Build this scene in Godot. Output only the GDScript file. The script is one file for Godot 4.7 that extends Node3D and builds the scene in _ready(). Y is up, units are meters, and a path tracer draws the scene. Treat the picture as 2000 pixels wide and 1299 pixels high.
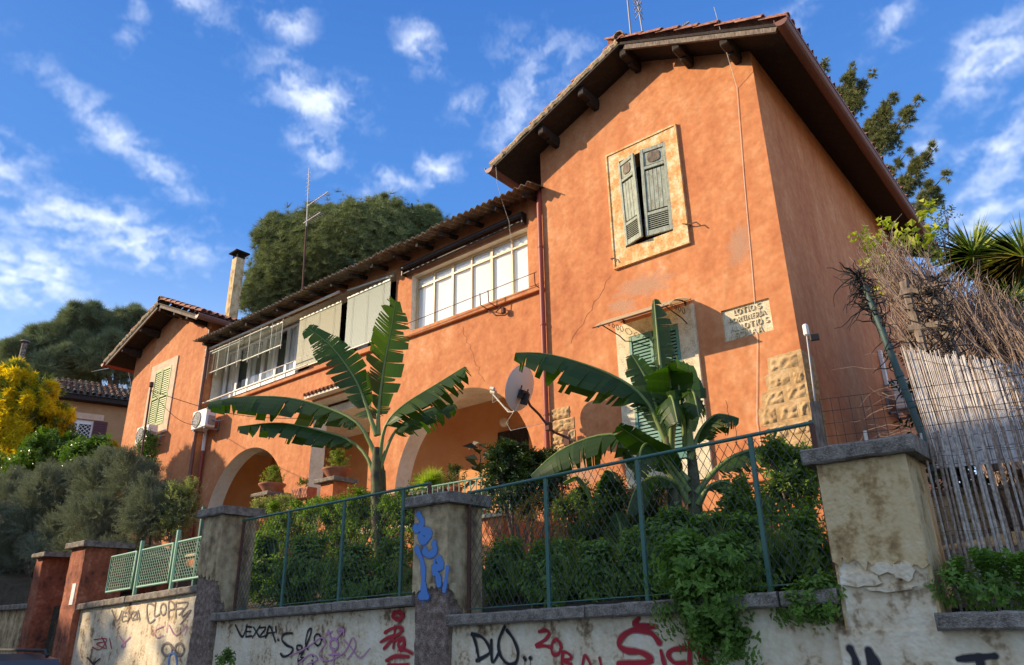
extends Node3D

# ---------------------------------------------------------------- geometry collector
class Geo:
	var v := PackedVector3Array()
	var n := PackedVector3Array()
	var uv := PackedVector2Array()
	var c := PackedColorArray()
	var col := Color.WHITE

	func vert(p: Vector3, nn: Vector3, u := Vector2.ZERO) -> void:
		v.append(p); n.append(nn); uv.append(u); c.append(col)

	func tri(a: Vector3, b: Vector3, d: Vector3, na: Vector3, nb: Vector3, nd: Vector3) -> void:
		# given counter-clockwise seen from outside, stored clockwise
		vert(a, na); vert(d, nd); vert(b, nb)

	func face(pts: Array, outward: Vector3) -> void:
		var nn: Vector3 = (pts[1] - pts[0]).cross(pts[2] - pts[0])
		if nn.length_squared() < 1e-14 and pts.size() > 3:
			nn = (pts[2] - pts[0]).cross(pts[3] - pts[0])
		nn = nn.normalized()
		var flip := nn.dot(outward) < 0.0
		if flip:
			nn = -nn
		for i in range(1, pts.size() - 1):
			if flip:
				tri(pts[0], pts[i + 1], pts[i], nn, nn, nn)
			else:
				tri(pts[0], pts[i], pts[i + 1], nn, nn, nn)

	func bx(x0: float, y0: float, z0: float, x1: float, y1: float, z1: float) -> void:
		box(Vector3((x0 + x1) / 2, (y0 + y1) / 2, (z0 + z1) / 2), Vector3(absf(x1 - x0), absf(y1 - y0), absf(z1 - z0)))

	func box(ce: Vector3, s: Vector3, b := Basis.IDENTITY) -> void:
		var h := s / 2
		for ax in 3:
			for sg in [-1.0, 1.0]:
				var o := Vector3.ZERO; o[ax] = sg
				var p := []
				for q in [[-1, -1], [1, -1], [1, 1], [-1, 1]]:
					var w := Vector3.ZERO
					w[ax] = sg * h[ax]; w[(ax + 1) % 3] = q[0] * h[(ax + 1) % 3]; w[(ax + 2) % 3] = q[1] * h[(ax + 2) % 3]
					p.append(ce + b * w)
				face(p, b * o)

	func cbox(ce: Vector3, s: Vector3, ch: float, b := Basis.IDENTITY) -> void:
		# box with chamfered edges
		var h := s / 2
		ch = minf(ch, minf(h.x, minf(h.y, h.z)) * 0.9)
		for ax in 3:
			var a1 := (ax + 1) % 3
			var a2 := (ax + 2) % 3
			for sg in [-1.0, 1.0]:
				var p := []
				for q in [[-1, -1], [1, -1], [1, 1], [-1, 1]]:
					var w := Vector3.ZERO
					w[ax] = sg * h[ax]; w[a1] = q[0] * (h[a1] - ch); w[a2] = q[1] * (h[a2] - ch)
					p.append(ce + b * w)
				var o := Vector3.ZERO; o[ax] = sg
				face(p, b * o)
			for s1 in [-1.0, 1.0]:
				for s2 in [-1.0, 1.0]:
					var p := []
					for q in [[-1, 0], [1, 0], [1, 1], [-1, 1]]:
						var w := Vector3.ZERO
						w[ax] = q[0] * (h[ax] - ch)
						w[a1] = s1 * (h[a1] - (ch if q[1] == 1 else 0.0)); w[a2] = s2 * (h[a2] - (0.0 if q[1] == 1 else ch))
						p.append(ce + b * w)
					var o := Vector3.ZERO; o[a1] = s1; o[a2] = s2
					face(p, b * o)
		for sx in [-1.0, 1.0]:
			for sy in [-1.0, 1.0]:
				for sz in [-1.0, 1.0]:
					var sgn := Vector3(sx, sy, sz)
					var p := []
					for ax in 3:
						var w := sgn * (h - Vector3.ONE * ch)
						w[ax] = sgn[ax] * h[ax]
						p.append(ce + b * w)
					face(p, b * sgn)

	func tube(path: Array, radii, sides := 6, cap := true) -> void:
		var k := path.size()
		var rings := []
		var nr := []
		var up := Vector3.UP
		var t0: Vector3 = (path[1] - path[0]).normalized()
		if absf(t0.dot(up)) > 0.9:
			up = Vector3.RIGHT
		var s := t0.cross(up).normalized()
		for i in k:
			var t: Vector3 = path[mini(i + 1, k - 1)] - path[maxi(i - 1, 0)]
			t = t.normalized()
			s = (s - t * s.dot(t)).normalized()
			var w := t.cross(s)
			var r: float = radii[i] if radii is Array else radii
			var ring := []
			var rn := []
			for j in sides:
				var a := TAU * j / sides
				var d := s * cos(a) + w * sin(a)
				ring.append(path[i] + d * r); rn.append(d)
			rings.append(ring); nr.append(rn)
		for i in k - 1:
			for j in sides:
				var j2 := (j + 1) % sides
				tri(rings[i][j], rings[i][j2], rings[i + 1][j2], nr[i][j], nr[i][j2], nr[i + 1][j2])
				tri(rings[i][j], rings[i + 1][j2], rings[i + 1][j], nr[i][j], nr[i + 1][j2], nr[i + 1][j])
		if cap:
			face(rings[0], path[0] - path[1])
			face(rings[k - 1], path[k - 1] - path[k - 2])

	func lathe(pr: Array, ce: Vector3, seg := 16) -> void:
		# profile of Vector2(radius, height), bottom to top outside
		for i in pr.size() - 1:
			var a: Vector2 = pr[i]
			var b: Vector2 = pr[i + 1]
			var d := (b - a).normalized()
			for j in seg:
				var q0 := TAU * j / seg
				var q1 := TAU * (j + 1) / seg
				var e0 := Vector3(cos(q0), 0, sin(q0))
				var e1 := Vector3(cos(q1), 0, sin(q1))
				var n0 := e0 * d.y - Vector3.UP * d.x
				var n1 := e1 * d.y - Vector3.UP * d.x
				var p00 := ce + e0 * a.x + Vector3.UP * a.y
				var p01 := ce + e1 * a.x + Vector3.UP * a.y
				var p10 := ce + e0 * b.x + Vector3.UP * b.y
				var p11 := ce + e1 * b.x + Vector3.UP * b.y
				tri(p00, p10, p11, n0, n0, n1)
				tri(p00, p11, p01, n0, n1, n1)

	func prism(poly: PackedVector2Array, z0: float, z1: float) -> void:
		# polygon in x, y from z0 (back) to z1 (front)
		var idx := Geometry2D.triangulate_polygon(poly)
		for i in range(0, idx.size(), 3):
			var a := poly[idx[i]]; var b := poly[idx[i + 1]]; var d := poly[idx[i + 2]]
			face([Vector3(a.x, a.y, z1), Vector3(b.x, b.y, z1), Vector3(d.x, d.y, z1)], Vector3.BACK)
			face([Vector3(a.x, a.y, z0), Vector3(b.x, b.y, z0), Vector3(d.x, d.y, z0)], Vector3.FORWARD)
		var cw := Geometry2D.is_polygon_clockwise(poly)
		for i in poly.size():
			var a := poly[i]; var b := poly[(i + 1) % poly.size()]
			var e := b - a
			var o := Vector3(e.y, -e.x, 0)
			if cw:
				o = -o
			face([Vector3(a.x, a.y, z0), Vector3(b.x, b.y, z0), Vector3(b.x, b.y, z1), Vector3(a.x, a.y, z1)], o)

	func ribbon(pts: Array, w: float, z: float, sd: int) -> void:
		# a sprayed stroke on a wall that faces +z: a smooth band of uneven width with round ends
		var sm := []
		var k := pts.size()
		for i in k - 1:
			var p0: Vector2 = pts[maxi(i - 1, 0)]
			var p3: Vector2 = pts[mini(i + 2, k - 1)]
			for j in 5:
				sm.append(pts[i].cubic_interpolate(pts[i + 1], p0, p3, j / 5.0))
		sm.append(pts[k - 1])
		var r := RandomNumberGenerator.new()
		r.seed = sd
		var n := sm.size()
		var le := []
		var ri := []
		var ph := r.randf() * 6.0
		for i in n:
			var t: Vector2 = (sm[mini(i + 1, n - 1)] - sm[maxi(i - 1, 0)]).normalized()
			var ww := w * 0.5 * (1.0 + 0.16 * sin(i * 0.7 + ph) + 0.10 * (r.randf() - 0.5))
			var zz := z + 0.0000047 * i
			var o := Vector2(-t.y, t.x) * ww
			le.append(Vector3(sm[i].x + o.x, sm[i].y + o.y, zz))
			ri.append(Vector3(sm[i].x - o.x, sm[i].y - o.y, zz))
		for i in n - 1:
			face([ri[i], ri[i + 1], le[i + 1]], Vector3.BACK)
			face([ri[i], le[i + 1], le[i]], Vector3.BACK)
		for e in [0, n - 1]:
			var c: Vector3 = (le[e] + ri[e]) / 2.0
			var h: Vector3 = le[e] - c
			var t2: Vector2 = (sm[0] - sm[1]).normalized() if e == 0 else (sm[n - 1] - sm[n - 2]).normalized()
			var arc := []
			for j in 7:
				var q := PI * j / 6.0
				arc.append(c + h * cos(q) + Vector3(t2.x, t2.y, 0) * h.length() * sin(q))
			face(arc, Vector3.BACK)
		# now and then a run of paint below a heavy stroke
		if w > 0.025 and r.randf() < 0.5:
			var m: Vector2 = sm[n / 2]
			var l := 0.05 + r.randf() * 0.12
			face([Vector3(m.x - 0.003, m.y, z), Vector3(m.x - 0.002, m.y - l, z), Vector3(m.x + 0.002, m.y - l, z), Vector3(m.x + 0.003, m.y, z)], Vector3.BACK)

	func mesh() -> ArrayMesh:
		var a := []
		a.resize(Mesh.ARRAY_MAX)
		a[Mesh.ARRAY_VERTEX] = v; a[Mesh.ARRAY_NORMAL] = n; a[Mesh.ARRAY_TEX_UV] = uv; a[Mesh.ARRAY_COLOR] = c
		var m := ArrayMesh.new()
		m.add_surface_from_arrays(Mesh.PRIMITIVE_TRIANGLES, a)
		return m


# ---------------------------------------------------------------- naming helpers
var used := {}
var rng := RandomNumberGenerator.new()
var M := {}

func numbered(called: String) -> String:
	var k: int = used.get(called, -1) + 1
	used[called] = k
	return called if k == 0 else "%s_%03d" % [called, k]

func thing(called: String, label: String, category: String, at := Vector3.ZERO, group := "") -> Node3D:
	var o := Node3D.new()
	o.name = numbered(called)
	add_child(o)
	o.position = at
	o.set_meta("label", label); o.set_meta("category", category)
	if group != "":
		o.set_meta("group", group)
	return o

func tag(o: Node, label: String, category: String, group := "") -> void:
	o.set_meta("label", label); o.set_meta("category", category)
	if group != "":
		o.set_meta("group", group)

func put(called: String, what, mat: Material, parent: Node = null) -> MeshInstance3D:
	var o := MeshInstance3D.new()
	o.mesh = what.mesh() if what is Geo else what
	o.material_override = mat
	if parent == null:
		o.name = numbered(called)
		add_child(o)
	else:
		var k := 0
		var nm := called
		while parent.has_node(nm):
			k += 1
			nm = "%s_%03d" % [called, k]
		o.name = nm
		parent.add_child(o, true)
	return o

func stuff(o: Node) -> Node:
	o.set_meta("kind", "stuff")
	return o

func struct(called: String, what, mat: Material) -> MeshInstance3D:
	var o := put(called, what, mat)
	o.set_meta("kind", "structure")
	return o

func piece(called: String, mesh: Mesh, mat: Material, parent: Node, xf: Transform3D, k: int) -> MeshInstance3D:
	# a repeated piece under a numbered name, sharing its mesh
	var o := MeshInstance3D.new()
	o.mesh = mesh; o.material_override = mat
	o.name = called if k == 0 else "%s_%03d" % [called, k]
	o.transform = xf
	parent.add_child(o, true)
	return o

# ---------------------------------------------------------------- materials
func lin(r: float, g: float, b: float) -> Color:
	return Color(r, g, b).linear_to_srgb()

func noise_bytes(size: int, freq: float, octaves: int, sd: int) -> PackedByteArray:
	var f := FastNoiseLite.new()
	f.seed = sd; f.frequency = freq; f.fractal_octaves = octaves
	f.noise_type = FastNoiseLite.TYPE_SIMPLEX_SMOOTH
	return f.get_seamless_image(size, size).get_data()

# layers: [freq, octaves, weight, stretch_x]  (stretch_x > 1 pulls the pattern into upright streaks)
func ramp_tex(size: int, layers: Array, stops: Array, sd: int, contrast := 1.0) -> ImageTexture:
	var acc := PackedFloat32Array()
	acc.resize(size * size)
	var tw := 0.0
	for k in layers.size():
		var l: Array = layers[k]
		var b := noise_bytes(size, l[0], l[1], sd + k * 17)
		var w: float = l[2] / 255.0
		tw += l[2]
		var st: int = l[3] if l.size() > 3 else 1
		var i := 0
		if st == 1:
			for j in size * size:
				acc[j] += b[j] * w
		else:
			for y in size:
				var row := (y / st) * size
				for x in size:
					acc[i] += b[row + x] * w
					i += 1
	var lut := PackedByteArray()
	lut.resize(256 * 3)
	var g := Gradient.new()
	var offs := PackedFloat32Array()
	var cols := PackedColorArray()
	for s in stops:
		offs.append(s[0]); cols.append(Color(s[1], s[2], s[3]))
	g.offsets = offs; g.colors = cols
	for i in 256:
		var q := g.sample(i / 255.0).linear_to_srgb()
		lut[i * 3] = int(q.r * 255); lut[i * 3 + 1] = int(q.g * 255); lut[i * 3 + 2] = int(q.b * 255)
	var out := PackedByteArray()
	out.resize(size * size * 3)
	var inv := 255.0 / tw
	var o := 0
	for j in size * size:
		var t := clampi(int((acc[j] * inv - 127.5) * contrast + 127.5), 0, 255) * 3
		out[o] = lut[t]; out[o + 1] = lut[t + 1]; out[o + 2] = lut[t + 2]
		o += 3
	return ImageTexture.create_from_image(Image.create_from_data(size, size, false, Image.FORMAT_RGB8, out))

func bump_tex(size: int, layers: Array, sd: int, strength: float) -> ImageTexture:
	var acc := PackedByteArray()
	acc.resize(size * size)
	var tot := PackedFloat32Array()
	tot.resize(size * size)
	var tw := 0.0
	for k in layers.size():
		var b := noise_bytes(size, layers[k][0], layers[k][1], sd + k * 31)
		var w: float = layers[k][2]
		tw += w
		for j in size * size:
			tot[j] += b[j] * w
	for j in size * size:
		acc[j] = int(tot[j] / tw)
	var im := Image.create_from_data(size, size, false, Image.FORMAT_L8, acc)
	im.convert(Image.FORMAT_RGBA8)
	im.bump_map_to_normal_map(strength)
	return ImageTexture.create_from_image(im)

func tri_mat(tex: Texture2D, metres: float, rough: float, bump: Texture2D = null, bump_scale := 1.0) -> StandardMaterial3D:
	var m := StandardMaterial3D.new()
	m.albedo_texture = tex
	m.uv1_triplanar = true
	m.uv1_world_triplanar = true
	m.uv1_scale = Vector3.ONE / metres
	m.roughness = rough
	if bump:
		m.normal_enabled = true
		m.normal_texture = bump
		m.normal_scale = bump_scale
	return m

func flat(r: float, g: float, b: float, rough := 0.8, metal := 0.0) -> StandardMaterial3D:
	var m := StandardMaterial3D.new()
	m.albedo_color = lin(r, g, b)
	m.roughness = rough
	m.metallic = metal
	return m

func leaf_mat(r: float, g: float, b: float, rough := 0.5, back := 0.5) -> StandardMaterial3D:
	var m := flat(r, g, b, rough)
	m.vertex_color_use_as_albedo = true
	m.cull_mode = BaseMaterial3D.CULL_DISABLED
	m.backlight_enabled = true
	m.backlight = lin(r * back * 1.6, g * back * 2.0, b * back * 0.6)
	return m

func make_materials() -> void:
	var b_fine := bump_tex(512, [[0.02, 3, 1.0], [0.09, 2, 0.8]], 5, 3.0)
	var b_rough := bump_tex(512, [[0.03, 4, 1.0], [0.15, 2, 0.9]], 9, 7.0)
	M.stucco = tri_mat(ramp_tex(2048, [[0.0022, 3, 1.0], [0.007, 4, 0.8], [0.028, 4, 1.0], [0.07, 3, 0.7], [0.016, 4, 1.0, 6]],
		[[0.0, 0.40, 0.122, 0.045], [0.28, 0.505, 0.174, 0.064], [0.55, 0.58, 0.224, 0.085], [0.78, 0.645, 0.288, 0.125], [1.0, 0.705, 0.41, 0.25]], 11, 1.75), 13.0, 0.9, b_fine, 0.35)
	M.stucco2 = tri_mat(ramp_tex(512, [[0.006, 3, 1.0], [0.03, 4, 0.8]], [[0.0, 0.46, 0.13, 0.045], [0.5, 0.57, 0.19, 0.07], [1.0, 0.66, 0.31, 0.15]], 14, 1.8), 3.0, 0.9, b_fine, 0.5)
	M.porch = tri_mat(ramp_tex(512, [[0.006, 3, 1.0], [0.02, 3, 0.5]], [[0.0, 0.60, 0.27, 0.10], [1.0, 0.70, 0.38, 0.17]], 15), 4.0, 0.9, b_fine, 0.3)
	M.cream = tri_mat(ramp_tex(512, [[0.008, 3, 1.0], [0.05, 3, 0.7]], [[0.0, 0.66, 0.59, 0.45], [0.6, 0.80, 0.75, 0.62], [1.0, 0.85, 0.81, 0.70]], 21, 1.6), 3.0, 0.85, b_fine, 0.3)
	M.surround = tri_mat(ramp_tex(512, [[0.01, 4, 1.0], [0.05, 3, 0.8], [0.02, 3, 0.7, 4]], [[0.0, 0.55, 0.24, 0.08], [0.35, 0.66, 0.36, 0.13], [0.6, 0.72, 0.48, 0.22], [1.0, 0.78, 0.66, 0.44]], 24, 2.2), 1.6, 0.85, b_fine, 0.5)
	M.pinkstone = tri_mat(ramp_tex(512, [[0.01, 4, 1.0], [0.06, 3, 0.8]], [[0.0, 0.62, 0.38, 0.24], [1.0, 0.76, 0.58, 0.42]], 26, 1.8), 1.6, 0.85, b_fine, 0.3)
	M.travertine = tri_mat(ramp_tex(512, [[0.01, 3, 1.0], [0.07, 4, 1.0]], [[0.0, 0.46, 0.38, 0.24], [0.4, 0.66, 0.57, 0.38], [1.0, 0.78, 0.71, 0.52]], 28, 2.0), 1.3, 0.8, b_fine, 0.5)
	M.quoin = tri_mat(ramp_tex(512, [[0.012, 4, 1.0], [0.06, 4, 1.0]], [[0.0, 0.34, 0.20, 0.085], [0.5, 0.51, 0.335, 0.155], [1.0, 0.63, 0.46, 0.26]], 31, 1.5), 2.4, 0.9, b_fine, 0.5)
	M.plaster = tri_mat(ramp_tex(1024, [[0.003, 4, 1.0], [0.012, 4, 1.0], [0.05, 4, 0.8], [0.02, 4, 0.9, 5]], [[0.0, 0.16, 0.10, 0.06], [0.22, 0.42, 0.31, 0.18], [0.34, 0.68, 0.56, 0.37], [0.65, 0.79, 0.69, 0.49], [1.0, 0.84, 0.77, 0.61]], 41, 2.1), 3.2, 0.92, b_rough, 0.3)
	M.ochre = tri_mat(ramp_tex(1024, [[0.004, 4, 1.0], [0.012, 4, 0.9], [0.05, 4, 0.7], [0.02, 4, 1.0, 5]], [[0.0, 0.17, 0.10, 0.045], [0.3, 0.42, 0.28, 0.12], [0.5, 0.62, 0.46, 0.23], [0.8, 0.68, 0.54, 0.31], [1.0, 0.72, 0.62, 0.44]], 44, 1.9), 2.6, 0.92, b_rough, 0.25)
	M.greyplaster = tri_mat(ramp_tex(512, [[0.008, 4, 1.0], [0.03, 4, 0.9], [0.02, 4, 1.2, 6]], [[0.0, 0.12, 0.085, 0.045], [0.3, 0.31, 0.225, 0.12], [0.6, 0.48, 0.37, 0.20], [1.0, 0.66, 0.55, 0.33]], 46, 1.9), 2.0, 0.95, b_rough, 0.35)
	M.rubble = tri_mat(ramp_tex(512, [[0.02, 4, 1.0], [0.09, 4, 1.0]], [[0.0, 0.10, 0.065, 0.045], [0.5, 0.24, 0.17, 0.125], [1.0, 0.42, 0.34, 0.27]], 48, 1.8), 0.9, 0.97, b_rough, 1.3)
	M.coping = tri_mat(ramp_tex(512, [[0.015, 4, 1.0], [0.09, 4, 0.9]], [[0.0, 0.10, 0.085, 0.065], [0.5, 0.23, 0.20, 0.16], [1.0, 0.36, 0.32, 0.26]], 51, 1.9), 1.0, 0.95, b_rough, 1.0)
	M.redwall = tri_mat(ramp_tex(512, [[0.008, 4, 1.0], [0.04, 4, 0.8], [0.02, 3, 0.8, 5]], [[0.0, 0.09, 0.035, 0.022], [0.35, 0.25, 0.075, 0.035], [0.7, 0.35, 0.11, 0.05], [1.0, 0.46, 0.21, 0.12]], 53, 1.9), 1.8, 0.92, b_fine, 0.6)
	M.tile = tri_mat(ramp_tex(512, [[0.02, 4, 1.0], [0.1, 3, 0.7]], [[0.0, 0.11, 0.07, 0.05], [0.4, 0.34, 0.13, 0.075], [0.75, 0.46, 0.20, 0.12], [1.0, 0.50, 0.36, 0.25]], 56, 2.0), 1.2, 0.92, b_rough, 0.6)
	M.oldtile = tri_mat(ramp_tex(512, [[0.02, 4, 1.0], [0.1, 3, 0.9]], [[0.0, 0.035, 0.03, 0.022], [0.4, 0.15, 0.12, 0.09], [0.75, 0.32, 0.26, 0.20], [1.0, 0.48, 0.40, 0.32]], 58, 2.2), 1.3, 0.95, b_rough, 0.8)
	M.mortar = tri_mat(ramp_tex(512, [[0.015, 4, 1.0], [0.08, 4, 1.0]], [[0.0, 0.20, 0.14, 0.08], [0.5, 0.44, 0.33, 0.20], [1.0, 0.60, 0.49, 0.33]], 61, 1.9), 0.9, 0.97, b_rough, 1.6)
	M.timber = tri_mat(ramp_tex(512, [[0.01, 3, 0.6], [0.06, 3, 1.0, 8]], [[0.0, 0.014, 0.009, 0.006], [0.6, 0.026, 0.017, 0.012], [1.0, 0.055, 0.037, 0.027]], 63, 1.6), 0.8, 0.85, b_fine, 0.6)
	M.greywood = tri_mat(ramp_tex(512, [[0.01, 3, 0.6], [0.06, 3, 1.0, 8]], [[0.0, 0.10, 0.075, 0.055], [0.6, 0.22, 0.17, 0.13], [1.0, 0.34, 0.28, 0.22]], 66, 1.6), 0.8, 0.9, b_fine, 0.6)
	M.shutter_old = tri_mat(ramp_tex(512, [[0.012, 4, 1.0], [0.05, 4, 0.9], [0.05, 3, 1.2, 8]], [[0.0, 0.16, 0.11, 0.07], [0.25, 0.30, 0.27, 0.18], [0.38, 0.30, 0.34, 0.27], [0.75, 0.39, 0.43, 0.35], [1.0, 0.55, 0.57, 0.48]], 68, 1.9), 0.9, 0.8, b_fine, 0.5)
	M.shutter_green = flat(0.065, 0.215, 0.165, 0.5)
	M.shutter_lime = flat(0.27, 0.34, 0.10, 0.55)
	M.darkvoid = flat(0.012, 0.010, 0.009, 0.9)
	M.corrugated = tri_mat(ramp_tex(512, [[0.015, 4, 1.0], [0.07, 4, 0.9]], [[0.0, 0.06, 0.045, 0.033], [0.45, 0.18, 0.14, 0.10], [1.0, 0.36, 0.30, 0.23]], 71, 1.9), 1.4, 0.95, b_rough, 0.6)
	M.copper = flat(0.20, 0.085, 0.06, 0.5)
	M.pipe_red = flat(0.30, 0.055, 0.03, 0.5)
	M.white = flat(0.78, 0.77, 0.73, 0.5)
	M.offwhite = flat(0.70, 0.66, 0.55, 0.5)
	M.woodframe = flat(0.62, 0.45, 0.24, 0.45)
	M.iron = flat(0.035, 0.028, 0.026, 0.5, 0.3)
	M.rust = flat(0.11, 0.045, 0.03, 0.85)
	M.steel = flat(0.30, 0.30, 0.31, 0.5, 0.5)
	M.fence_green = flat(0.055, 0.15, 0.115, 0.5)
	M.fence_pale = flat(0.22, 0.42, 0.30, 0.5)
	M.wire = flat(0.07, 0.10, 0.085, 0.6)
	M.rustwire = flat(0.08, 0.055, 0.045, 0.8)
	M.terracotta = tri_mat(ramp_tex(256, [[0.03, 4, 1.0]], [[0.0, 0.30, 0.10, 0.05], [1.0, 0.50, 0.22, 0.13]], 74), 0.6, 0.85, b_fine, 0.3)
	M.soil = tri_mat(ramp_tex(512, [[0.01, 4, 1.0], [0.07, 4, 1.0]], [[0.0, 0.025, 0.022, 0.012], [0.5, 0.06, 0.05, 0.028], [1.0, 0.11, 0.09, 0.055]], 77, 1.6), 2.0, 1.0, b_rough, 1.2)
	M.asphalt = tri_mat(ramp_tex(512, [[0.01, 4, 0.6], [0.2, 3, 1.0]], [[0.0, 0.03, 0.03, 0.03], [1.0, 0.08, 0.078, 0.075]], 79, 1.4), 2.5, 0.95, b_rough, 0.8)
	M.paving = tri_mat(ramp_tex(512, [[0.01, 4, 0.6], [0.1, 3, 1.0]], [[0.0, 0.12, 0.115, 0.105], [1.0, 0.26, 0.25, 0.23]], 81, 1.4), 2.5, 0.95, b_rough, 0.6)
	M.grassland = tri_mat(ramp_tex(512, [[0.01, 4, 1.0], [0.08, 4, 1.0]], [[0.0, 0.02, 0.03, 0.01], [1.0, 0.07, 0.09, 0.03]], 83, 1.4), 6.0, 1.0)
	M.cane = tri_mat(ramp_tex(512, [[0.03, 4, 1.0], [0.08, 3, 1.0, 6]], [[0.0, 0.22, 0.18, 0.145], [0.5, 0.44, 0.385, 0.325], [1.0, 0.62, 0.57, 0.50]], 85, 2.0), 0.5, 0.85)
	M.cane_brown = tri_mat(ramp_tex(512, [[0.03, 4, 1.0], [0.08, 3, 1.0, 6]], [[0.0, 0.14, 0.095, 0.07], [0.5, 0.31, 0.23, 0.17], [1.0, 0.48, 0.39, 0.31]], 87, 2.0), 0.5, 0.85)
	M.cane_pale = tri_mat(ramp_tex(256, [[0.03, 4, 1.0], [0.08, 3, 1.0, 6]], [[0.0, 0.38, 0.345, 0.32], [0.5, 0.58, 0.54, 0.51], [1.0, 0.72, 0.69, 0.66]], 88, 2.0), 0.5, 0.85)
	M.post_green = flat(0.04, 0.085, 0.075, 0.6)
	M.drystem = tri_mat(ramp_tex(256, [[0.03, 4, 1.0]], [[0.0, 0.17, 0.115, 0.085], [1.0, 0.38, 0.285, 0.22]], 89, 1.6), 0.6, 0.95)
	M.bark = tri_mat(ramp_tex(256, [[0.03, 4, 1.0]], [[0.0, 0.05, 0.035, 0.025], [1.0, 0.18, 0.13, 0.09]], 91, 1.6), 0.8, 0.95, b_rough, 1.0)
	M.darktwig = flat(0.03, 0.024, 0.022, 0.95)
	M.bananastem = tri_mat(ramp_tex(256, [[0.02, 4, 1.0], [0.05, 3, 1.0, 6]], [[0.0, 0.035, 0.025, 0.014], [0.5, 0.075, 0.07, 0.025], [1.0, 0.13, 0.14, 0.045]], 93, 1.8), 0.7, 0.7)
	M.banana = leaf_mat(0.060, 0.122, 0.022, 0.48, 0.0)
	M.banana.backlight = lin(0.75, 1.0, 0.15)
	M.banana_young = leaf_mat(0.21, 0.36, 0.05, 0.45, 0.0)
	M.banana_young.backlight = lin(0.8, 1.0, 0.2)
	M.banana_rib = flat(0.17, 0.23, 0.06, 0.5)
	M.leaf = leaf_mat(1, 1, 1, 0.5, 0.0)
	M.leaf.backlight = lin(0.75, 0.95, 0.25)
	M.leaf_glossy = leaf_mat(1, 1, 1, 0.32, 0.0)
	M.leaf_glossy.backlight = lin(0.45, 0.6, 0.15)
	M.leaf_dull = leaf_mat(1, 1, 1, 0.8, 0.0)
	M.leaf_dull.backlight = lin(0.4, 0.45, 0.25)
	M.blossom = leaf_mat(1, 1, 1, 0.8, 0.0)
	M.blossom.backlight = lin(1.0, 0.85, 0.2)
	M.blinds = flat(0.47, 0.52, 0.44, 0.5)
	M.blinds_cream = flat(0.52, 0.51, 0.36, 0.5)
	M.glass = StandardMaterial3D.new()
	M.glass.albedo_color = Color(0.85, 0.9, 0.92, 0.06)
	M.glass.transparency = BaseMaterial3D.TRANSPARENCY_ALPHA
	M.glass.roughness = 0.03
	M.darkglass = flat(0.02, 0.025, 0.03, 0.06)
	M.sheet = flat(0.86, 0.86, 0.83, 0.7)
	M.polycarb = flat(0.66, 0.56, 0.40, 0.35)
	M.polycarb.backlight_enabled = true
	M.polycarb.backlight = lin(1.0, 0.85, 0.6)
	M.paint = [flat(0.02, 0.02, 0.026, 0.7), flat(0.42, 0.018, 0.03, 0.7), flat(0.55, 0.27, 0.42, 0.85), flat(0.10, 0.25, 0.58, 0.8), flat(0.24, 0.20, 0.17, 0.85)]
	M.spray = []
	for p in M.paint:
		var h := StandardMaterial3D.new()
		h.albedo_color = Color(p.albedo_color, 0.34)
		h.transparency = BaseMaterial3D.TRANSPARENCY_ALPHA
		h.roughness = 0.85
		M.spray.append(h)
	M.lime_wash = StandardMaterial3D.new()
	M.lime_wash.albedo_color = Color(lin(0.74, 0.46, 0.29), 0.15)
	M.lime_wash.transparency = BaseMaterial3D.TRANSPARENCY_ALPHA
	M.lime_wash.roughness = 0.9
	M.dish = flat(0.62, 0.59, 0.56, 0.6)
	M.carpaint = flat(0.05, 0.05, 0.055, 0.3, 0.2)
	M.rubber = flat(0.02, 0.02, 0.02, 0.8)
	M.maroon = flat(0.10, 0.028, 0.03, 0.6)
	M.facade = tri_mat(ramp_tex(256, [[0.01, 3, 1.0]], [[0.0, 0.66, 0.54, 0.40], [1.0, 0.76, 0.66, 0.52]], 95), 5.0, 0.9)
	M.shell = M.cream

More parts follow.
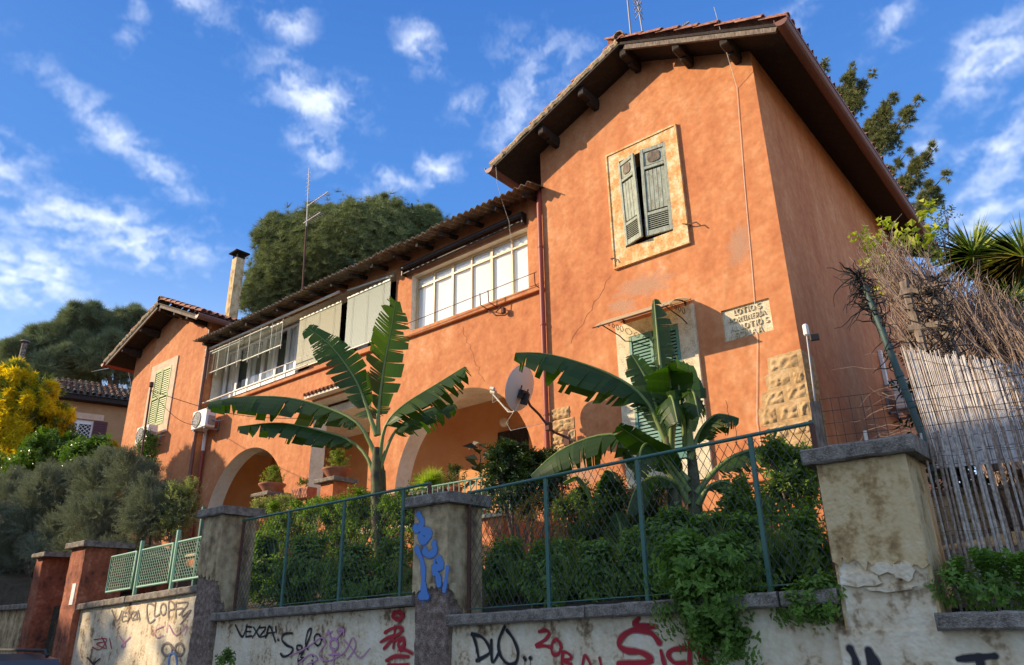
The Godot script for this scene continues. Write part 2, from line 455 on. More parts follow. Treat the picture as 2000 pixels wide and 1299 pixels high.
# ---------------------------------------------------------------- light and view
func make_sky() -> ImageTexture:
	# air and broken high clouds, for every direction above the horizon
	var w := 2560
	var h := 1280
	var fine := FastNoiseLite.new()
	fine.seed = 3; fine.frequency = 5.2; fine.fractal_octaves = 6; fine.fractal_gain = 0.66
	fine.domain_warp_enabled = true; fine.domain_warp_amplitude = 0.25; fine.domain_warp_frequency = 1.2
	var broad := FastNoiseLite.new()
	broad.seed = 8; broad.frequency = 0.75; broad.fractal_octaves = 3
	# cloud banks: azimuth, elevation, half width, half height (degrees), turn, strength
	var banks := [[-72.0, 32.0, 6.4, 1.25, -27.0, 0.72], [-77.0, 34.2, 1.8, 1.1, -20.0, 0.6], [-72.0, 25.9, 6.8, 1.9, -4.0, 0.85], [-76.5, 22.3, 3.6, 2.6, 10.0, 0.85], [-71.5, 20.6, 4.2, 1.1, -10.0, 0.5], [-80.0, 28.6, 3.0, 2.0, 0.0, 0.7], [-58.2, 38.2, 3.8, 2.1, -12.0, 0.8], [-57.0, 34.6, 1.8, 2.6, 35.0, 0.72], [-61.0, 42.8, 1.9, 1.3, 0.0, 0.78], [-68.3, 41.9, 3.0, 1.3, -20.0, 0.62], [-73.0, 40.0, 0.9, 1.8, -10.0, 0.55], [-48.2, 42.6, 1.5, 1.9, 45.0, 0.75], [-46.6, 33.9, 1.7, 1.4, 0.0, 0.72], [-50.5, 32.5, 2.2, 1.3, 0.0, 0.68], [-42.9, 38.3, 2.0, 1.5, 30.0, 0.58], [-36.5, 41.0, 3.6, 3.2, 30.0, 0.56], [-39.8, 37.2, 2.3, 3.0, -30.0, 0.56], [-0.5, 34.3, 3.0, 1.8, 35.0, 0.95], [-1.2, 28.6, 4.0, 1.9, 30.0, 0.72], [-3.0, 25.0, 3.0, 2.8, 0.0, 0.68], [-6.1, 30.2, 1.5, 1.3, 0.0, 0.52], [-6.0, 38.7, 2.6, 1.5, 50.0, 0.52], [-13.0, 41.0, 2.6, 1.3, 40.0, 0.48]]
	var out := PackedByteArray()
	out.resize(w * h * 3)
	var top := Color(0.027, 0.104, 0.345)
	var mid := Color(0.080, 0.222, 0.54)
	var low := Color(0.46, 0.62, 0.82)
	for y in h:
		var el := 90.0 - (y + 0.5) * 180.0 / h
		if el < -1.0:
			var o2 := y * w * 3
			for x in w:
				out[o2] = 150; out[o2 + 1] = 160; out[o2 + 2] = 170
				o2 += 3
			continue
		var e := deg_to_rad(maxf(el, 0.0))
		var base := low.lerp(mid, clampf((el - 3.0) / 25.0, 0, 1)).lerp(top, clampf((el - 18.0) / 36.0, 0, 1))
		var ce := cos(e)
		var se := sin(e) + 0.16
		for x in w:
			var az := (x + 0.5) * 360.0 / w
			if az > 180.0:
				az -= 360.0
			var a := deg_to_rad(az)
			var px := sin(a) * ce / se
			var pz := -cos(a) * ce / se
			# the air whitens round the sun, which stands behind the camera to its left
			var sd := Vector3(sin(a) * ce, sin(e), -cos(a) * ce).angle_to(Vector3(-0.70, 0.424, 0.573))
			var k := 0.0
			if az > -84.0 and az < 12.0 and el < 56.0:
				for b in banks:
					var dx: float = (az - b[0]) * ce
					var dy: float = el - b[1]
					if absf(dx) > b[2] * 2.2 + b[3] or absf(dy) > b[2] * 2.2 + b[3]:
						continue
					var t := deg_to_rad(b[4])
					var u: float = (dx * cos(t) + dy * sin(t)) / b[2]
					var v: float = (-dx * sin(t) + dy * cos(t)) / b[3]
					k = maxf(k, b[5] * exp(-(u * u + v * v) * 0.8))
			else:
				k = clampf(broad.get_noise_2d(px, pz) * 1.5 + 0.50, 0, 0.95)
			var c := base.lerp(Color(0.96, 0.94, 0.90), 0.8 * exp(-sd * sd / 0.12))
			if k > 0.03:
				var f := fine.get_noise_2d(px * 2.0, pz * 2.0)
				var m := clampf((k * 0.82 + f * (0.26 + 0.95 * k) - 0.15) * 0.84, 0, 1)
				m = m * m * (3.0 - 2.0 * m) * 0.6 + m * 0.3
				c = c.lerp(Color(0.74, 0.79, 0.88), m * 0.92)
			var o := (y * w + x) * 3
			c = c.linear_to_srgb()
			out[o] = int(c.r * 255); out[o + 1] = int(c.g * 255); out[o + 2] = int(c.b * 255)
	return ImageTexture.create_from_image(Image.create_from_data(w, h, false, Image.FORMAT_RGB8, out))

func _ready() -> void:
	var cam := Camera3D.new()
	cam.name = "camera"
	cam.fov = 48.75
	cam.near = 0.1
	cam.far = 3000.0
	cam.position = Vector3(0, 1.65, 0)
	cam.basis = Basis(Vector3.UP, 0.69585) * Basis(Vector3.RIGHT, 0.37433) * Basis(Vector3.BACK, -0.01752)
	add_child(cam)
	var env := Environment.new()
	env.background_mode = Environment.BG_SKY
	var sky := Sky.new()
	var pm := PanoramaSkyMaterial.new()
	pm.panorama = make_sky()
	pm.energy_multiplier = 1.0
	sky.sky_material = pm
	env.sky = sky
	env.tonemap_mode = Environment.TONE_MAPPER_LINEAR
	env.tonemap_exposure = 1.74
	env.sdfgi_enabled = true
	env.ssao_enabled = true
	env.ssil_enabled = true
	var we := WorldEnvironment.new()
	we.name = "environment"
	we.environment = env
	add_child(we)
	var sun := DirectionalLight3D.new()
	sun.name = "sun"
	sun.light_energy = 1.22
	sun.light_color = Color(1.0, 0.90, 0.76)
	sun.light_angular_distance = 0.5
	sun.shadow_enabled = true
	sun.look_at_from_position(Vector3(-122, 74, 100), Vector3.ZERO)
	add_child(sun)
	make_materials()
	build_street()
	build_house()
	build_terrace()
	build_neighbours()
	build_fittings()
	build_bananas()
	build_plants()

# ---------------------------------------------------------------- walls with openings
func arch_top(o: Array, x: float) -> float:
	if o.size() < 6:
		return o[3]
	var r: float = o[5]
	var d: float = x - o[4]
	return o[3] + sqrt(maxf(0.0, r * r - d * d))

func top_at(top: Array, x: float) -> float:
	for i in top.size() - 1:
		if x <= top[i + 1].x + 1e-6:
			return lerpf(top[i].y, top[i + 1].y, clampf((x - top[i].x) / (top[i + 1].x - top[i].x), 0, 1))
	return top[top.size() - 1].y

# openings: [x0, x1, y0, y1] or, arched, [x0, x1, y0, springing, centre, radius]
func wall(g: Geo, rev: Geo, yb: float, top: Array, zf: float, zb: float, openings: Array) -> void:
	var xs := []
	for t in top:
		xs.append(t.x)
	for o in openings:
		xs.append(o[0]); xs.append(o[1])
		if o.size() > 5:
			for k in range(1, 32):
				xs.append(o[4] - o[5] * cos(PI * k / 32))
	xs.sort()
	for i in xs.size() - 1:
		var a: float = xs[i]
		var b: float = xs[i + 1]
		if b - a < 1e-5:
			continue
		var m := (a + b) / 2
		var cols := []
		for o in openings:
			if o[0] < m and o[1] > m:
				cols.append(o)
		cols.sort_custom(func(p, q): return p[2] < q[2])
		var ya := yb
		var yc := yb
		for o in cols:
			wall_cell(g, a, b, ya, yc, o[2], o[2], zf, zb)
			ya = arch_top(o, a)
			yc = arch_top(o, b)
			rev.face([Vector3(a, ya, zf), Vector3(b, yc, zf), Vector3(b, yc, zb), Vector3(a, ya, zb)], Vector3.DOWN)
			rev.face([Vector3(a, o[2], zf), Vector3(b, o[2], zf), Vector3(b, o[2], zb), Vector3(a, o[2], zb)], Vector3.UP)
		wall_cell(g, a, b, ya, yc, top_at(top, a), top_at(top, b), zf, zb)
		g.face([Vector3(a, top_at(top, a), zf), Vector3(b, top_at(top, b), zf), Vector3(b, top_at(top, b), zb), Vector3(a, top_at(top, a), zb)], Vector3.UP)
	for o in openings:
		rev.face([Vector3(o[0], o[2], zf), Vector3(o[0], o[3], zf), Vector3(o[0], o[3], zb), Vector3(o[0], o[2], zb)], Vector3.RIGHT)
		rev.face([Vector3(o[1], o[2], zf), Vector3(o[1], o[3], zf), Vector3(o[1], o[3], zb), Vector3(o[1], o[2], zb)], Vector3.LEFT)
	var e: float = top[0].x
	g.face([Vector3(e, yb, zf), Vector3(e, top[0].y, zf), Vector3(e, top[0].y, zb), Vector3(e, yb, zb)], Vector3.LEFT)
	var l: Vector2 = top[top.size() - 1]
	g.face([Vector3(l.x, yb, zf), Vector3(l.x, l.y, zf), Vector3(l.x, l.y, zb), Vector3(l.x, yb, zb)], Vector3.RIGHT)

func wall_cell(g: Geo, a: float, b: float, ya0: float, yb0: float, ya1: float, yb1: float, zf: float, zb: float) -> void:
	if ya1 - ya0 < 1e-5 and yb1 - yb0 < 1e-5:
		return
	g.face([Vector3(a, ya0, zf), Vector3(b, yb0, zf), Vector3(b, yb1, zf), Vector3(a, ya1, zf)], Vector3.BACK)
	g.face([Vector3(a, ya0, zb), Vector3(b, yb0, zb), Vector3(b, yb1, zb), Vector3(a, ya1, zb)], Vector3.FORWARD)

# a frame of four mitred bands standing proud of a wall that faces +z
func frame4(g: Geo, ox0: float, oy0: float, ox1: float, oy1: float, ix0: float, iy0: float, ix1: float, iy1: float, z0: float, z1: float) -> void:
	var o := [Vector2(ox0, oy0), Vector2(ox1, oy0), Vector2(ox1, oy1), Vector2(ox0, oy1)]
	var n := [Vector2(ix0, iy0), Vector2(ix1, iy0), Vector2(ix1, iy1), Vector2(ix0, iy1)]
	for k in 4:
		var p := PackedVector2Array([o[k], o[(k + 1) % 4], n[(k + 1) % 4], n[k]])
		g.prism(p, z0, z1)

# ---------------------------------------------------------------- roofs
func tile_mesh(length: float, r0: float, r1: float, flip := false) -> ArrayMesh:
	# a half-round clay tile along +x, curved side up
	var g := Geo.new()
	var k := 7
	for i in k:
		var a0 := PI * i / k
		var a1 := PI * (i + 1) / k
		for q in 2:
			var t := 0.0 if q == 0 else 0.016
			var e := []
			for pr in [[0.0, a0, r0], [length, a0, r1], [length, a1, r1], [0.0, a1, r0]]:
				e.append(Vector3(pr[0], sin(pr[1]) * (pr[2] - t), -cos(pr[1]) * (pr[2] - t)))
			var mid := Vector3(0, sin((a0 + a1) / 2), -cos((a0 + a1) / 2))
			g.face(e, mid if q == 0 else -mid)
		for x in [[0.0, r0, Vector3.LEFT], [length, r1, Vector3.RIGHT]]:
			var e := []
			for pr in [[a0, 0.0], [a1, 0.0], [a1, 0.016], [a0, 0.016]]:
				e.append(Vector3(x[0], sin(pr[0]) * (x[1] - pr[1]), -cos(pr[0]) * (x[1] - pr[1])))
			g.face(e, x[2])
	for sg in [-1.0, 1.0]:
		g.face([Vector3(0, 0, sg * r0), Vector3(length, 0, sg * r1), Vector3(length, 0, sg * (r1 - 0.016)), Vector3(0, 0, sg * (r0 - 0.016))], Vector3.DOWN)
	return g.mesh()

# both slopes of a gabled roof whose ridge runs along z; the numbers are those of its underside
func gable_roof(house: Node3D, rx: float, ry: float, lx: float, ly: float, ex: float, ey: float, zf: float, zb: float, board_right: bool) -> Node3D:
	var soff := Geo.new()
	var bed := Geo.new()
	var board := Geo.new()
	var rest := Geo.new()
	var tile := tile_mesh(0.46, 0.078, 0.098)
	var cover: Node3D = null
	for side in 2:
		var a := Vector2(rx, ry)
		var b := Vector2(lx, ly) if side == 0 else Vector2(ex, ey)
		var d := (b - a).normalized()
		var up := Vector2(-d.y, d.x)
		if up.y < 0:
			up = -up
		var len := a.distance_to(b)
		soff.prism(PackedVector2Array([a, b, b + up * 0.05, a + up * 0.05]), zb, zf)
		if side == 1 or not board_right:
			board.prism(PackedVector2Array([a + d * 0.12 - up * 0.09, b - d * 0.05 - up * 0.09, b - d * 0.05 - up * 0.005, a + d * 0.12 - up * 0.005]), zf - 0.06, zf - 0.015)
		# rough mortar bed along the verge
		var k := 46
		rng.seed = 70 + side
		var prev := []
		for i in k + 1:
			var p := a + d * (len * i / k)
			var lo := p + up * (0.045 + rng.randf() * 0.012)
			var hi := p + up * (0.155 + rng.randf() * 0.035)
			var zo := zf + 0.012 + rng.randf() * 0.035
			var cur := [Vector3(lo.x, lo.y, zo - 0.02), Vector3(lo.lerp(hi, 0.5).x, lo.lerp(hi, 0.5).y, zo), Vector3(hi.x, hi.y, zo - 0.03), Vector3(hi.x, hi.y, zf - 0.4), Vector3(lo.x, lo.y, zf - 0.4)]
			if i > 0:
				var outs := [Vector3(0, -0.2, 1), Vector3(0, 0.2, 1), Vector3(0, 1, 0)]
				for j in 3:
					bed.face([prev[j], cur[j], cur[j + 1], prev[j + 1]], outs[j])
				bed.face([prev[4], cur[4], cur[0], prev[0]], Vector3.DOWN)
			prev = cur
		if cover == null:
			cover = put("roof_covering", bed, M.mortar, house)
		# the tiles: the two columns by the verge one by one, those behind joined
		var rows := int(len / 0.385) + 1
		var cols := int((zf - zb) / 0.21)
		for r in rows:
			var s := len + 0.03 - 0.385 * r - 0.46
			for q in cols:
				var jit := Vector3((rng.randf() - 0.5) * 0.05, (rng.randf() - 0.5) * 0.012, (rng.randf() - 0.5) * 0.02)
				var o2 := a + d * (s + jit.x) + up * (0.165 + jit.y)
				var bx := Vector3(d.x, d.y, 0)
				var bz := Vector3(0, 0, 1)
				var by := Vector3(up.x, up.y, 0)
				var tilt := Basis(bx, by, bz) if bx.cross(by).dot(bz) > 0 else Basis(bx, by, -bz)
				tilt = tilt * Basis(Vector3(0, 0, 1), 0.06) * Basis(Vector3.UP, (rng.randf() - 0.5) * 0.06)
				var xf := Transform3D(tilt, Vector3(o2.x, o2.y, zf - 0.105 - q * 0.21 + jit.z))
				if q < 2:
					piece("roof_tile", tile, M.tile, cover, xf, side * 1000 + r * 2 + q)
				elif q < 4 or s < 0.5:
					pass
				if q >= 2:
					for sgz in [-1.0, 1.0]:
						rest.face([xf * Vector3(0, 0, 0.09 * sgz), xf * Vector3(0.46, 0, 0.1 * sgz), xf * Vector3(0.46, 0.09, 0), xf * Vector3(0, 0.075, 0)], Vector3.UP)
	var fix := 0
	for ch in cover.get_children():
		ch.name = "roof_tile" if fix == 0 else "roof_tile_%03d" % fix
		fix += 1
	stuff(put("roof_tiles", rest, M.tile, cover))
	# ridge caps
	var cap := tile_mesh(0.46, 0.11, 0.125)
	for i in int((zf - zb) / 0.4):
		piece("ridge_tile", cap, M.mortar, cover, Transform3D(Basis(Vector3(0, 0, -1), Vector3.UP, Vector3(1, 0, 0)), Vector3(rx, ry + 0.19, zf + 0.02 - i * 0.4)), i)
	put("soffit", soff, M.timber, house)
	put("bargeboard", board, M.greywood, house)
	return cover

func gutter(house: Node, x: float, y: float, zf: float, zb: float, r: float, mat: Material) -> void:
	var g := Geo.new()
	var k := 8
	for i in k:
		var a0 := PI + PI * i / k
		var a1 := PI + PI * (i + 1) / k
		for t in [0.0, 0.012]:
			var o := Vector3(cos((a0 + a1) / 2), sin((a0 + a1) / 2), 0) * (1.0 if t == 0.0 else -1.0)
			g.face([Vector3(x + cos(a0) * (r - t), y + sin(a0) * (r - t), zf), Vector3(x + cos(a1) * (r - t), y + sin(a1) * (r - t), zf), Vector3(x + cos(a1) * (r - t), y + sin(a1) * (r - t), zb), Vector3(x + cos(a0) * (r - t), y + sin(a0) * (r - t), zb)], o)
	for z in [zf, zb]:
		var p := []
		for i in k + 1:
			p.append(Vector3(x + cos(PI + PI * i / k) * r, y + sin(PI + PI * i / k) * r, z))
		g.face(p, Vector3.BACK if z == zf else Vector3.FORWARD)
	for sg in [-1.0, 1.0]:
		g.tube([Vector3(x + sg * r, y, zf), Vector3(x + sg * r, y, zb)], 0.012, 6)
		g.bx(x + sg * r - 0.006, y, zf, x + sg * r + 0.006, y + 0.05, zb)
	put("gutter", g, mat, house)

func beam(house: Node, x: float, y: float, z0: float, z1: float) -> void:
	# a purlin end with a chamfered nose, hanging under the roof
	var g := Geo.new()
	g.cbox(Vector3(x, y - 0.09, (z0 + z1) / 2), Vector3(0.15, 0.18, z0 - z1), 0.02)
	g.cbox(Vector3(x, y - 0.20, (z0 + z1) / 2 - 0.12), Vector3(0.12, 0.07, z0 - z1 - 0.24), 0.02)
	put("purlin", g, M.timber, house)

# ---------------------------------------------------------------- shutters
func louvre_leaf(house: Node, x0: float, x1: float, y0: float, y1: float, z: float, mat: Material, turn := 0.0, hinge_left := true, step := 0.055) -> MeshInstance3D:
	var w := x1 - x0
	var h := y1 - y0
	var g := Geo.new()
	var st := 0.055
	var sg := 1.0 if hinge_left else -1.0
	# the leaf's own axes: hinge at x = 0, bottom at y = 0
	g.cbox(Vector3(sg * st / 2, h / 2, 0), Vector3(st, h, 0.04), 0.005)
	g.cbox(Vector3(sg * (w - st / 2), h / 2, 0), Vector3(st, h, 0.04), 0.005)
	for yy in [0.045, h * 0.5, h - 0.045]:
		g.cbox(Vector3(sg * w / 2, yy, 0), Vector3(w - 2 * st - 0.002, 0.09, 0.036), 0.004)
	var o := put("shutter", g, mat, house)
	o.position = Vector3(x0 if hinge_left else x1, y0, z)
	o.rotation.y = -turn * sg
	var s := Geo.new()
	var k := int((h - 0.2) / step)
	for i in k:
		var y := 0.1 + (i + 0.5) * (h - 0.2) / k
		if absf(y - h * 0.5) < 0.055:
			continue
		s.box(Vector3(sg * w / 2, y, 0), Vector3(w - 2 * st, step * 0.72, 0.006), Basis(Vector3.RIGHT, -0.25))
	stuff(put("louvres", s, mat, o))
	return o

func old_leaf(house: Node, x0: float, x1: float, y0: float, y1: float, z: float, turn: float, hinge_left: bool, sag: float) -> void:
	var w := x1 - x0
	var h := y1 - y0
	var sg := 1.0 if hinge_left else -1.0
	var st := 0.06
	var g := Geo.new()
	g.cbox(Vector3(sg * st / 2, h / 2, 0), Vector3(st, h, 0.045), 0.006)
	g.cbox(Vector3(sg * (w - st / 2), h / 2, 0), Vector3(st, h, 0.045), 0.006)
	for q in [[0.05, 0.10], [h * 0.24, 0.06], [h * 0.77, 0.06], [h - 0.04, 0.08]]:
		g.cbox(Vector3(sg * w / 2, q[0], 0), Vector3(w - 2 * st - 0.002, q[1], 0.04), 0.005)
	var o := put("shutter", g, M.shutter_old, house)
	o.set_meta("label", "weathered grey-green shutter leaf with an oval panel")
	o.position = Vector3(x0 if hinge_left else x1, y0, z)
	o.rotation = Vector3(0, -turn * sg, sag)
	var planks := int(w / 0.09)
	for i in planks:
		var pw := (w - 2 * st) / planks
		var pk := Geo.new()
		pk.cbox(Vector3(sg * (st + pw * (i + 0.5)), h * 0.505, -0.006), Vector3(pw - 0.005, h * 0.46, 0.016), 0.004)
		put("plank", pk, M.shutter_old, o)
	var pn := Geo.new()
	pn.bx(-0.0, 0, 0, 0.001, 0.001, 0.001)
	var panel := Geo.new()
	panel.box(Vector3(sg * w / 2, h * 0.88, -0.008), Vector3(w - 2 * st, h * 0.16, 0.014))
	put("panel", panel, M.shutter_old, o)
	var oval := Geo.new()
	var p := PackedVector2Array()
	for i in 20:
		var a := TAU * i / 20
		var cx := cos(a); var sy := sin(a)
		p.append(Vector2(sg * w / 2 + signf(cx) * pow(absf(cx), 0.6) * (w / 2 - st) * 0.62, h * 0.88 + signf(sy) * pow(absf(sy), 0.6) * h * 0.062))
	oval.prism(p, -0.001, 0.014)
	put("oval_panel", oval, M.greywood, o)
	var s := Geo.new()
	for i in 7:
		s.box(Vector3(sg * w / 2, 0.14 + i * (h * 0.24 - 0.17) / 6.5, 0), Vector3(w - 2 * st, 0.032, 0.008), Basis(Vector3.RIGHT, -0.7))
	stuff(put("louvres", s, M.shutter_old, o))

func rock_block(w: float, h: float, d: float, sd: int) -> ArrayMesh:
	# a rock-faced stone: straight joints, bulging broken face
	var g := Geo.new()
	var f := FastNoiseLite.new()
	f.seed = sd; f.frequency = 5.0; f.fractal_octaves = 3
	var nx := 12
	var ny := 8
	var hat := func(i: int, j: int) -> Vector3:
		var u := clampf(float(i) / nx, 0, 1)
		var v := clampf(float(j) / ny, 0, 1)
		var e := minf(minf(u, 1 - u) * w, minf(v, 1 - v) * h)
		var b := smoothstep(0.0, 0.035, e)
		return Vector3((u - 0.5) * w, (v - 0.5) * h, d * 0.25 + b * (d * 0.4 + f.get_noise_2d(u * w * 2.0 + sd, v * h * 2.0) * d * 1.1))
	var p := []
	var nn := []
	for j in ny + 1:
		var row := []
		var nrow := []
		for i in nx + 1:
			row.append(hat.call(i, j))
			var dx: Vector3 = hat.call(i + 1, j) - hat.call(i - 1, j)
			var dy: Vector3 = hat.call(i, j + 1) - hat.call(i, j - 1)
			nrow.append(dx.cross(dy).normalized())
		p.append(row); nn.append(nrow)
	for j in ny:
		for i in nx:
			g.tri(p[j][i], p[j][i + 1], p[j + 1][i + 1], nn[j][i], nn[j][i + 1], nn[j + 1][i + 1])
			g.tri(p[j][i], p[j + 1][i + 1], p[j + 1][i], nn[j][i], nn[j + 1][i + 1], nn[j + 1][i])
	var z := -0.02
	for i in nx:
		g.face([p[0][i], p[0][i + 1], Vector3(p[0][i + 1].x, p[0][i + 1].y, z), Vector3(p[0][i].x, p[0][i].y, z)], Vector3.DOWN)
		g.face([p[ny][i], p[ny][i + 1], Vector3(p[ny][i + 1].x, p[ny][i + 1].y, z), Vector3(p[ny][i].x, p[ny][i].y, z)], Vector3.UP)
	for j in ny:
		g.face([p[j][0], p[j + 1][0], Vector3(p[j + 1][0].x, p[j + 1][0].y, z), Vector3(p[j][0].x, p[j][0].y, z)], Vector3.LEFT)
		g.face([p[j][nx], p[j + 1][nx], Vector3(p[j + 1][nx].x, p[j + 1][nx].y, z), Vector3(p[j][nx].x, p[j][nx].y, z)], Vector3.RIGHT)
	return g.mesh()

# ---------------------------------------------------------------- the house
func build_house() -> void:
	var h := thing("villa", "long orange stucco house with two gabled towers joined by an arcaded gallery", "house")
	# --- the near tower
	var g := Geo.new()
	var rev := Geo.new()
	wall(g, rev, 1.5, [Vector2(-7.53, 10.43), Vector2(-5.19, 11.39), Vector2(-3.1, 10.39)], -10.0, -10.35, [[-5.72, -4.80, 7.63, 9.40], [-5.81, -4.90, 3.85, 6.0], [-4.18, -3.43, 5.50, 6.01]])
	g.bx(-7.53, 1.5, -19.5, -7.2, 10.3, -10.36)
	g.bx(-3.43, 1.5, -19.5, -3.1, 10.39, -10.352)
	g.bx(-7.19, 1.5, -19.5, -3.44, 10.3, -19.2)
	put("tower_wall", g, M.stucco, h)
	put("window_reveal", rev, M.surround, h)
	gable_roof(h, -5.19, 11.39, -8.30, 10.11, -2.41, 10.06, -9.4, -19.9, true)
	for b in [[-7.1, 10.60], [-6.13, 11.0], [-5.17, 11.36], [-4.15, 10.88], [-3.32, 10.48]]:
		beam(h, b[0], b[1], -9.47, -10.02)
	gutter(h, -2.37, 10.12, -9.36, -19.9, 0.10, M.copper)
	gutter(h, -8.36, 10.14, -9.36, -19.9, 0.10, M.copper)
	# upper window
	var s := Geo.new()
	frame4(s, -5.975, 7.31, -4.55, 9.63, -5.72, 7.63, -4.80, 9.40, -10.0, -9.965)
	frame4(s, -5.985, 7.30, -4.535, 9.645, -5.955, 7.335, -4.57, 9.61, -10.0, -9.945)
	put("window_surround", s, M.surround, h)
	old_leaf(h, -5.715, -5.30, 7.66, 9.36, -9.98, 0.30, true, 0.02)
	old_leaf(h, -5.29, -4.80, 7.66, 9.39, -9.985, 0.13, false, -0.02)
	s = Geo.new()
	s.tube([Vector3(-4.50, 7.62, -10.0), Vector3(-4.50, 7.62, -9.93), Vector3(-4.36, 7.60, -9.92), Vector3(-4.30, 7.52, -9.92)], 0.011, 5)
	s.tube([Vector3(-4.50, 7.62, -9.93), Vector3(-4.60, 7.66, -9.92)], 0.010, 5)
	put("shutter_catch", s, M.rust, h)
	s = Geo.new()
	s.tube([Vector3(-6.02, 7.52, -10.0), Vector3(-6.02, 7.52, -9.94), Vector3(-5.94, 7.5, -9.93), Vector3(-5.90, 7.42, -9.93)], 0.010, 5)
	put("shutter_catch", s, M.rust, h)
	# lower window
	s = Geo.new()
	frame4(s, -6.05, 3.52, -4.60, 6.25, -5.81, 3.85, -4.90, 6.0, -10.0, -9.97)
	s.bx(-4.655, 3.52, -9.97, -4.60, 6.25, -9.945)
	put("window_surround", s, M.travertine, h)
	louvre_leaf(h, -5.81, -5.36, 3.87, 5.99, -9.985, M.shutter_green, 0.03, true)
	louvre_leaf(h, -5.352, -4.90, 3.87, 5.99, -9.985, M.shutter_green, 0.03, false)
	# base moulding
	s = Geo.new()
	s.cbox(Vector3(-5.31, 3.40, -9.98), Vector3(4.43, 0.05, 0.06), 0.01)
	put("base_moulding", s, M.stucco2, h)
	# plaque with raised letters
	s = Geo.new()
	s.bx(-4.18, 5.50, -10.2, -3.43, 6.01, -10.035)
	var pl := put("plaque", s, M.travertine, h)
	pl.set_meta("label", "cream stone plaque with raised lettering")
	var font := SystemFont.new()
	font.font_names = PackedStringArray(["Droid Sans"])
	var lines := ["LOTTO 5", "PORTINERIA", "AL LOTTO 5", "SCALA A"]
	for i in 4:
		var tm := TextMesh.new()
		tm.text = lines[i]; tm.font = font; tm.font_size = 16
		tm.pixel_size = 0.0072 if i != 1 else 0.0064
		tm.depth = 0.022
		var t := put("lettering", tm, M.travertine, pl)
		t.position = Vector3(-3.80 + (0.02 if i % 2 == 0 else 0.0), 5.93 - i * 0.123, -10.025)
	# corner stones in their ochre patch
	s = Geo.new()
	var patch := PackedVector2Array([Vector2(-3.1, 3.3), Vector2(-3.1, 5.12), Vector2(-3.58, 5.10), Vector2(-3.60, 4.86), Vector2(-3.66, 4.84), Vector2(-3.65, 4.62), Vector2(-3.74, 4.6), Vector2(-3.75, 4.40), Vector2(-3.83, 4.38), Vector2(-3.81, 4.14), Vector2(-3.73, 4.12), Vector2(-3.74, 3.3)])
	s.prism(patch, -10.0, -9.994)
	s.bx(-3.1, 3.3, -10.5, -3.094, 5.12, -9.994)
	put("quoin_patch", s, M.quoin, h)
	rng.seed = 5
	var qs := [[-3.36, 4.98, 0.46, 0.22], [-3.46, 4.74, 0.34, 0.19], [-3.19, 4.73, 0.16, 0.20], [-3.57, 4.50, 0.30, 0.20], [-3.25, 4.53, 0.29, 0.22], [-3.68, 4.26, 0.24, 0.25], [-3.40, 4.27, 0.28, 0.22], [-3.18, 4.28, 0.15, 0.23], [-3.57, 4.02, 0.28, 0.21], [-3.27, 4.03, 0.30, 0.20], [-3.45, 3.80, 0.5, 0.2], [-3.3, 3.57, 0.38, 0.22]]
	for i in qs.size():
		var q: Array = qs[i]
		piece("quoin_stone", rock_block(q[2] * 0.84, q[3] * 0.82, 0.036, i), M.quoin, h, Transform3D(Basis.IDENTITY, Vector3(q[0], q[1], -10.0)), i)
	for i in 5:
		piece("quoin_stone", rock_block(0.42, 0.22, 0.035, 40 + i), M.quoin, h, Transform3D(Basis(Vector3.UP, PI / 2), Vector3(-3.1, 4.98 - i * 0.24, -10.22 - 0.08 * (i % 2))), 20 + i)
	var q2 := [[-7.29, 4.98, 0.38, 0.19], [-7.24, 4.77, 0.46, 0.20], [-7.10, 4.55, 0.20, 0.19], [-7.34, 4.55, 0.26, 0.2], [-7.30, 4.33, 0.36, 0.2], [-7.22, 4.11, 0.5, 0.2], [-7.32, 3.89, 0.34, 0.2]]
	for i in q2.size():
		var q: Array = q2[i]
		piece("quoin_stone", rock_block(q[2], q[3], 0.045, 60 + i), M.quoin, h, Transform3D(Basis.IDENTITY, Vector3(q[0], q[1], -10.0)), 30 + i)
	# --- the far tower
	g = Geo.new(); rev = Geo.new()
	wall(g, rev, 1.5, [Vector2(-25.3, 10.42), Vector2(-22.6, 11.34), Vector2(-20.25, 10.32)], -10.0, -10.35, [[-23.5, -22.42, 7.5, 9.4]])
	g.bx(-25.3, 1.5, -18.0, -25.0, 10.3, -10.36)
	g.bx(-20.55, 1.5, -18.0, -20.25, 10.2, -10.36)
	g.bx(-24.99, 1.5, -18.0, -20.56, 10.3, -17.7)
	put("tower_wall", g, M.stucco, h)
	put("window_reveal", rev, M.pinkstone, h)
	gable_roof(h, -22.6, 11.34, -26.15, 10.12, -19.8, 10.12, -9.3, -18.3, false)
	for b in [[-25.0, 10.5], [-23.8, 10.92], [-22.6, 11.3], [-21.5, 10.85], [-20.6, 10.45]]:
		beam(h, b[0], b[1], -9.36, -10.02)
	gutter(h, -26.2, 10.15, -9.26, -18.3, 0.10, M.pipe_red)
	gutter(h, -19.75, 10.15, -9.26, -18.3, 0.10, M.copper)
	s = Geo.new()
	frame4(s, -23.84, 7.2, -22.1, 9.65, -23.5, 7.5, -22.42, 9.4, -10.0, -9.965)
	put("window_surround", s, M.pinkstone, h)
	louvre_leaf(h, -23.5, -22.965, 7.5, 9.4, -9.975, M.shutter_lime, 0.04, true, 0.07)
	louvre_leaf(h, -22.955, -22.42, 7.5, 9.4, -9.975, M.shutter_lime, 0.04, false, 0.07)
	# --- the gallery between the towers
	g = Geo.new(); rev = Geo.new()
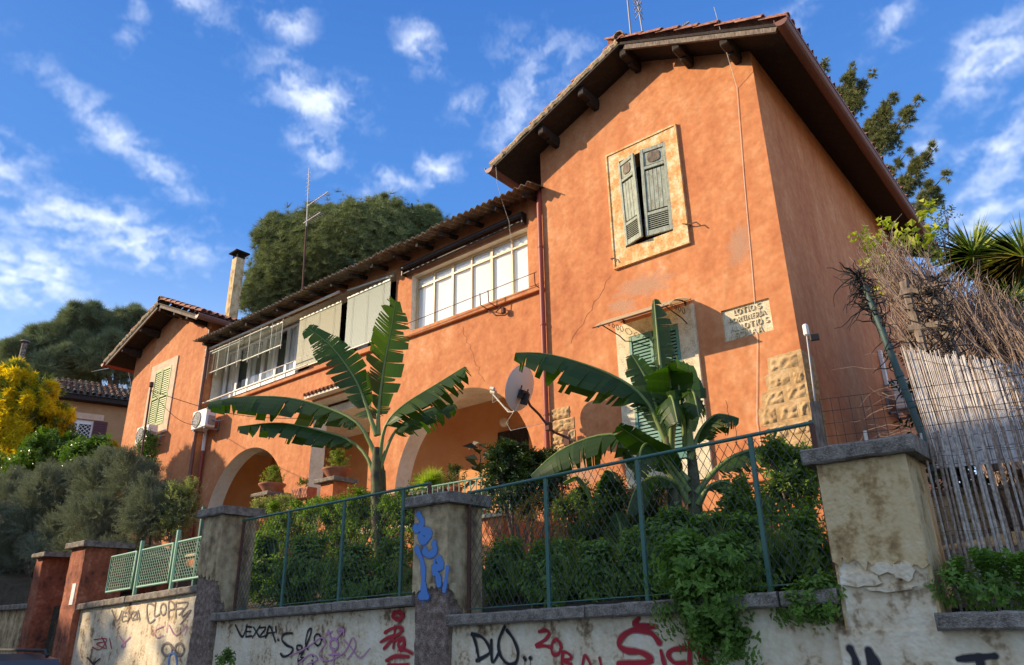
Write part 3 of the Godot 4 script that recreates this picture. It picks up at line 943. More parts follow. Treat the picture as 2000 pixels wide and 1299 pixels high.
	wall(g, rev, 1.5, [Vector2(-20.25, 9.75), Vector2(-7.53, 9.75)], -10.23, -10.63, [
		[-11.80, -8.06, 2.6, 4.15, -9.93, 1.87], [-19.54, -15.80, 2.6, 4.15, -17.67, 1.87], [-14.9, -12.72, 2.6, 6.74],
		[-11.5, -8.1, 7.69, 9.06], [-20.2, -12.05, 7.66, 9.42]])
	put("gallery_wall", g, M.stucco, h)
	put("arch_soffit", rev, M.cream, h)
	s = Geo.new()
	s.cbox(Vector3(-13.89, 7.60, -10.205), Vector3(12.7, 0.13, 0.11), 0.012)
	s.cbox(Vector3(-7.80, 8.7, -10.20), Vector3(0.46, 2.05, 0.07), 0.01)
	put("sill_band", s, M.stucco, h)
	g = Geo.new()
	g.bx(-20.25, 6.5, -15.0, -7.53, 6.68, -10.63)
	g.bx(-20.25, 3.0, -15.0, -7.53, 3.2, -10.63)
	put("gallery_floor", g, M.cream, h)
	g = Geo.new()
	g.bx(-20.25, 3.2, -12.7, -7.53, 6.5, -12.5)
	g.bx(-7.56, 3.2, -12.5, -7.53, 6.5, -10.63)
	g.bx(-20.25, 3.2, -12.5, -20.22, 6.5, -10.63)
	put("porch_wall", g, M.porch, h)
	g = Geo.new()
	g.bx(-20.25, 6.68, -15.0, -7.53, 9.75, -14.8)
	put("back_wall", g, M.stucco2, h)
	# porch door, its bars and the globe lamp beside it
	s = Geo.new()
	s.cbox(Vector3(-10.45, 4.47, -12.48), Vector3(0.88, 2.42, 0.06), 0.01)
	var dr := put("door", s, M.timber, h)
	s = Geo.new()
	for i in 6:
		s.bx(-10.82 + i * 0.14, 3.35, -12.45, -10.80 + i * 0.14, 5.6, -12.435)
	put("grille", s, M.iron, dr)
	s = Geo.new()
	var ball := []
	for i in 11:
		ball.append(Vector2(sin(PI * i / 10) * 0.11, -cos(PI * i / 10) * 0.11))
	s.lathe(ball, Vector3(-10.62, 5.86, -12.38), 14)
	s.tube([Vector3(-10.62, 5.86, -12.5), Vector3(-10.62, 5.86, -12.4)], 0.04, 8)
	put("globe_lamp", s, M.offwhite, h)
	s = Geo.new()
	s.cbox(Vector3(-16.95, 4.35, -12.48), Vector3(1.0, 2.3, 0.06), 0.01)
	put("door", s, M.timber, h)
	# tiled drip over the middle opening
	var drip := Geo.new()
	drip.prism(PackedVector2Array([Vector2(-15.05, 6.80), Vector2(-12.62, 6.80), Vector2(-12.62, 6.86), Vector2(-15.05, 6.86)]), -10.23, -10.02)
	var dp := put("drip_course", drip, M.cream, h)
	var small := tile_mesh(0.26, 0.06, 0.075)
	for i in 16:
		piece("drip_tile", small, M.tile, dp, Transform3D(Basis(Vector3(0, -0.28, 0.96), Vector3(0, 0.96, 0.28), Vector3(-1, 0, 0)), Vector3(-14.97 + i * 0.152, 6.93, -10.22)), i)
	# glazed bay
	var wf := Geo.new()
	var gz := -10.40
	frame4(wf, -11.5, 7.69, -8.1, 9.06, -11.46, 7.73, -8.14, 9.02, gz - 0.03, gz + 0.03)
	wf.cbox(Vector3(-9.8, 8.80, gz), Vector3(3.3, 0.05, 0.05), 0.006)
	var mx := [-11.46, -10.92, -10.34, -9.77, -9.19, -8.63, -8.14]
	for i in range(1, 6):
		wf.cbox(Vector3(mx[i], 8.375, gz), Vector3(0.07 if i % 2 == 0 else 0.05, 1.29, 0.055), 0.006)
	var bay := put("window", wf, M.woodframe, h)
	for i in 6:
		for q in [[7.735, 8.773], [8.827, 9.015]]:
			var pn := Geo.new()
			pn.bx(mx[i] + 0.03, q[0], gz - 0.004, mx[i + 1] - 0.03, q[1], gz + 0.004)
			put("pane", pn, M.glass, bay)
	var sh := Geo.new()
	# white sheeting hung behind the panes, scalloped at its top
	var px := -11.46
	while px < -8.14:
		var z0 := gz - 0.03 + 0.006 * sin(px * 9.0)
		var z1 := gz - 0.03 + 0.006 * sin((px + 0.02) * 9.0)
		var t0 := 9.05
		var t1 := 9.05
		sh.face([Vector3(px, 7.7, z0), Vector3(px + 0.02, 7.7, z1), Vector3(px + 0.02, t1, z1), Vector3(px, t0, z0)], Vector3.BACK)
		sh.face([Vector3(px, 7.7, z0 - 0.004), Vector3(px + 0.02, 7.7, z1 - 0.004), Vector3(px + 0.02, t1, z1 - 0.004), Vector3(px, t0, z0 - 0.004)], Vector3.FORWARD)
		px += 0.02
	put("curtain", sh, M.sheet, bay)
	# rolled awning over the bay
	s = Geo.new()
	s.tube([Vector3(-11.72, 9.27, -10.10), Vector3(-8.1, 9.30, -10.10)], 0.065, 10)
	s.tube([Vector3(-11.72, 9.14, -10.12), Vector3(-8.1, 9.17, -10.12)], 0.025, 8)
	s.bx(-11.72, 9.1, -10.22, -11.69, 9.34, -10.08)
	s.bx(-8.13, 9.12, -10.22, -8.1, 9.36, -10.08)
	put("rolled_awning", s, M.iron, h)
	# clothes rail below the bay
	s = Geo.new()
	for x in [-9.12, -8.9, -7.72]:
		s.tube([Vector3(x, 7.52, -10.2), Vector3(x, 7.55, -9.95), Vector3(x, 7.80, -9.93)], 0.011, 5)
	s.tube([Vector3(-12.0, 7.72, -9.93), Vector3(-7.66, 7.80, -9.93)], 0.008, 5)
	s.tube([Vector3(-9.12, 7.52, -10.2), Vector3(-9.05, 7.42, -10.15), Vector3(-8.85, 7.38, -10.12), Vector3(-8.7, 7.45, -10.1)], 0.014, 5)
	s.cbox(Vector3(-8.68, 7.36, -10.14), Vector3(0.08, 0.12, 0.08), 0.01)
	put("clothes_rail", s, M.rust, h)
	# loggia behind the blinds: white windows and a red pier
	var lw := Geo.new()
	var lz := -10.52
	var lx := [-20.0, -19.3, -18.7, -18.0, -17.3, -16.8, -16.35]
	for i in 7:
		lw.cbox(Vector3(lx[i], 8.45, lz), Vector3(0.11, 1.75, 0.07), 0.008)
	for y in [7.62, 8.0, 9.3]:
		lw.cbox(Vector3(-18.17, y, lz), Vector3(3.6, 0.07, 0.06), 0.008)
	lw.bx(-20.0, 7.3, lz - 0.02, -16.35, 8.02, lz + 0.015)
	var low := put("window", lw, M.white, h)
	for i in 6:
		var pn := Geo.new()
		pn.bx(lx[i] + 0.04, 8.035, lz - 0.004, lx[i + 1] - 0.04, 9.265, lz + 0.004)
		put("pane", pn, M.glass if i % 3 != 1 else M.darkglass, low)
	var cu := Geo.new()
	for q in [[-20.0, -19.45], [-19.2, -18.5], [-17.9, -17.4], [-16.9, -16.4]]:
		px = q[0]
		while px < q[1]:
			cu.face([Vector3(px, 7.9, lz - 0.1 + 0.03 * sin(px * 40.0)), Vector3(px + 0.03, 7.9, lz - 0.1 + 0.03 * sin((px + 0.03) * 40.0)), Vector3(px + 0.03, 9.3, lz - 0.1 + 0.03 * sin((px + 0.03) * 40.0)), Vector3(px, 9.3, lz - 0.1 + 0.03 * sin(px * 40.0))], Vector3.BACK)
			px += 0.03
	put("curtain", cu, M.sheet, low)
	g = Geo.new()
	g.bx(-16.3, 6.7, -11.1, -15.3, 9.6, -10.9)
	g.bx(-15.3, 6.7, -11.1, -12.0, 7.6, -10.9)
	put("pier", g, M.stucco2, h)
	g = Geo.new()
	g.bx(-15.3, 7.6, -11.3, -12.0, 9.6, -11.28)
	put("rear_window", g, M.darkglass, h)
	# blind rail on brackets, and the blinds
	s = Geo.new()
	s.tube([Vector3(-20.36, 9.38, -9.98), Vector3(-13.9, 9.33, -9.98)], 0.035, 8)
	s.tube([Vector3(-20.36, 9.26, -9.98), Vector3(-17.0, 9.24, -9.98)], 0.018, 6)
	s.tube([Vector3(-13.75, 9.36, -10.12), Vector3(-12.05, 9.22, -10.12)], 0.03, 8)
	s.cbox(Vector3(-20.33, 8.55, -10.12), Vector3(0.09, 1.85, 0.09), 0.01)
	s.tube([Vector3(-20.3, 7.72, -10.05), Vector3(-15.1, 7.72, -10.05)], 0.022, 6)
	s.tube([Vector3(-17.2, 7.95, -10.05), Vector3(-15.1, 7.95, -10.05)], 0.012, 6)
	for x in [-20.1, -19.55, -19.0, -18.45, -17.9, -17.35, -16.8, -16.3, -15.1, -14.5, -14.05]:
		s.tube([Vector3(x, 9.36, -9.98), Vector3(x, 9.30 if x > -16 else 8.42, -9.985)], 0.010, 4)
		s.tube([Vector3(x, 9.36, -9.98), Vector3(x, 9.40, -10.23)], 0.014, 5)
	put("blind_rail", s, M.offwhite, h)
	var sets := [[-13.72, -12.12, 7.74, 9.14, -0.32, M.blinds, -10.12], [-15.75, -13.98, 7.74, 9.14, -0.36, M.blinds_cream, -10.14], [-20.15, -18.3, 8.60, 9.22, -0.98, M.blinds, -10.03], [-18.25, -16.35, 8.56, 9.22, -0.90, M.blinds, -10.04]]
	for b in sets:
		var bl := Geo.new()
		bl.cbox(Vector3((b[0] + b[1]) / 2, b[3], b[6]), Vector3(b[1] - b[0], 0.05, 0.05), 0.006)
		var y: float = b[3] - 0.04
		while y > b[2]:
			bl.box(Vector3((b[0] + b[1]) / 2, y, b[6]), Vector3(b[1] - b[0], 0.035, 0.003), Basis(Vector3.RIGHT, b[4]))
			y -= 0.031
		bl.cbox(Vector3((b[0] + b[1]) / 2, b[2], b[6]), Vector3(b[1] - b[0], 0.03, 0.03), 0.005)
		for f in [0.15, 0.5, 0.85]:
			var x: float = lerpf(b[0], b[1], f)
			bl.tube([Vector3(x, b[3], b[6] + 0.022), Vector3(x, b[2], b[6] + 0.022)], 0.004, 4)
		put("blind", bl, b[5], h)
	# corrugated roof on round poles
	rng.seed = 12
	for i in 14:
		var x0 := -20.45 + i * 0.925
		var c := Geo.new()
		var dy := (rng.randf() - 0.5) * 0.03
		var zf := -9.57 + (rng.randf() - 0.5) * 0.07
		var k := 48
		for j in k:
			var u0 := x0 + j * 0.97 / k
			var u1 := x0 + (j + 1) * 0.97 / k
			var a0 := 0.034 * sin(u0 * TAU / 0.165)
			var a1 := 0.034 * sin(u1 * TAU / 0.165)
			var e := []
			for t in [0.0, 0.008]:
				e.append([Vector3(u0, 9.56 + dy + a0 + t, zf), Vector3(u1, 9.56 + dy + a1 + t, zf), Vector3(u1, 10.25 + dy + a1 + t, -12.9), Vector3(u0, 10.25 + dy + a0 + t, -12.9)])
			c.face(e[0], Vector3.DOWN)
			c.face(e[1], Vector3.UP)
			c.face([e[0][0], e[0][1], e[1][1], e[1][0]], Vector3.BACK)
		put("corrugated_sheet", c, M.corrugated, h)
	for i in 17:
		var x := -20.1 + i * 0.77
		var p := Geo.new()
		p.tube([Vector3(x, 9.46, -9.74), Vector3(x, 10.06, -12.8)], 0.055, 8)
		put("rafter", p, M.timber, h)
	g = Geo.new()
	g.bx(-20.25, 9.75, -15.0, -7.53, 10.6, -14.8)
	g.prism(PackedVector2Array([Vector2(-20.25, 10.30), Vector2(-7.53, 10.30), Vector2(-7.53, 10.36), Vector2(-20.25, 10.36)]), -15.0, -12.7)
	put("back_roof", g, M.oldtile, h)
	# drain pipes
	var dps := [[[Vector3(-8.3, 10.05, -10.4), Vector3(-7.9, 9.95, -10.12), Vector3(-7.6, 9.7, -10.09)], M.copper], [[Vector3(-7.62, 9.75, -10.09), Vector3(-7.56, 9.2, -9.945), Vector3(-7.56, 7.6, -9.945), Vector3(-7.56, 2.4, -9.945)], M.pipe_red],
		[[Vector3(-20.17, 10.0, -9.93), Vector3(-20.17, 6.9, -9.94), Vector3(-20.17, 2.6, -9.94)], M.copper], [[Vector3(-20.02, 7.0, -10.15), Vector3(-20.02, 6.3, -10.15)], M.white], [[Vector3(-20.02, 6.3, -10.15), Vector3(-20.02, 2.6, -10.15)], M.pipe_red]]
	for d in dps:
		s = Geo.new()
		s.tube(d[0], 0.05, 10)
		for i in d[0].size() - 1:
			if d[0][i].y - d[0][i + 1].y > 1.5:
				var y: float = d[0][i].y - 0.9
				while y > d[0][i + 1].y:
					s.tube([Vector3(d[0][i].x, y + 0.02, d[0][i].z), Vector3(d[0][i].x, y - 0.02, d[0][i].z)], 0.058, 10)
					y -= 1.7
		put("drain_pipe", s, d[1], h)
	# cracks in the render
	s = Geo.new()
	rng.seed = 19
	for q in [[Vector3(-9.3, 6.05, -10.229), Vector3(-9.9, 7.4, -10.229)], [Vector3(-15.4, 6.2, -10.229), Vector3(-14.95, 6.75, -10.229)], [Vector3(-4.1, 3.5, -9.999), Vector3(-4.3, 4.6, -9.999)], [Vector3(-7.0, 6.2, -9.999), Vector3(-6.1, 7.2, -9.999)], [Vector3(-17.2, 6.1, -10.229), Vector3(-17.0, 7.4, -10.229)]]:
		var cr := []
		for i in 15:
			cr.append(q[0].lerp(q[1], i / 14.0) + Vector3((rng.randf() - 0.5) * 0.09, (rng.randf() - 0.5) * 0.05, 0))
		s.tube(cr, 0.0028, 3, false)
	stuff(put("crack", s, M.timber, h))
	# worn pale patches where the wash has gone
	rng.seed = 23
	for q in [[-5.45, 6.85, 0.62, 0.30], [-5.9, 6.6, 0.35, 0.2], [-3.75, 7.0, 0.22, 0.5], [-6.9, 3.9, 0.4, 0.3], [-16.9, 3.5, 0.7, 0.5], [-15.2, 3.7, 0.35, 0.8]]:
		for ly in 4:
			var pg := PackedVector2Array()
			var sc := 1.0 - ly * 0.2
			for i in 36:
				var a := TAU * i / 36
				var rr := sc * (0.75 + 0.25 * sin(a * 3.0 + q[0]) * cos(a * 5.0) + (rng.randf() - 0.5) * 0.28)
				pg.append(Vector2(q[0] + cos(a) * q[2] * rr, q[1] + sin(a) * q[3] * rr))
			var pz: float = -10.0 if q[0] > -7.53 else -10.23
			if Geometry2D.triangulate_polygon(pg).size() > 0:
				var pp := Geo.new()
				pp.prism(pg, pz + 0.0004 + ly * 0.0006, pz + 0.0008 + ly * 0.0006)
				put("worn_patch", pp, M.lime_wash, h)
	# loose cables down the stucco
	s = Geo.new()
	s.tube([Vector3(-3.34, 11.0, -9.33), Vector3(-3.36, 10.4, -9.6), Vector3(-3.40, 9.8, -9.985), Vector3(-3.52, 8.0, -9.99), Vector3(-3.60, 6.6, -9.99), Vector3(-3.68, 5.4, -9.985), Vector3(-3.86, 4.2, -9.985), Vector3(-3.84, 3.5, -9.99)], 0.0045, 5)
	put("cable", s, M.offwhite, h)
	s = Geo.new()
	s.tube([Vector3(-8.18, 10.1, -9.38), Vector3(-8.25, 9.8, -9.5), Vector3(-8.3, 9.5, -9.7), Vector3(-8.38, 9.2, -10.0), Vector3(-8.55, 8.6, -10.3)], 0.005, 5)
	put("cable", s, M.offwhite, h)
	# chimney on the far tower
	s = Geo.new()
	s.cbox(Vector3(-22.12, 12.35, -11.55), Vector3(0.32, 2.6, 0.32), 0.015)
	var ch := put("chimney", s, M.ochre, h)
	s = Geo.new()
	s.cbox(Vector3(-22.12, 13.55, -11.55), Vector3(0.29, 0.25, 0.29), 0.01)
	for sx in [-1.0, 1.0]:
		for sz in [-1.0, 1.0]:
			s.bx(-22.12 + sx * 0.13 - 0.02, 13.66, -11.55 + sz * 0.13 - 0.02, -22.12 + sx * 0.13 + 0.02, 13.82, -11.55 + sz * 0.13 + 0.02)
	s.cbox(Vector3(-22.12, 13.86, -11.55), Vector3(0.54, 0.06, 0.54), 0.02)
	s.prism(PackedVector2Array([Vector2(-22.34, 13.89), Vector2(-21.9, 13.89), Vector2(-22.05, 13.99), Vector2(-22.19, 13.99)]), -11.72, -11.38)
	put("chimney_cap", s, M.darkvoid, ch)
	# flue vent on the near roof
	s = Geo.new()
	s.tube([Vector3(-7.7, 10.3, -11.1), Vector3(-7.7, 12.35, -11.1)], 0.10, 10)
	s.lathe([Vector2(0.0, 0.0), Vector2(0.22, 0.0), Vector2(0.2, 0.06), Vector2(0.06, 0.15), Vector2(0.0, 0.16)], Vector3(-7.7, 12.36, -11.1), 14)
	put("flue_vent", s, M.iron, h)

# ---------------------------------------------------------------- paint on the street walls: [colour, width in cm, points in cm]
const GRAFFITI := {
	"S2": [
		[0, 1.7, [-909, 166, -890, 152, -882, 166]],
		[0, 1.3, [-882, 164, -882, 152]],
		[0, 1.3, [-884, 164, -871, 163]],
		[0, 1.3, [-881, 158, -872, 158]],
		[0, 1.3, [-882, 152, -869, 153]],
		[0, 1.3, [-867, 163, -852, 152]],
		[0, 1.3, [-853, 164, -867, 151]],
		[0, 1.3, [-853, 162, -840, 162, -851, 152, -835, 154]],
		[0, 1.6, [-838, 151, -832, 164, -817, 147]],
		[0, 1.2, [-835, 156, -820, 157]],
		[0, 1.6, [-819, 163, -817, 157]],
		[0, 1.6, [-812, 149, -810, 148]],
		[0, 1.7, [-785, 156, -800, 155, -804, 149, -793, 143, -781, 140, -784, 134, -797, 131, -804, 134]],
		[0, 1.4, [-763, 140, -763, 139, -765, 138, -768, 138, -770, 138, -772, 139, -773, 140, -773, 142, -771, 143, -768, 143, -766, 143, -764, 142, -763, 140]],
		[0, 1.4, [-759, 138, -751, 150, -748, 160, -754, 158, -757, 146, -752, 139]],
		[0, 1.3, [-728, 149, -729, 146, -731, 144, -734, 143, -737, 144, -740, 146, -741, 149, -741, 152, -739, 154, -736, 155, -732, 154, -730, 152, -728, 149]],
		[0, 1.3, [-767, 134, -760, 136, -764, 131, -758, 130, -767, 127]],
		[0, 1.0, [-767, 123, -769, 129]],
		[0, 1.3, [-742, 128, -740, 123]],
		[0, 1.3, [-742, 133, -741, 132]],
		[2, 1.6, [-698, 145, -698, 142, -701, 140, -704, 139, -708, 140, -711, 142, -712, 145, -712, 147, -709, 149, -706, 150, -702, 149, -699, 147, -698, 145]],
		[2, 1.6, [-701, 150, -690, 159]],
		[2, 1.6, [-699, 159, -690, 159, -689, 154]],
		[2, 1.6, [-710, 150, -717, 158]],
		[2, 1.5, [-719, 155, -710, 157]],
		[2, 1.6, [-704, 139, -703, 124]],
		[2, 1.4, [-712, 134, -696, 135]],
		[2, 1.0, [-785, 132, -753, 141, -729, 151, -720, 146, -730, 134, -713, 128, -686, 137, -674, 151, -668, 142, -680, 130]],
		[2, 1.0, [-767, 124, -746, 134, -732, 129, -750, 124]],
		[2, 0.8, [-689, 149, -676, 142, -660, 132, -644, 141]],
		[1, 2.6, [-595, 172, -596, 170, -599, 169, -603, 168, -606, 169, -609, 170, -611, 172, -610, 174, -607, 175, -603, 175, -599, 175, -596, 173, -595, 172]],
		[1, 1.9, [-607, 162, -608, 142]],
		[1, 1.8, [-622, 156, -611, 160, -598, 161, -596, 157, -607, 152]],
		[1, 2.0, [-628, 147, -617, 151, -607, 153, -622, 141]],
		[1, 1.8, [-607, 148, -594, 151, -592, 146, -599, 140, -590, 140, -580, 137]],
		[1, 1.8, [-592, 145, -592, 143, -594, 142, -596, 142, -598, 142, -600, 143, -601, 145, -600, 147, -599, 149, -597, 149, -594, 149, -593, 147, -592, 145]],
		[1, 2.2, [-618, 130, -605, 134, -585, 134]],
		[1, 1.8, [-615, 126, -585, 127]],
	],
	"PM": [
		[3, 4.5, [-567, 268, -561, 259, -569, 252, -571, 255]],
		[3, 4.9, [-560, 251, -549, 247, -558, 241, -564, 246]],
		[3, 4.7, [-556, 231, -550, 227, -542, 230, -543, 237]],
		[3, 3.9, [-568, 234, -560, 222, -557, 208, -558, 195, -551, 188]],
		[3, 4.3, [-551, 188, -560, 189]],
		[3, 4.3, [-536, 222, -531, 215, -543, 214, -537, 207, -535, 199]],
		[3, 3.1, [-524, 213, -526, 201, -528, 193]],
		[3, 2.7, [-542, 221, -542, 209]],
		[3, 3.5, [-555, 200, -553, 190]],
	],
	"S3": [
		[0, 1.9, [-501, 155, -496, 146, -492, 132]],
		[0, 1.9, [-501, 154, -489, 152, -480, 144, -480, 138, -495, 132]],
		[0, 1.8, [-477, 149, -476, 131, -468, 139]],
		[0, 2.0, [-461, 160, -468, 149, -467, 138, -458, 130, -449, 131, -446, 140, -451, 150, -458, 157]],
		[0, 2.1, [-439, 135, -438, 134]],
		[0, 2.1, [-433, 135, -432, 135]],
		[1, 1.8, [-422, 156, -415, 157, -411, 155, -415, 150, -426, 145, -418, 145, -411, 144]],
		[1, 1.7, [-399, 144, -400, 141, -402, 139, -405, 138, -407, 138, -409, 141, -409, 144, -408, 147, -406, 149, -404, 150, -402, 149, -400, 147, -399, 144]],
		[1, 1.6, [-399, 130, -397, 140, -390, 138, -390, 135, -397, 134, -389, 131]],
		[1, 1.5, [-378, 131, -375, 138, -370, 131]],
		[1, 1.5, [-361, 136, -360, 131]],
		[1, 2.8, [-306, 148, -313, 155, -326, 157, -337, 153, -342, 146, -335, 142, -323, 141, -315, 137, -317, 134, -343, 132]],
		[1, 2.1, [-322, 165, -327, 161, -318, 160, -307, 159]],
		[1, 2.0, [-305, 142, -303, 133]],
		[1, 2.1, [-285, 144, -295, 143, -299, 139, -294, 134, -286, 134]],
		[1, 2.1, [-280, 149, -282, 134]],
		[1, 2.1, [-280, 148, -274, 141, -267, 134]],
	],
	"S4": [
		[0, 2.6, [-164, 145, -162, 139, -162, 132]],
		[0, 2.6, [-153, 144, -154, 132]],
		[0, 2.6, [-153, 144, -150, 138, -148, 133]],
		[0, 2.2, [-104, 140, -95, 141, -85, 142]],
		[0, 2.4, [-93, 141, -93, 134]],
	],
	"S1": [
		[4, 1.7, [-1275, 191, -1250, 175, -1239, 189]],
		[4, 1.4, [-1234, 188, -1231, 174, -1218, 175]],
		[4, 1.4, [-1233, 187, -1221, 186]],
		[4, 1.4, [-1232, 181, -1220, 181]],
		[4, 1.4, [-1217, 188, -1197, 175]],
		[4, 1.4, [-1200, 188, -1214, 174]],
		[4, 1.4, [-1198, 186, -1188, 186, -1197, 176, -1177, 178]],
		[4, 1.4, [-1184, 176, -1184, 189, -1174, 176]],
		[4, 1.8, [-1134, 194, -1155, 198, -1155, 186, -1143, 171, -1127, 175]],
		[4, 1.6, [-1132, 198, -1129, 180, -1115, 182]],
		[4, 1.6, [-1097, 188, -1097, 185, -1099, 182, -1103, 181, -1108, 182, -1112, 185, -1114, 189, -1114, 192, -1112, 195, -1108, 196, -1103, 195, -1099, 192, -1097, 188]],
		[4, 1.6, [-1086, 177, -1092, 198, -1078, 196, -1073, 189, -1087, 187]],
		[4, 1.5, [-1071, 197, -1066, 178]],
		[4, 1.5, [-1069, 188, -1049, 188, -1048, 178, -1026, 186, -1049, 168]],
		[4, 1.3, [-1067, 196, -1036, 195, -1057, 180]],
		[1, 1.0, [-1321, 148, -1275, 149, -1292, 134, -1322, 137]],
		[1, 1.0, [-1294, 152, -1270, 136, -1309, 142, -1279, 145]],
		[1, 1.0, [-1265, 150, -1252, 136]],
		[2, 1.2, [-1234, 154, -1207, 141, -1220, 139, -1196, 152]],
		[4, 2.0, [-1063, 136, -1064, 132, -1068, 130, -1075, 128, -1082, 129, -1088, 132, -1092, 136, -1091, 140, -1086, 143, -1079, 144, -1072, 143, -1066, 140, -1063, 136]],
		[4, 1.9, [-1067, 141, -1057, 136, -1047, 130]],
		[4, 1.9, [-1030, 136, -1030, 133, -1034, 130, -1040, 129, -1046, 130, -1051, 132, -1054, 136, -1054, 140, -1050, 143, -1044, 144, -1038, 143, -1033, 140, -1030, 136]],
		[4, 1.7, [-997, 148, -1015, 146, -1013, 139, -997, 135, -995, 125, -1005, 120]],
		[2, 0.9, [-1098, 166, -1122, 160, -1112, 151, -1094, 154]],
		[2, 0.9, [-1086, 158, -1083, 168, -1058, 154, -1031, 166, -1032, 154]],
		[3, 1.9, [-1066, 117, -1066, 130, -1051, 130, -1043, 117]],
		[0, 1.7, [-1333, 122, -1304, 112]],
		[0, 1.7, [-1320, 134, -1322, 118]],
		[0, 1.7, [-1305, 114, -1286, 121]],
	],
}

func paint(parent: Node, key: String, z: float) -> void:
	var by := {}
	var halo := {}
	var k := 0
	for s in GRAFFITI[key]:
		if not by.has(s[0]):
			by[s[0]] = Geo.new()
			halo[s[0]] = Geo.new()
		var pts := []
		for i in range(0, s[2].size(), 2):
			pts.append(Vector2(s[2][i], s[2][i + 1]) / 100.0)
		by[s[0]].ribbon(pts, s[1] * 1.45 / 100.0, z + 0.0065 + k * 0.0003, k * 7 + key.hash() % 1000)
		halo[s[0]].ribbon(pts, s[1] * 2.1 / 100.0, z + 0.0012 + k * 0.00011, k * 7 + key.hash() % 1000)
		k += 1
	for q in by:
		put("graffiti", by[q], M.paint[q], parent)
		stuff(put("overspray", halo[q], M.spray[q], parent))

func coping_row(parent: Node, x0: float, y0: float, x1: float, y1: float, cuts: Array, zf: float, zb: float, sd: int) -> void:
	# coping stones with open joints and slightly uneven tops; y is the height of the top
	var xs := [x0] + cuts + [x1]
	rng.seed = sd
	for i in xs.size() - 1:
		var a: float = xs[i] + (0.008 if i > 0 else 0.0)
		var b: float = xs[i + 1] - (0.008 if i < xs.size() - 2 else 0.0)
		var ya := lerpf(y0, y1, (a - x0) / (x1 - x0))
		var yb := lerpf(y0, y1, (b - x0) / (x1 - x0))
		var g := Geo.new()
		var ang := atan2(yb - ya, b - a)
		rough_box(g, Vector3((a + b) / 2, (ya + yb) / 2 - 0.05, (zf + zb) / 2 + (rng.randf() - 0.5) * 0.015), Vector3(b - a, 0.10, zf - zb), Basis(Vector3.BACK, ang), sd + i)
		put("coping_stone", g, M.coping, parent)

func rough_box(g: Geo, ce: Vector3, s: Vector3, b: Basis, sd: int, amp := 0.009) -> void:
	# a block with worn, wavering edges
	var f := FastNoiseLite.new()
	f.seed = sd; f.frequency = 6.0; f.fractal_octaves = 3
	var n := maxi(2, int(maxf(s.x, s.y) / 0.07))
	var along := 0 if s.x >= s.y else 1
	var prev := []
	var h := s / 2
	var ch := 0.014
	for i in n + 1:
		var u := -h[along] + s[along] * i / n
		var ring := []
		var o1 := 1 if along == 0 else 0
		for q in [[-1, -1, 0, 1], [-1, -1, 1, 0], [1, -1, 1, 0], [1, -1, 0, 1], [1, 1, 0, 1], [1, 1, 1, 0], [-1, 1, 1, 0], [-1, 1, 0, 1]]:
			var w := Vector3.ZERO
			w[along] = u
			w[o1] = q[0] * (h[o1] - q[2] * 0.0 - (ch if q[3] == 0 else 0.0))
			w.z = q[1] * (h.z - (ch if q[2] == 0 else 0.0))
			var p := ce + b * w
			ring.append(p + b * Vector3(f.get_noise_3dv(p * 1.3), f.get_noise_3dv(p * 1.3 + Vector3(9, 0, 0)), f.get_noise_3dv(p * 1.3 + Vector3(0, 9, 0))) * amp)
		if i > 0:
			for j in 8:
				var j2 := (j + 1) % 8
				var mid: Vector3 = (ring[j] + ring[j2] + prev[j] + prev[j2]) / 4.0
				var ax := b * Vector3(1 if along == 0 else 0, 0 if along == 0 else 1, 0)
				var out := (mid - ce) - ax * (mid - ce).dot(ax)
				g.face([prev[j], ring[j], ring[j2], prev[j2]], out)
		if i == 0 or i == n:
			var ax2 := b * Vector3(1 if along == 0 else 0, 0 if along == 0 else 1, 0)
			g.face(ring, ax2 * (-1.0 if i == 0 else 1.0))
		prev = ring

# a rough skin of render with a torn lower edge, standing proud of a core; it faces +z or +x
func torn_poly(x0: float, x1: float, y_top: float, y_low0: float, y_low1: float, sd: int, amp := 0.05) -> PackedVector2Array:
	var p := PackedVector2Array([Vector2(x0, y_top)])
	var f := FastNoiseLite.new()
	f.seed = sd; f.frequency = 4.0; f.fractal_octaves = 4
	var n := 26
	for i in n + 1:
		var u := float(i) / n
		p.append(Vector2(lerpf(x0, x1, u), lerpf(y_low0, y_low1, u) + f.get_noise_1d(u * 1.2 * absf(x1 - x0) * 4.0) * amp * 2.0))
	p.append(Vector2(x1, y_top))
	return p

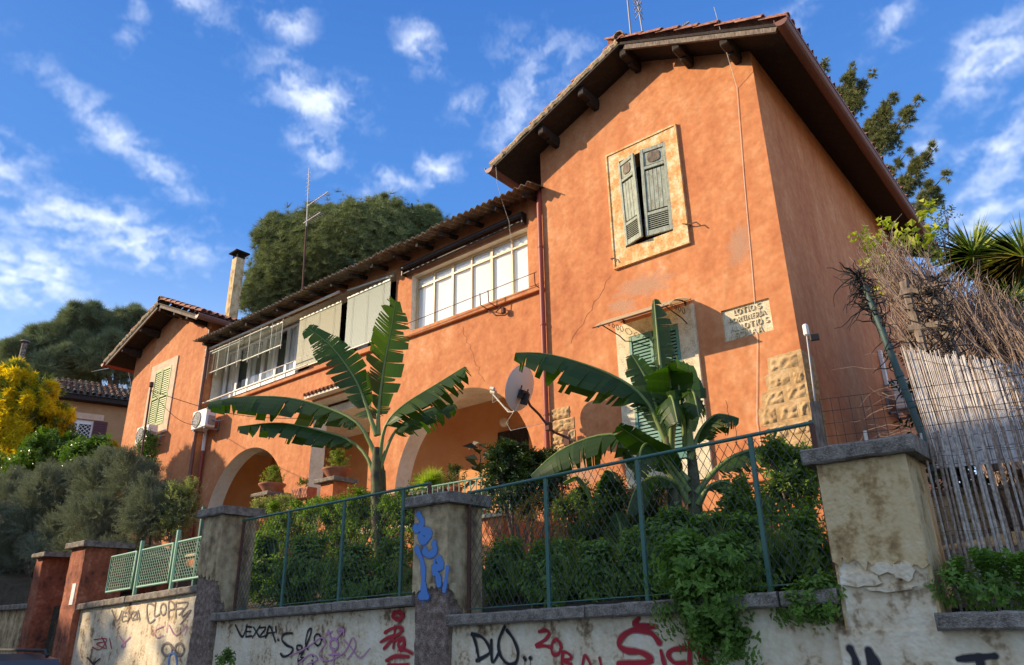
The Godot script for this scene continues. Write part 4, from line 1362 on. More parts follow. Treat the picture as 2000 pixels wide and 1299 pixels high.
func pillar(label: String, x0: float, x1: float, y_top: float, zf: float, zb: float, skin: Material, core: Material, low_front: Array, low_side: Array, sd: int) -> Node3D:
	var t := thing("gate_pillar", label, "pillar", Vector3(0, 0, 0), "pillars along the street wall")
	var g := Geo.new()
	rough_box(g, Vector3((x0 + x1) / 2, y_top / 2 - 0.1, (zf + zb) / 2), Vector3(x1 - x0 - 0.04, y_top + 0.2 - 0.02, zf - zb - 0.04), Basis.IDENTITY, sd, 0.022)
	put("core", g, core, t)
	g = Geo.new()
	g.prism(torn_poly(x0, x1, y_top, low_front[0], low_front[1], sd), zf - 0.035, zf)
	# the two flanks, drawn in z and turned into place
	for sg in [1.0, -1.0]:
		var f2 := Geo.new()
		f2.prism(torn_poly(-zf + 0.0355, -zb, y_top, low_side[0], low_side[1], sd + 3), -0.035, 0.0)
		var xf := Transform3D(Basis(Vector3(0, 0, -1), Vector3.UP, Vector3(1, 0, 0)), Vector3(x1, 0, 0)) if sg > 0 else Transform3D(Basis(Vector3(0, 0, -1), Vector3.UP, Vector3(1, 0, 0)), Vector3(x0 + 0.035, 0, 0))
		for i in f2.v.size():
			g.vert(xf * f2.v[i], xf.basis * f2.n[i])
	put("render_coat", g, skin, t)
	g = Geo.new()
	rough_box(g, Vector3((x0 + x1) / 2, y_top + 0.055, (zf + zb) / 2), Vector3(x1 - x0 + 0.16, 0.11, zf - zb + 0.13), Basis.IDENTITY, sd + 9, 0.014)
	put("cap_stone", g, M.coping, t)
	return t

func mesh_fence(label: String, x0: float, x1: float, y0a: float, y0b: float, y1a: float, y1b: float, posts: Array, z: float) -> void:
	var t := thing("wire_fence", label, "fence", Vector3.ZERO, "wire mesh fences on the street wall")
	var yl := func(x: float) -> float: return lerpf(y0a, y0b, (x - x0) / (x1 - x0))
	var yh := func(x: float) -> float: return lerpf(y1a, y1b, (x - x0) / (x1 - x0))
	var g := Geo.new()
	g.tube([Vector3(x0, y1a, z), Vector3(x1, y1b, z)], 0.016, 6)
	put("rail", g, M.fence_green, t)
	g = Geo.new()
	g.tube([Vector3(x0, y0a + 0.05, z), Vector3(x1, y0b + 0.05, z)], 0.006, 4)
	put("rail", g, M.fence_green, t)
	for x in posts:
		g = Geo.new()
		g.cbox(Vector3(x, (yl.call(x) + yh.call(x)) / 2 - 0.03, z - 0.006), Vector3(0.036, yh.call(x) - yl.call(x) + 0.04, 0.036), 0.005)
		put("post", g, M.fence_green, t)
	for x in [x0 + 0.02, x1 - 0.02]:
		g = Geo.new()
		g.cbox(Vector3(x, (yl.call(x) + yh.call(x)) / 2, z - 0.006), Vector3(0.034, yh.call(x) - yl.call(x) + 0.04, 0.034), 0.005)
		put("post", g, M.rust, t)
	# diamond mesh: two families of slanted wires clipped to the bay
	g = Geo.new()
	var lean := 0.62
	var step := 0.075
	for fam in 2:
		var sg := 1.0 if fam == 0 else -1.0
		var hh := y1a - y0a + 0.2
		var s := x0 - hh * lean
		while s < x1 + hh * lean:
			# a wire through (s, y0) leaning sg
			var pa := -1.0
			var pb := -1.0
			var k := 40
			for i in k + 1:
				var q := hh * i / k
				var x := s + sg * lean * q
				if x > x0 and x < x1:
					var y: float = y0a + q
					if y >= yl.call(x) + 0.04 and y <= yh.call(x):
						if pa < 0:
							pa = q
						pb = q
			if pb > pa and pa >= 0:
				g.tube([Vector3(s + sg * lean * pa, y0a + pa, z + 0.002 * sg), Vector3(s + sg * lean * pb, y0a + pb, z + 0.002 * sg)], 0.0032, 3, false)
			s += step
	stuff(put("wire_mesh", g, M.wire, t))

func build_street() -> void:
	var g := Geo.new()
	# the ground is one sheet: street level in front, rising behind the wall
	var xs := []
	var zs := []
	for i in 61:
		xs.append(-120.0 + i * 4.0)
	for q in [60.0, 30.0, 10.0, 0.0, -4.0, -5.5, -5.6, -7.0, -8.5, -10.0, -12.0, -15.0, -20.0, -30.0, -50.0, -80.0, -140.0]:
		zs.append(q)
	var hgt := func(x: float, z: float) -> float:
		if z > -5.55:
			return 0.0
		var b := 1.68 + clampf((-5.6 - z) / 3.0, 0, 1) * 0.7
		b += clampf((-14.0 - x) / 16.0, 0, 1) * 3.0
		return b + clampf((-20.0 - z) / 40.0, 0, 1) * 4.0
	for i in xs.size() - 1:
		for j in zs.size() - 1:
			var p := []
			for q in [[0, 0], [1, 0], [1, 1], [0, 1]]:
				var x: float = xs[i + q[0]]
				var z: float = zs[j + q[1]]
				p.append(Vector3(x, hgt.call(x, z), z))
			g.face(p, Vector3.UP)
	struct("ground", g, M.soil)
	g = Geo.new()
	g.face([Vector3(-900, -0.05, 900), Vector3(900, -0.05, 900), Vector3(900, -0.05, -900), Vector3(-900, -0.05, -900)], Vector3.UP)
	struct("far_ground", g, M.grassland)
	g = Geo.new()
	g.face([Vector3(-120, 0.004, 4.2), Vector3(120, 0.004, 4.2), Vector3(120, 0.004, -4.05), Vector3(-120, 0.004, -4.05)], Vector3.UP)
	struct("road", g, M.asphalt)
	g = Geo.new()
	g.bx(-120, 0.0, -5.4, 120, 0.125, -4.2)
	g.bx(-120, 0.0, 4.35, 120, 0.125, 5.9)
	struct("pavement", g, M.paving)
	g = Geo.new()
	g.bx(-120, 0.0, -4.2, 120, 0.13, -4.05)
	g.bx(-120, 0.0, 4.2, 120, 0.13, 4.35)
	struct("kerb", g, M.coping)
	# --- street wall, bay by bay
	var group := "bays of the street retaining wall"
	var t := thing("garden_wall", "sunlit yellowed plaster wall with black tags below the pale green railing", "wall", Vector3.ZERO, group)
	g = Geo.new()
	g.prism(PackedVector2Array([Vector2(-13.95, 0), Vector2(-10.0, 0), Vector2(-10.0, 2.08), Vector2(-13.95, 1.93)]), -5.7, -5.35)
	put("plaster", g, M.plaster, t)
	coping_row(t, -13.95, 2.03, -10.05, 2.18, [-12.2], -5.28, -5.76, 11)
	paint(t, "S1", -5.35)
	t = thing("garden_wall", "shaded cream plaster wall with tags, pink symbol and red scrawl between two pillars", "wall", Vector3.ZERO, group)
	g = Geo.new()
	g.prism(PackedVector2Array([Vector2(-9.6, 0), Vector2(-5.7, 0), Vector2(-5.7, 1.80), Vector2(-9.6, 1.70)]), -5.7, -5.35)
	put("plaster", g, M.plaster, t)
	coping_row(t, -9.52, 1.805, -5.73, 1.905, [-8.2, -7.0], -5.24, -5.76, 21)
	paint(t, "S2", -5.35)
	t = thing("garden_wall", "cream plaster wall with large red scrawl and black tag under trailing greenery", "wall", Vector3.ZERO, group)
	g = Geo.new()
	g.prism(PackedVector2Array([Vector2(-5.3, 0), Vector2(-1.6, 0), Vector2(-1.6, 1.72), Vector2(-5.3, 1.62)]), -5.7, -5.35)
	put("plaster", g, M.plaster, t)
	coping_row(t, -5.25, 1.71, -1.66, 1.82, [-3.66, -2.05], -5.24, -5.76, 31)
	paint(t, "S3", -5.35)
	t = thing("garden_wall", "pale plaster wall with two black letters under the tall reed screen", "wall", Vector3.ZERO, group)
	g = Geo.new()
	g.prism(PackedVector2Array([Vector2(-1.70, 0), Vector2(4.0, 0), Vector2(4.0, 1.60), Vector2(-1.09, 1.56), Vector2(-1.70, 1.56)]), -5.7, -5.262)
	put("plaster", g, M.plaster, t)
	coping_row(t, -1.10, 1.655, 4.0, 1.70, [1.2], -5.17, -5.76, 41)
	paint(t, "S4", -5.262)
	# a loosened crust of render on its upper part
	g = Geo.new()
	rng.seed = 8
	for q in [[-1.50, 1.86, 0.12, 0.05], [-1.36, 1.92, 0.09, 0.035], [-1.24, 1.90, 0.08, 0.06], [-1.32, 1.80, 0.14, 0.02]]:
		var p := PackedVector2Array()
		for i in 14:
			var a := TAU * i / 14
			var r := 0.7 + rng.randf() * 0.5
			p.append(Vector2(q[0] + cos(a) * q[2] * r, q[1] + sin(a) * q[3] * r))
		g.prism(p, -5.27, -5.243 + rng.randf() * 0.008)
	put("loose_render", g, M.plaster, t)
	t = thing("garden_wall", "stained grey wall left of the orange gateway", "wall", Vector3.ZERO, group)
	g = Geo.new()
	g.bx(-30, 0, -5.7, -16.1, 2.0, -5.37)
	put("plaster", g, M.greyplaster, t)
	coping_row(t, -30, 2.10, -16.12, 2.10, [-26.0, -22.0, -19.0], -5.28, -5.76, 51)
	# --- pillars
	pillar("stained ochre pillar with bare rubble foot beside the pale green railing", -10.06, -9.52, 3.06, -5.25, -5.75, M.greyplaster, M.rubble, [2.30, 2.22], [2.15, 1.2], 3)
	var pm := pillar("weathered pillar with blue graffiti on its coat and bare rubble foot", -5.735, -5.25, 2.75, -5.25, -5.75, M.greyplaster, M.rubble, [1.92, 2.0], [1.95, 1.5], 7)
	paint(pm, "PM", -5.25)
	pillar("broad ochre pillar with flaking pale foot beside the reed screen", -1.655, -1.085, 2.62, -5.25, -5.75, M.ochre, M.plaster, [1.98, 1.93], [1.2, 1.1], 13)
	# --- the orange gateway on the left
	t = thing("gateway_pillar", "orange gate pillar with a small white notice on its front", "pillar", Vector3.ZERO, "orange gateway pillars")
	g = Geo.new()
	rough_box(g, Vector3(-14.26, 1.45, -5.6), Vector3(0.62, 3.0, 0.7), Basis.IDENTITY, 61, 0.012)
	put("shaft", g, M.redwall, t)
	g = Geo.new()
	rough_box(g, Vector3(-14.26, 3.0, -5.6), Vector3(0.80, 0.10, 0.86), Basis.IDENTITY, 62, 0.01)
	put("cap_stone", g, M.coping, t)
	g = Geo.new()
	g.bx(-14.20, 2.02, -5.25, -14.06, 2.36, -5.238)
	put("notice", g, M.white, t)
	t = thing("gateway_pillar", "orange gate pillar with a deep return beside the mailboxes", "pillar", Vector3.ZERO, "orange gateway pillars")
	g = Geo.new()
	rough_box(g, Vector3(-16.0, 1.42, -5.65), Vector3(0.36, 2.95, 0.8), Basis.IDENTITY, 63, 0.012)
	g.bx(-15.9, 0.0, -7.0, -15.72, 2.85, -6.0)
	g.bx(-15.72, 2.2, -7.0, -14.4, 2.85, -6.8)
	put("shaft", g, M.redwall, t)
	g = Geo.new()
	rough_box(g, Vector3(-15.85, 2.93, -6.1), Vector3(0.62, 0.08, 1.9), Basis.IDENTITY, 64, 0.01)
	put("cap_stone", g, M.coping, t)
	t = thing("metal_gate", "dark green sheet metal gate set back in the orange gateway", "gate")
	g = Geo.new()
	frame4(g, -15.7, 0.12, -14.55, 2.18, -15.62, 0.2, -14.63, 2.10, -6.75, -6.70)
	g.bx(-15.62, 1.30, -6.74, -14.63, 1.36, -6.705)
	put("gate_frame", g, M.fence_green, t)
	g = Geo.new()
	g.bx(-15.62, 0.2, -6.735, -14.63, 2.10, -6.725)
	put("gate_panel", g, M.iron, t)
	for i in 3:
		var x := -15.35 + i * 0.27
		t = thing("mailbox", ["leftmost of three grey mailboxes in the orange gateway", "middle one of three grey mailboxes in the orange gateway", "rightmost of three grey mailboxes, next to the noticed pillar"][i], "mailbox", Vector3(x, 1.20, -6.2), "grey mailboxes in the gateway")
		g = Geo.new()
		g.cbox(Vector3(0, 0.17, 0), Vector3(0.25, 0.33, 0.16), 0.01)
		put("body", g, flat(0.42, 0.42, 0.42, 0.6), t)
		g = Geo.new()
		g.cbox(Vector3(0, 0.35, 0.02), Vector3(0.26, 0.03, 0.2), 0.008, Basis(Vector3.RIGHT, 0.25))
		put("lid", g, flat(0.5, 0.45, 0.42, 0.6), t)
		g = Geo.new()
		g.cbox(Vector3(0, 0.2, 0.083), Vector3(0.03, 0.03, 0.01), 0.003)
		put("lock", g, M.iron, t)
	t = thing("mailbox_stand", "dark iron stand that carries the grey mailboxes", "stand")
	g = Geo.new()
	g.bx(-15.5, 1.16, -6.3, -14.65, 1.195, -6.12)
	for x in [-15.45, -14.7]:
		g.bx(x - 0.02, 0.0, -6.25, x + 0.02, 1.16, -6.2)
	put("frame", g, M.iron, t)
	# --- pale green railing on the sunlit bay
	t = thing("green_railing", "pale green metal railing with expanded mesh panels on the sunlit wall", "railing")
	var px := [[-13.45, -12.55], [-12.35, -11.35], [-11.2, -10.15]]
	for q in px:
		var ya: float = 2.2 + (q[0] + 13.45) * 0.033
		var yb: float = 2.2 + (q[1] + 13.45) * 0.033
		g = Geo.new()
		g.tube([Vector3(q[0], ya, -5.5), Vector3(q[0], ya + 0.56, -5.5), Vector3(q[1], yb + 0.56, -5.5), Vector3(q[1], yb, -5.5), Vector3(q[0], ya, -5.5)], 0.019, 6)
		var fr := put("panel", g, M.fence_pale, t)
		g = Geo.new()
		var rows := 13
		for r in rows:
			var y: float = ya + 0.56 * (r + 0.5) / rows
			var x: float = q[0]
			var flipr := r % 2
			while x < q[1] - 0.03:
				var yy: float = y + (x - q[0]) * 0.033
				g.tube([Vector3(x, yy + (0.021 if flipr == 0 else -0.021), -5.5), Vector3(x + 0.035, yy + (-0.021 if flipr == 0 else 0.021), -5.5)], 0.0035, 3, false)
				flipr = 1 - flipr
				x += 0.035
			g.tube([Vector3(q[0], y, -5.5), Vector3(q[1], y + (q[1] - q[0]) * 0.033, -5.5)], 0.003, 3, false)
		stuff(put("expanded_mesh", g, M.fence_pale, fr))
	for q in [[-12.45, 2.08, 2.95], [-11.28, 2.12, 3.02], [-10.62, 2.15, 3.30]]:
		g = Geo.new()
		g.cbox(Vector3(q[0], (q[1] + q[2]) / 2, -5.52), Vector3(0.05, q[2] - q[1], 0.05), 0.006)
		put("post", g, M.fence_pale if q[0] < -11 else M.fence_green, t)
	# --- wire fences
	mesh_fence("green wire mesh fence in front of the tall banana plant", -9.45, -5.77, 1.80, 1.90, 2.99, 3.04, [-8.36, -7.24, -6.2], -5.5)
	mesh_fence("green wire mesh fence in front of the drooping banana plant", -5.22, -1.70, 1.71, 1.82, 2.87, 2.98, [-4.22, -3.22, -2.2], -5.5)
	# wire grid beyond the broad pillar
	t = thing("grid_fence", "rusty square wire grid fence above the broad pillar", "fence")
	g = Geo.new()
	for i in 30:
		g.tube([Vector3(-1.75 + i * 0.075, 2.0, -5.9), Vector3(-1.75 + i * 0.075 + 0.01 * sin(i * 2.0), 3.26 - i * 0.011, -5.9 + 0.01 * sin(i * 3.0))], 0.0024, 3, false)
	for j in 13:
		g.tube([Vector3(-1.75, 2.05 + j * 0.1, -5.902), Vector3(-0.7, 2.05 + j * 0.094, -5.91), Vector3(0.4, 2.05 + j * 0.088, -5.902)], 0.0024, 3, false)
	stuff(put("wire_mesh", g, M.rustwire, t))
	t = thing("wooden_post", "weathered grey wooden post standing left of the broad pillar cap", "post")
	g = Geo.new()
	rough_box(g, Vector3(-1.80, 2.3, -5.95), Vector3(0.065, 1.9, 0.07), Basis(Vector3.BACK, 0.01), 90, 0.012)
	put("post", g, M.greywood, t)
	t = thing("camera_pole", "thin pole with white sensor and small black floodlight by the tower corner", "pole")
	g = Geo.new()
	g.tube([Vector3(-1.93, 2.2, -6.2), Vector3(-1.85, 3.90, -6.2)], 0.009, 6)
	put("pole", g, M.steel, t)
	g = Geo.new()
	g.cbox(Vector3(-1.85, 3.96, -6.2), Vector3(0.045, 0.11, 0.045), 0.012)
	put("sensor", g, M.white, t)
	g = Geo.new()
	g.cbox(Vector3(-1.785, 3.87, -6.18), Vector3(0.075, 0.06, 0.025), 0.006, Basis(Vector3(0.3, 1, 0).normalized(), 0.5))
	g.tube([Vector3(-1.85, 3.88, -6.2), Vector3(-1.79, 3.87, -6.19)], 0.008, 5)
	put("floodlight", g, M.iron, t)
	t = thing("leaning_post", "dark green metal post leaning left with dead vines round its top", "post")
	g = Geo.new()
	g.tube([Vector3(-1.085, 2.6, -6.0), Vector3(-1.10, 2.85, -6.0), Vector3(-1.22, 3.75, -6.0), Vector3(-1.275, 4.13, -6.0)], 0.026, 8)
	for y in [[-1.17, 3.35], [-1.20, 3.58], [-1.13, 3.10]]:
		g.tube([Vector3(y[0] + 0.007, y[1] - 0.02, -6.0), Vector3(y[0], y[1] + 0.02, -6.0)], 0.033, 8)
	put("post", g, M.post_green, t)
	g = Geo.new()
	rng.seed = 31
	for i in 150:
		var y := 4.24 - rng.randf() * rng.randf() * 1.15
		var p := Vector3(-1.285 + (4.13 - y) * 0.16, y, -6.0)
		var path := [p]
		var d := Vector3(rng.randf() - 0.6, rng.randf() - 0.45, rng.randf() - 0.5).normalized()
		var ln := 0.015 + rng.randf() * rng.randf() * 0.06
		for k in 6:
			p += d * ln
			d = (d + Vector3(rng.randf() - 0.5, rng.randf() - 0.62, rng.randf() - 0.5) * 1.3).normalized()
			path.append(p)
		g.tube(path, [0.008, 0.007, 0.006, 0.005, 0.004, 0.003, 0.002], 4)
	put("dead_vine", g, M.darktwig, t)
	t = thing("old_plank_frame", "dark weathered plank frame overgrown with dead creeper behind the reeds", "frame")
	g = Geo.new()
	rough_box(g, Vector3(-1.10, 3.6, -6.9), Vector3(0.07, 1.7, 0.05), Basis(Vector3.BACK, 0.05), 95, 0.012)
	rough_box(g, Vector3(-0.88, 3.5, -6.95), Vector3(0.08, 1.6, 0.05), Basis(Vector3.BACK, 0.09), 96, 0.012)
	for y in [3.66, 3.98, 4.32]:
		rough_box(g, Vector3(-1.02, y, -6.9), Vector3(0.34, 0.07, 0.05), Basis(Vector3.BACK, -0.1), 97, 0.012)
	put("planks", g, M.greywood, t)
	g = Geo.new()
	rng.seed = 33
	for i in 240:
		var p := Vector3(-1.10 + rng.randf() * 0.26, 3.45 + rng.randf() * 0.95, -6.95 + rng.randf() * 0.12)
		var path := [p]
		var d := Vector3(rng.randf() - 0.5, rng.randf() - 0.5, rng.randf() - 0.2).normalized()
		for k in 4:
			p += d * 0.03
			d = (d + Vector3(rng.randf() - 0.5, rng.randf() - 0.6, rng.randf() - 0.5)).normalized()
			path.append(p)
		g.tube(path, 0.006, 3)
	put("dead_creeper", g, M.darktwig, t)
	reed_screen("tall pale reed screen standing on the wall right of the broad pillar", -1.045, 0.45, 1.5, 1.5, 2.78, 2.80, -5.6, 50, 0.03, 4, 1.15, 0.0)
	reed_screen("fan of reed screening with a sloping top behind the leaning post", -1.17, 0.25, 2.72, 2.66, 3.76, 3.10, -6.62, 190, 0.04, 5, 0.55, 0.11)

func reed_screen(label: String, x0: float, x1: float, b0: float, b1: float, t0: float, t1: float, z: float, n: int, jag: float, sd: int, thick: float, lean: float) -> void:
	var t := thing("reed_screen", label, "screen", Vector3.ZERO, "reed screens on the right")
	rng.seed = sd
	var cane := Geo.new()
	cane.tube([Vector3(0, 0, 0), Vector3(0.002, 0.35, 0), Vector3(-0.001, 0.7, 0.002), Vector3(0, 1, 0)], [0.0085, 0.0083, 0.008, 0.0076], 6)
	var m := cane.mesh()
	for i in n:
		var u := (i + 0.5) / n
		var x := lerpf(x0, x1, u)
		var h := lerpf(t0, t1, u) - lerpf(b0, b1, u) + (rng.randf() - 0.5) * jag * 2.0
		var s := (0.8 + rng.randf() * 0.4) * thick
		var xf := Transform3D(Basis(Vector3.BACK, (rng.randf() - 0.5) * 0.03 + lean * (1.0 - u * 1.4)).scaled(Vector3(s, h, s)), Vector3(x, lerpf(b0, b1, u), z + (rng.randf() - 0.5) * 0.012))
		piece("cane", m, (M.cane if thick > 0.9 else M.cane_pale) if rng.randf() < (0.56 if thick > 0.9 else 0.8) else M.cane_brown, t, xf, i)
	for f in [0.12, 0.5, 0.88]:
		var g := Geo.new()
		var pts := []
		for i in 25:
			var u := i / 24.0
			pts.append(Vector3(lerpf(x0, x1, u), lerpf(lerpf(b0, t0, f), lerpf(b1, t1, f), u) + 0.008 * sin(i * 1.3), z + 0.009))
		g.tube(pts, 0.0018, 3, false)
		put("binding_wire", g, M.rustwire, t)

# ---------------------------------------------------------------- plants: lumps are [centre, half width, half height]
const LUMPS := {
	"stone_pine": [[Vector3(-36.34, 23.93, -26.54), 5.72, 3.27], [Vector3(-38.42, 22.73, -23.43), 2.64, 2.64], [Vector3(-33.39, 25.90, -30.17), 2.67, 2.25], [Vector3(-37.51, 25.60, -24.86), 3.00, 1.57], [Vector3(-34.98, 26.47, -28.31), 3.43, 1.75], [Vector3(-39.20, 20.89, -22.10), 1.29, 1.45], [Vector3(-38.86, 25.02, -22.69), 1.67, 1.61]],
	"far_pines": [[Vector3(-50.37, 16.93, -12.91), 1.10, 1.25], [Vector3(-49.97, 18.23, -14.37), 1.61, 1.61], [Vector3(-49.45, 19.28, -16.09), 1.99, 1.92], [Vector3(-48.75, 20.03, -18.08), 1.70, 1.63], [Vector3(-49.03, 17.74, -17.31), 2.49, 1.82], [Vector3(-49.78, 16.66, -15.05), 2.24, 1.44]],
	"mimosa": [[Vector3(-24.20, 8.42, -6.25), 0.48, 0.48], [Vector3(-24.04, 7.78, -6.87), 0.82, 0.82], [Vector3(-24.17, 7.32, -6.40), 0.73, 0.88], [Vector3(-23.86, 7.16, -7.47), 0.57, 0.72], [Vector3(-24.02, 6.49, -6.92), 0.88, 0.59]],
	"mimosa_low": [[Vector3(-22.88, 6.32, -7.89), 0.73, 0.32], [Vector3(-22.64, 6.31, -8.56), 0.57, 0.27]],
	"citrus": [[Vector3(-25.83, 6.63, -7.00), 0.78, 0.62], [Vector3(-22.48, 6.05, -7.00), 0.84, 0.56], [Vector3(-19.91, 5.60, -7.00), 0.70, 0.45], [Vector3(-18.21, 5.08, -7.00), 0.48, 0.36], [Vector3(-23.30, 5.53, -7.00), 0.85, 0.43]],
	"glossy": [[Vector3(-16.69, 5.34, -7.20), 0.25, 0.34], [Vector3(-16.60, 4.75, -7.20), 0.40, 0.45], [Vector3(-16.03, 4.13, -7.20), 0.44, 0.38]],
	"rosemary_a": [[Vector3(-21.12, 4.70, -6.10), 0.76, 0.57], [Vector3(-18.42, 4.45, -6.10), 0.69, 0.57], [Vector3(-19.19, 3.96, -6.10), 0.93, 0.52], [Vector3(-20.38, 3.55, -6.10), 0.72, 0.54], [Vector3(-17.83, 3.36, -6.10), 0.65, 0.38], [Vector3(-20.00, 2.95, -6.10), 0.70, 0.35], [Vector3(-17.38, 3.02, -6.10), 0.64, 0.25]],
	"rosemary_b": [[Vector3(-16.84, 4.35, -6.35), 0.65, 0.60], [Vector3(-15.27, 4.32, -6.35), 0.51, 0.51], [Vector3(-14.09, 3.69, -6.35), 0.43, 0.43], [Vector3(-16.14, 3.60, -6.35), 0.83, 0.42], [Vector3(-14.27, 3.34, -6.35), 0.48, 0.33], [Vector3(-16.07, 3.14, -6.35), 0.72, 0.29], [Vector3(-15.16, 2.89, -6.35), 0.49, 0.18]],
	"variegated": [[Vector3(-13.51, 3.69, -6.60), 0.38, 0.33], [Vector3(-13.80, 3.36, -6.60), 0.43, 0.24]],
	"hedge": [[Vector3(-10.87, 3.39, -7.40), 0.36, 0.14], [Vector3(-10.03, 3.37, -7.40), 0.37, 0.13], [Vector3(-9.26, 3.37, -7.40), 0.34, 0.13], [Vector3(-8.53, 3.20, -7.40), 0.27, 0.17], [Vector3(-11.28, 3.12, -7.40), 0.48, 0.39], [Vector3(-10.12, 3.03, -7.40), 0.50, 0.41], [Vector3(-9.10, 3.02, -7.40), 0.43, 0.39], [Vector3(-8.34, 2.95, -7.40), 0.30, 0.37]],
	"pale_bush": [[Vector3(-13.32, 3.77, -8.32), 0.31, 0.14], [Vector3(-13.19, 3.84, -8.51), 0.19, 0.12]],
	"weeds_left": [[Vector3(-10.18, 2.36, -6.35), 0.27, 0.45], [Vector3(-9.09, 2.31, -6.35), 0.43, 0.39], [Vector3(-8.07, 2.20, -6.35), 0.40, 0.30], [Vector3(-7.27, 2.19, -6.35), 0.24, 0.32], [Vector3(-9.53, 2.00, -6.35), 0.43, 0.13], [Vector3(-7.94, 2.00, -6.35), 0.52, 0.12]],
	"dark_shrub": [[Vector3(-7.12, 3.67, -8.12), 0.24, 0.27], [Vector3(-6.89, 3.82, -8.32), 0.34, 0.29], [Vector3(-6.65, 3.70, -8.51), 0.32, 0.32], [Vector3(-6.95, 3.37, -8.26), 0.34, 0.27], [Vector3(-6.49, 3.39, -8.63), 0.22, 0.28], [Vector3(-6.73, 3.19, -8.45), 0.30, 0.16]],
	"weeds_mid": [[Vector3(-5.44, 2.08, -6.35), 0.25, 0.28], [Vector3(-4.81, 2.05, -6.35), 0.32, 0.22], [Vector3(-4.25, 2.02, -6.35), 0.30, 0.21], [Vector3(-3.78, 2.05, -6.35), 0.24, 0.27], [Vector3(-4.56, 1.88, -6.35), 0.61, 0.09]],
	"shrub_mid": [[Vector3(-4.28, 2.77, -7.46), 0.23, 0.22], [Vector3(-4.37, 2.55, -7.41), 0.20, 0.16]],
	"weeds_right": [[Vector3(-3.47, 2.10, -6.30), 0.28, 0.23], [Vector3(-3.01, 2.12, -6.30), 0.27, 0.22], [Vector3(-2.60, 2.07, -6.30), 0.24, 0.23], [Vector3(-2.21, 2.09, -6.30), 0.19, 0.24], [Vector3(-2.80, 1.92, -6.30), 0.66, 0.08], [Vector3(-3.30, 2.27, -6.30), 0.23, 0.17]],
	"shrub_right": [[Vector3(-2.72, 3.08, -7.31), 0.14, 0.19], [Vector3(-2.52, 2.93, -7.38), 0.19, 0.24], [Vector3(-2.69, 2.65, -7.32), 0.24, 0.19], [Vector3(-2.44, 2.65, -7.41), 0.12, 0.24]],
	"vine": [[Vector3(-2.74, 1.98, -5.23), 0.21, 0.17], [Vector3(-2.52, 1.93, -5.33), 0.26, 0.21], [Vector3(-2.61, 1.74, -5.29), 0.30, 0.16], [Vector3(-2.50, 1.59, -5.35), 0.20, 0.14], [Vector3(-2.73, 1.67, -5.23), 0.17, 0.12], [Vector3(-2.45, 1.40, -5.37), 0.17, 0.10], [Vector3(-2.60, 1.46, -5.30), 0.15, 0.09]],
	"tangle_a": [[Vector3(-5.09, 2.74, -7.20), 0.22, 0.25], [Vector3(-4.66, 2.76, -7.20), 0.20, 0.34], [Vector3(-4.50, 2.44, -7.20), 0.18, 0.20], [Vector3(-4.93, 2.47, -7.20), 0.23, 0.15]],
	"tangle_b": [[Vector3(-2.87, 2.54, -6.80), 0.16, 0.21], [Vector3(-3.09, 2.38, -6.80), 0.20, 0.16], [Vector3(-2.77, 2.33, -6.80), 0.19, 0.17]],
	"tuft": [[Vector3(-1.83, 1.72, -5.31), 0.12, 0.08], [Vector3(-1.94, 1.68, -5.28), 0.08, 0.04], [Vector3(-1.74, 1.74, -5.34), 0.07, 0.10]],
	"reed_weeds": [[Vector3(-0.98, 1.77, -5.33), 0.11, 0.11], [Vector3(-0.79, 1.78, -5.36), 0.15, 0.13], [Vector3(-0.66, 1.78, -5.38), 0.12, 0.13]],
	"sprout": [[Vector3(-7.80, 1.79, -5.85), 0.09, 0.14]],
	"sprout2": [[Vector3(-8.56, 1.27, -4.98), 0.08, 0.06]],
	"dark_right": [[Vector3(-0.69, 6.01, -12.98), 0.24, 0.63], [Vector3(-0.90, 5.22, -12.97), 0.19, 0.46], [Vector3(-0.83, 6.58, -12.97), 0.24, 0.48]],
}

# each lump broken into smaller ones on its rim, for an uneven outline
func broken(lumps: Array, per: int, frac: float, sd: int) -> Array:
	var r := RandomNumberGenerator.new()
	r.seed = sd
	var out := []
	for l in lumps:
		out.append([l[0], l[1] * 0.72, l[2] * 0.72])
		for i in per:
			var d := Vector3(r.randf() * 2 - 1, r.randf() * 1.7 - 0.7, r.randf() * 2 - 1).normalized()
			var k := frac * (0.55 + r.randf() * 0.8)
			out.append([l[0] + Vector3(d.x * l[1], d.y * l[2], d.z * l[1] * 0.85) * (0.72 + 0.25 * r.randf()), l[1] * k, l[2] * k])
	return out

const BRIGHT := Color(1.75, 1.72, 1.55, 1.0)

func leaf_into(g: Geo, base: Vector3, d: Vector3, n: Vector3, l: float, w: float, fold := 0.25) -> void:
	var s := d.cross(n).normalized()
	var mid := base + d * l * 0.45
	var tip := base + d * l - n * l * 0.12
	var a := mid + s * w * 0.5 + n * w * fold
	var b := mid - s * w * 0.5 + n * w * fold
	g.face([base, a, tip], n + s * 0.3)
	g.face([base, tip, b], n - s * 0.3)

func sprig(sd: int, n: int, len: float, ll: float, lw: float, lift: float) -> ArrayMesh:
	# a twig along +y with n leaves
	var g := Geo.new()
	rng.seed = sd
	for i in n:
		var f := (i + 0.4) / n
		var a := i * 2.4 + rng.randf()
		var out := Vector3(cos(a), lift + (f * 0.5), sin(a)).normalized()
		var nn := (Vector3.UP - out * out.dot(Vector3.UP) + Vector3(rng.randf() - 0.5, 0.2, rng.randf() - 0.5) * 0.5).normalized()
		leaf_into(g, Vector3(0, len * f, 0), out, nn, ll * (0.7 + rng.randf() * 0.5), lw * (0.7 + rng.randf() * 0.5))
	return g.mesh()

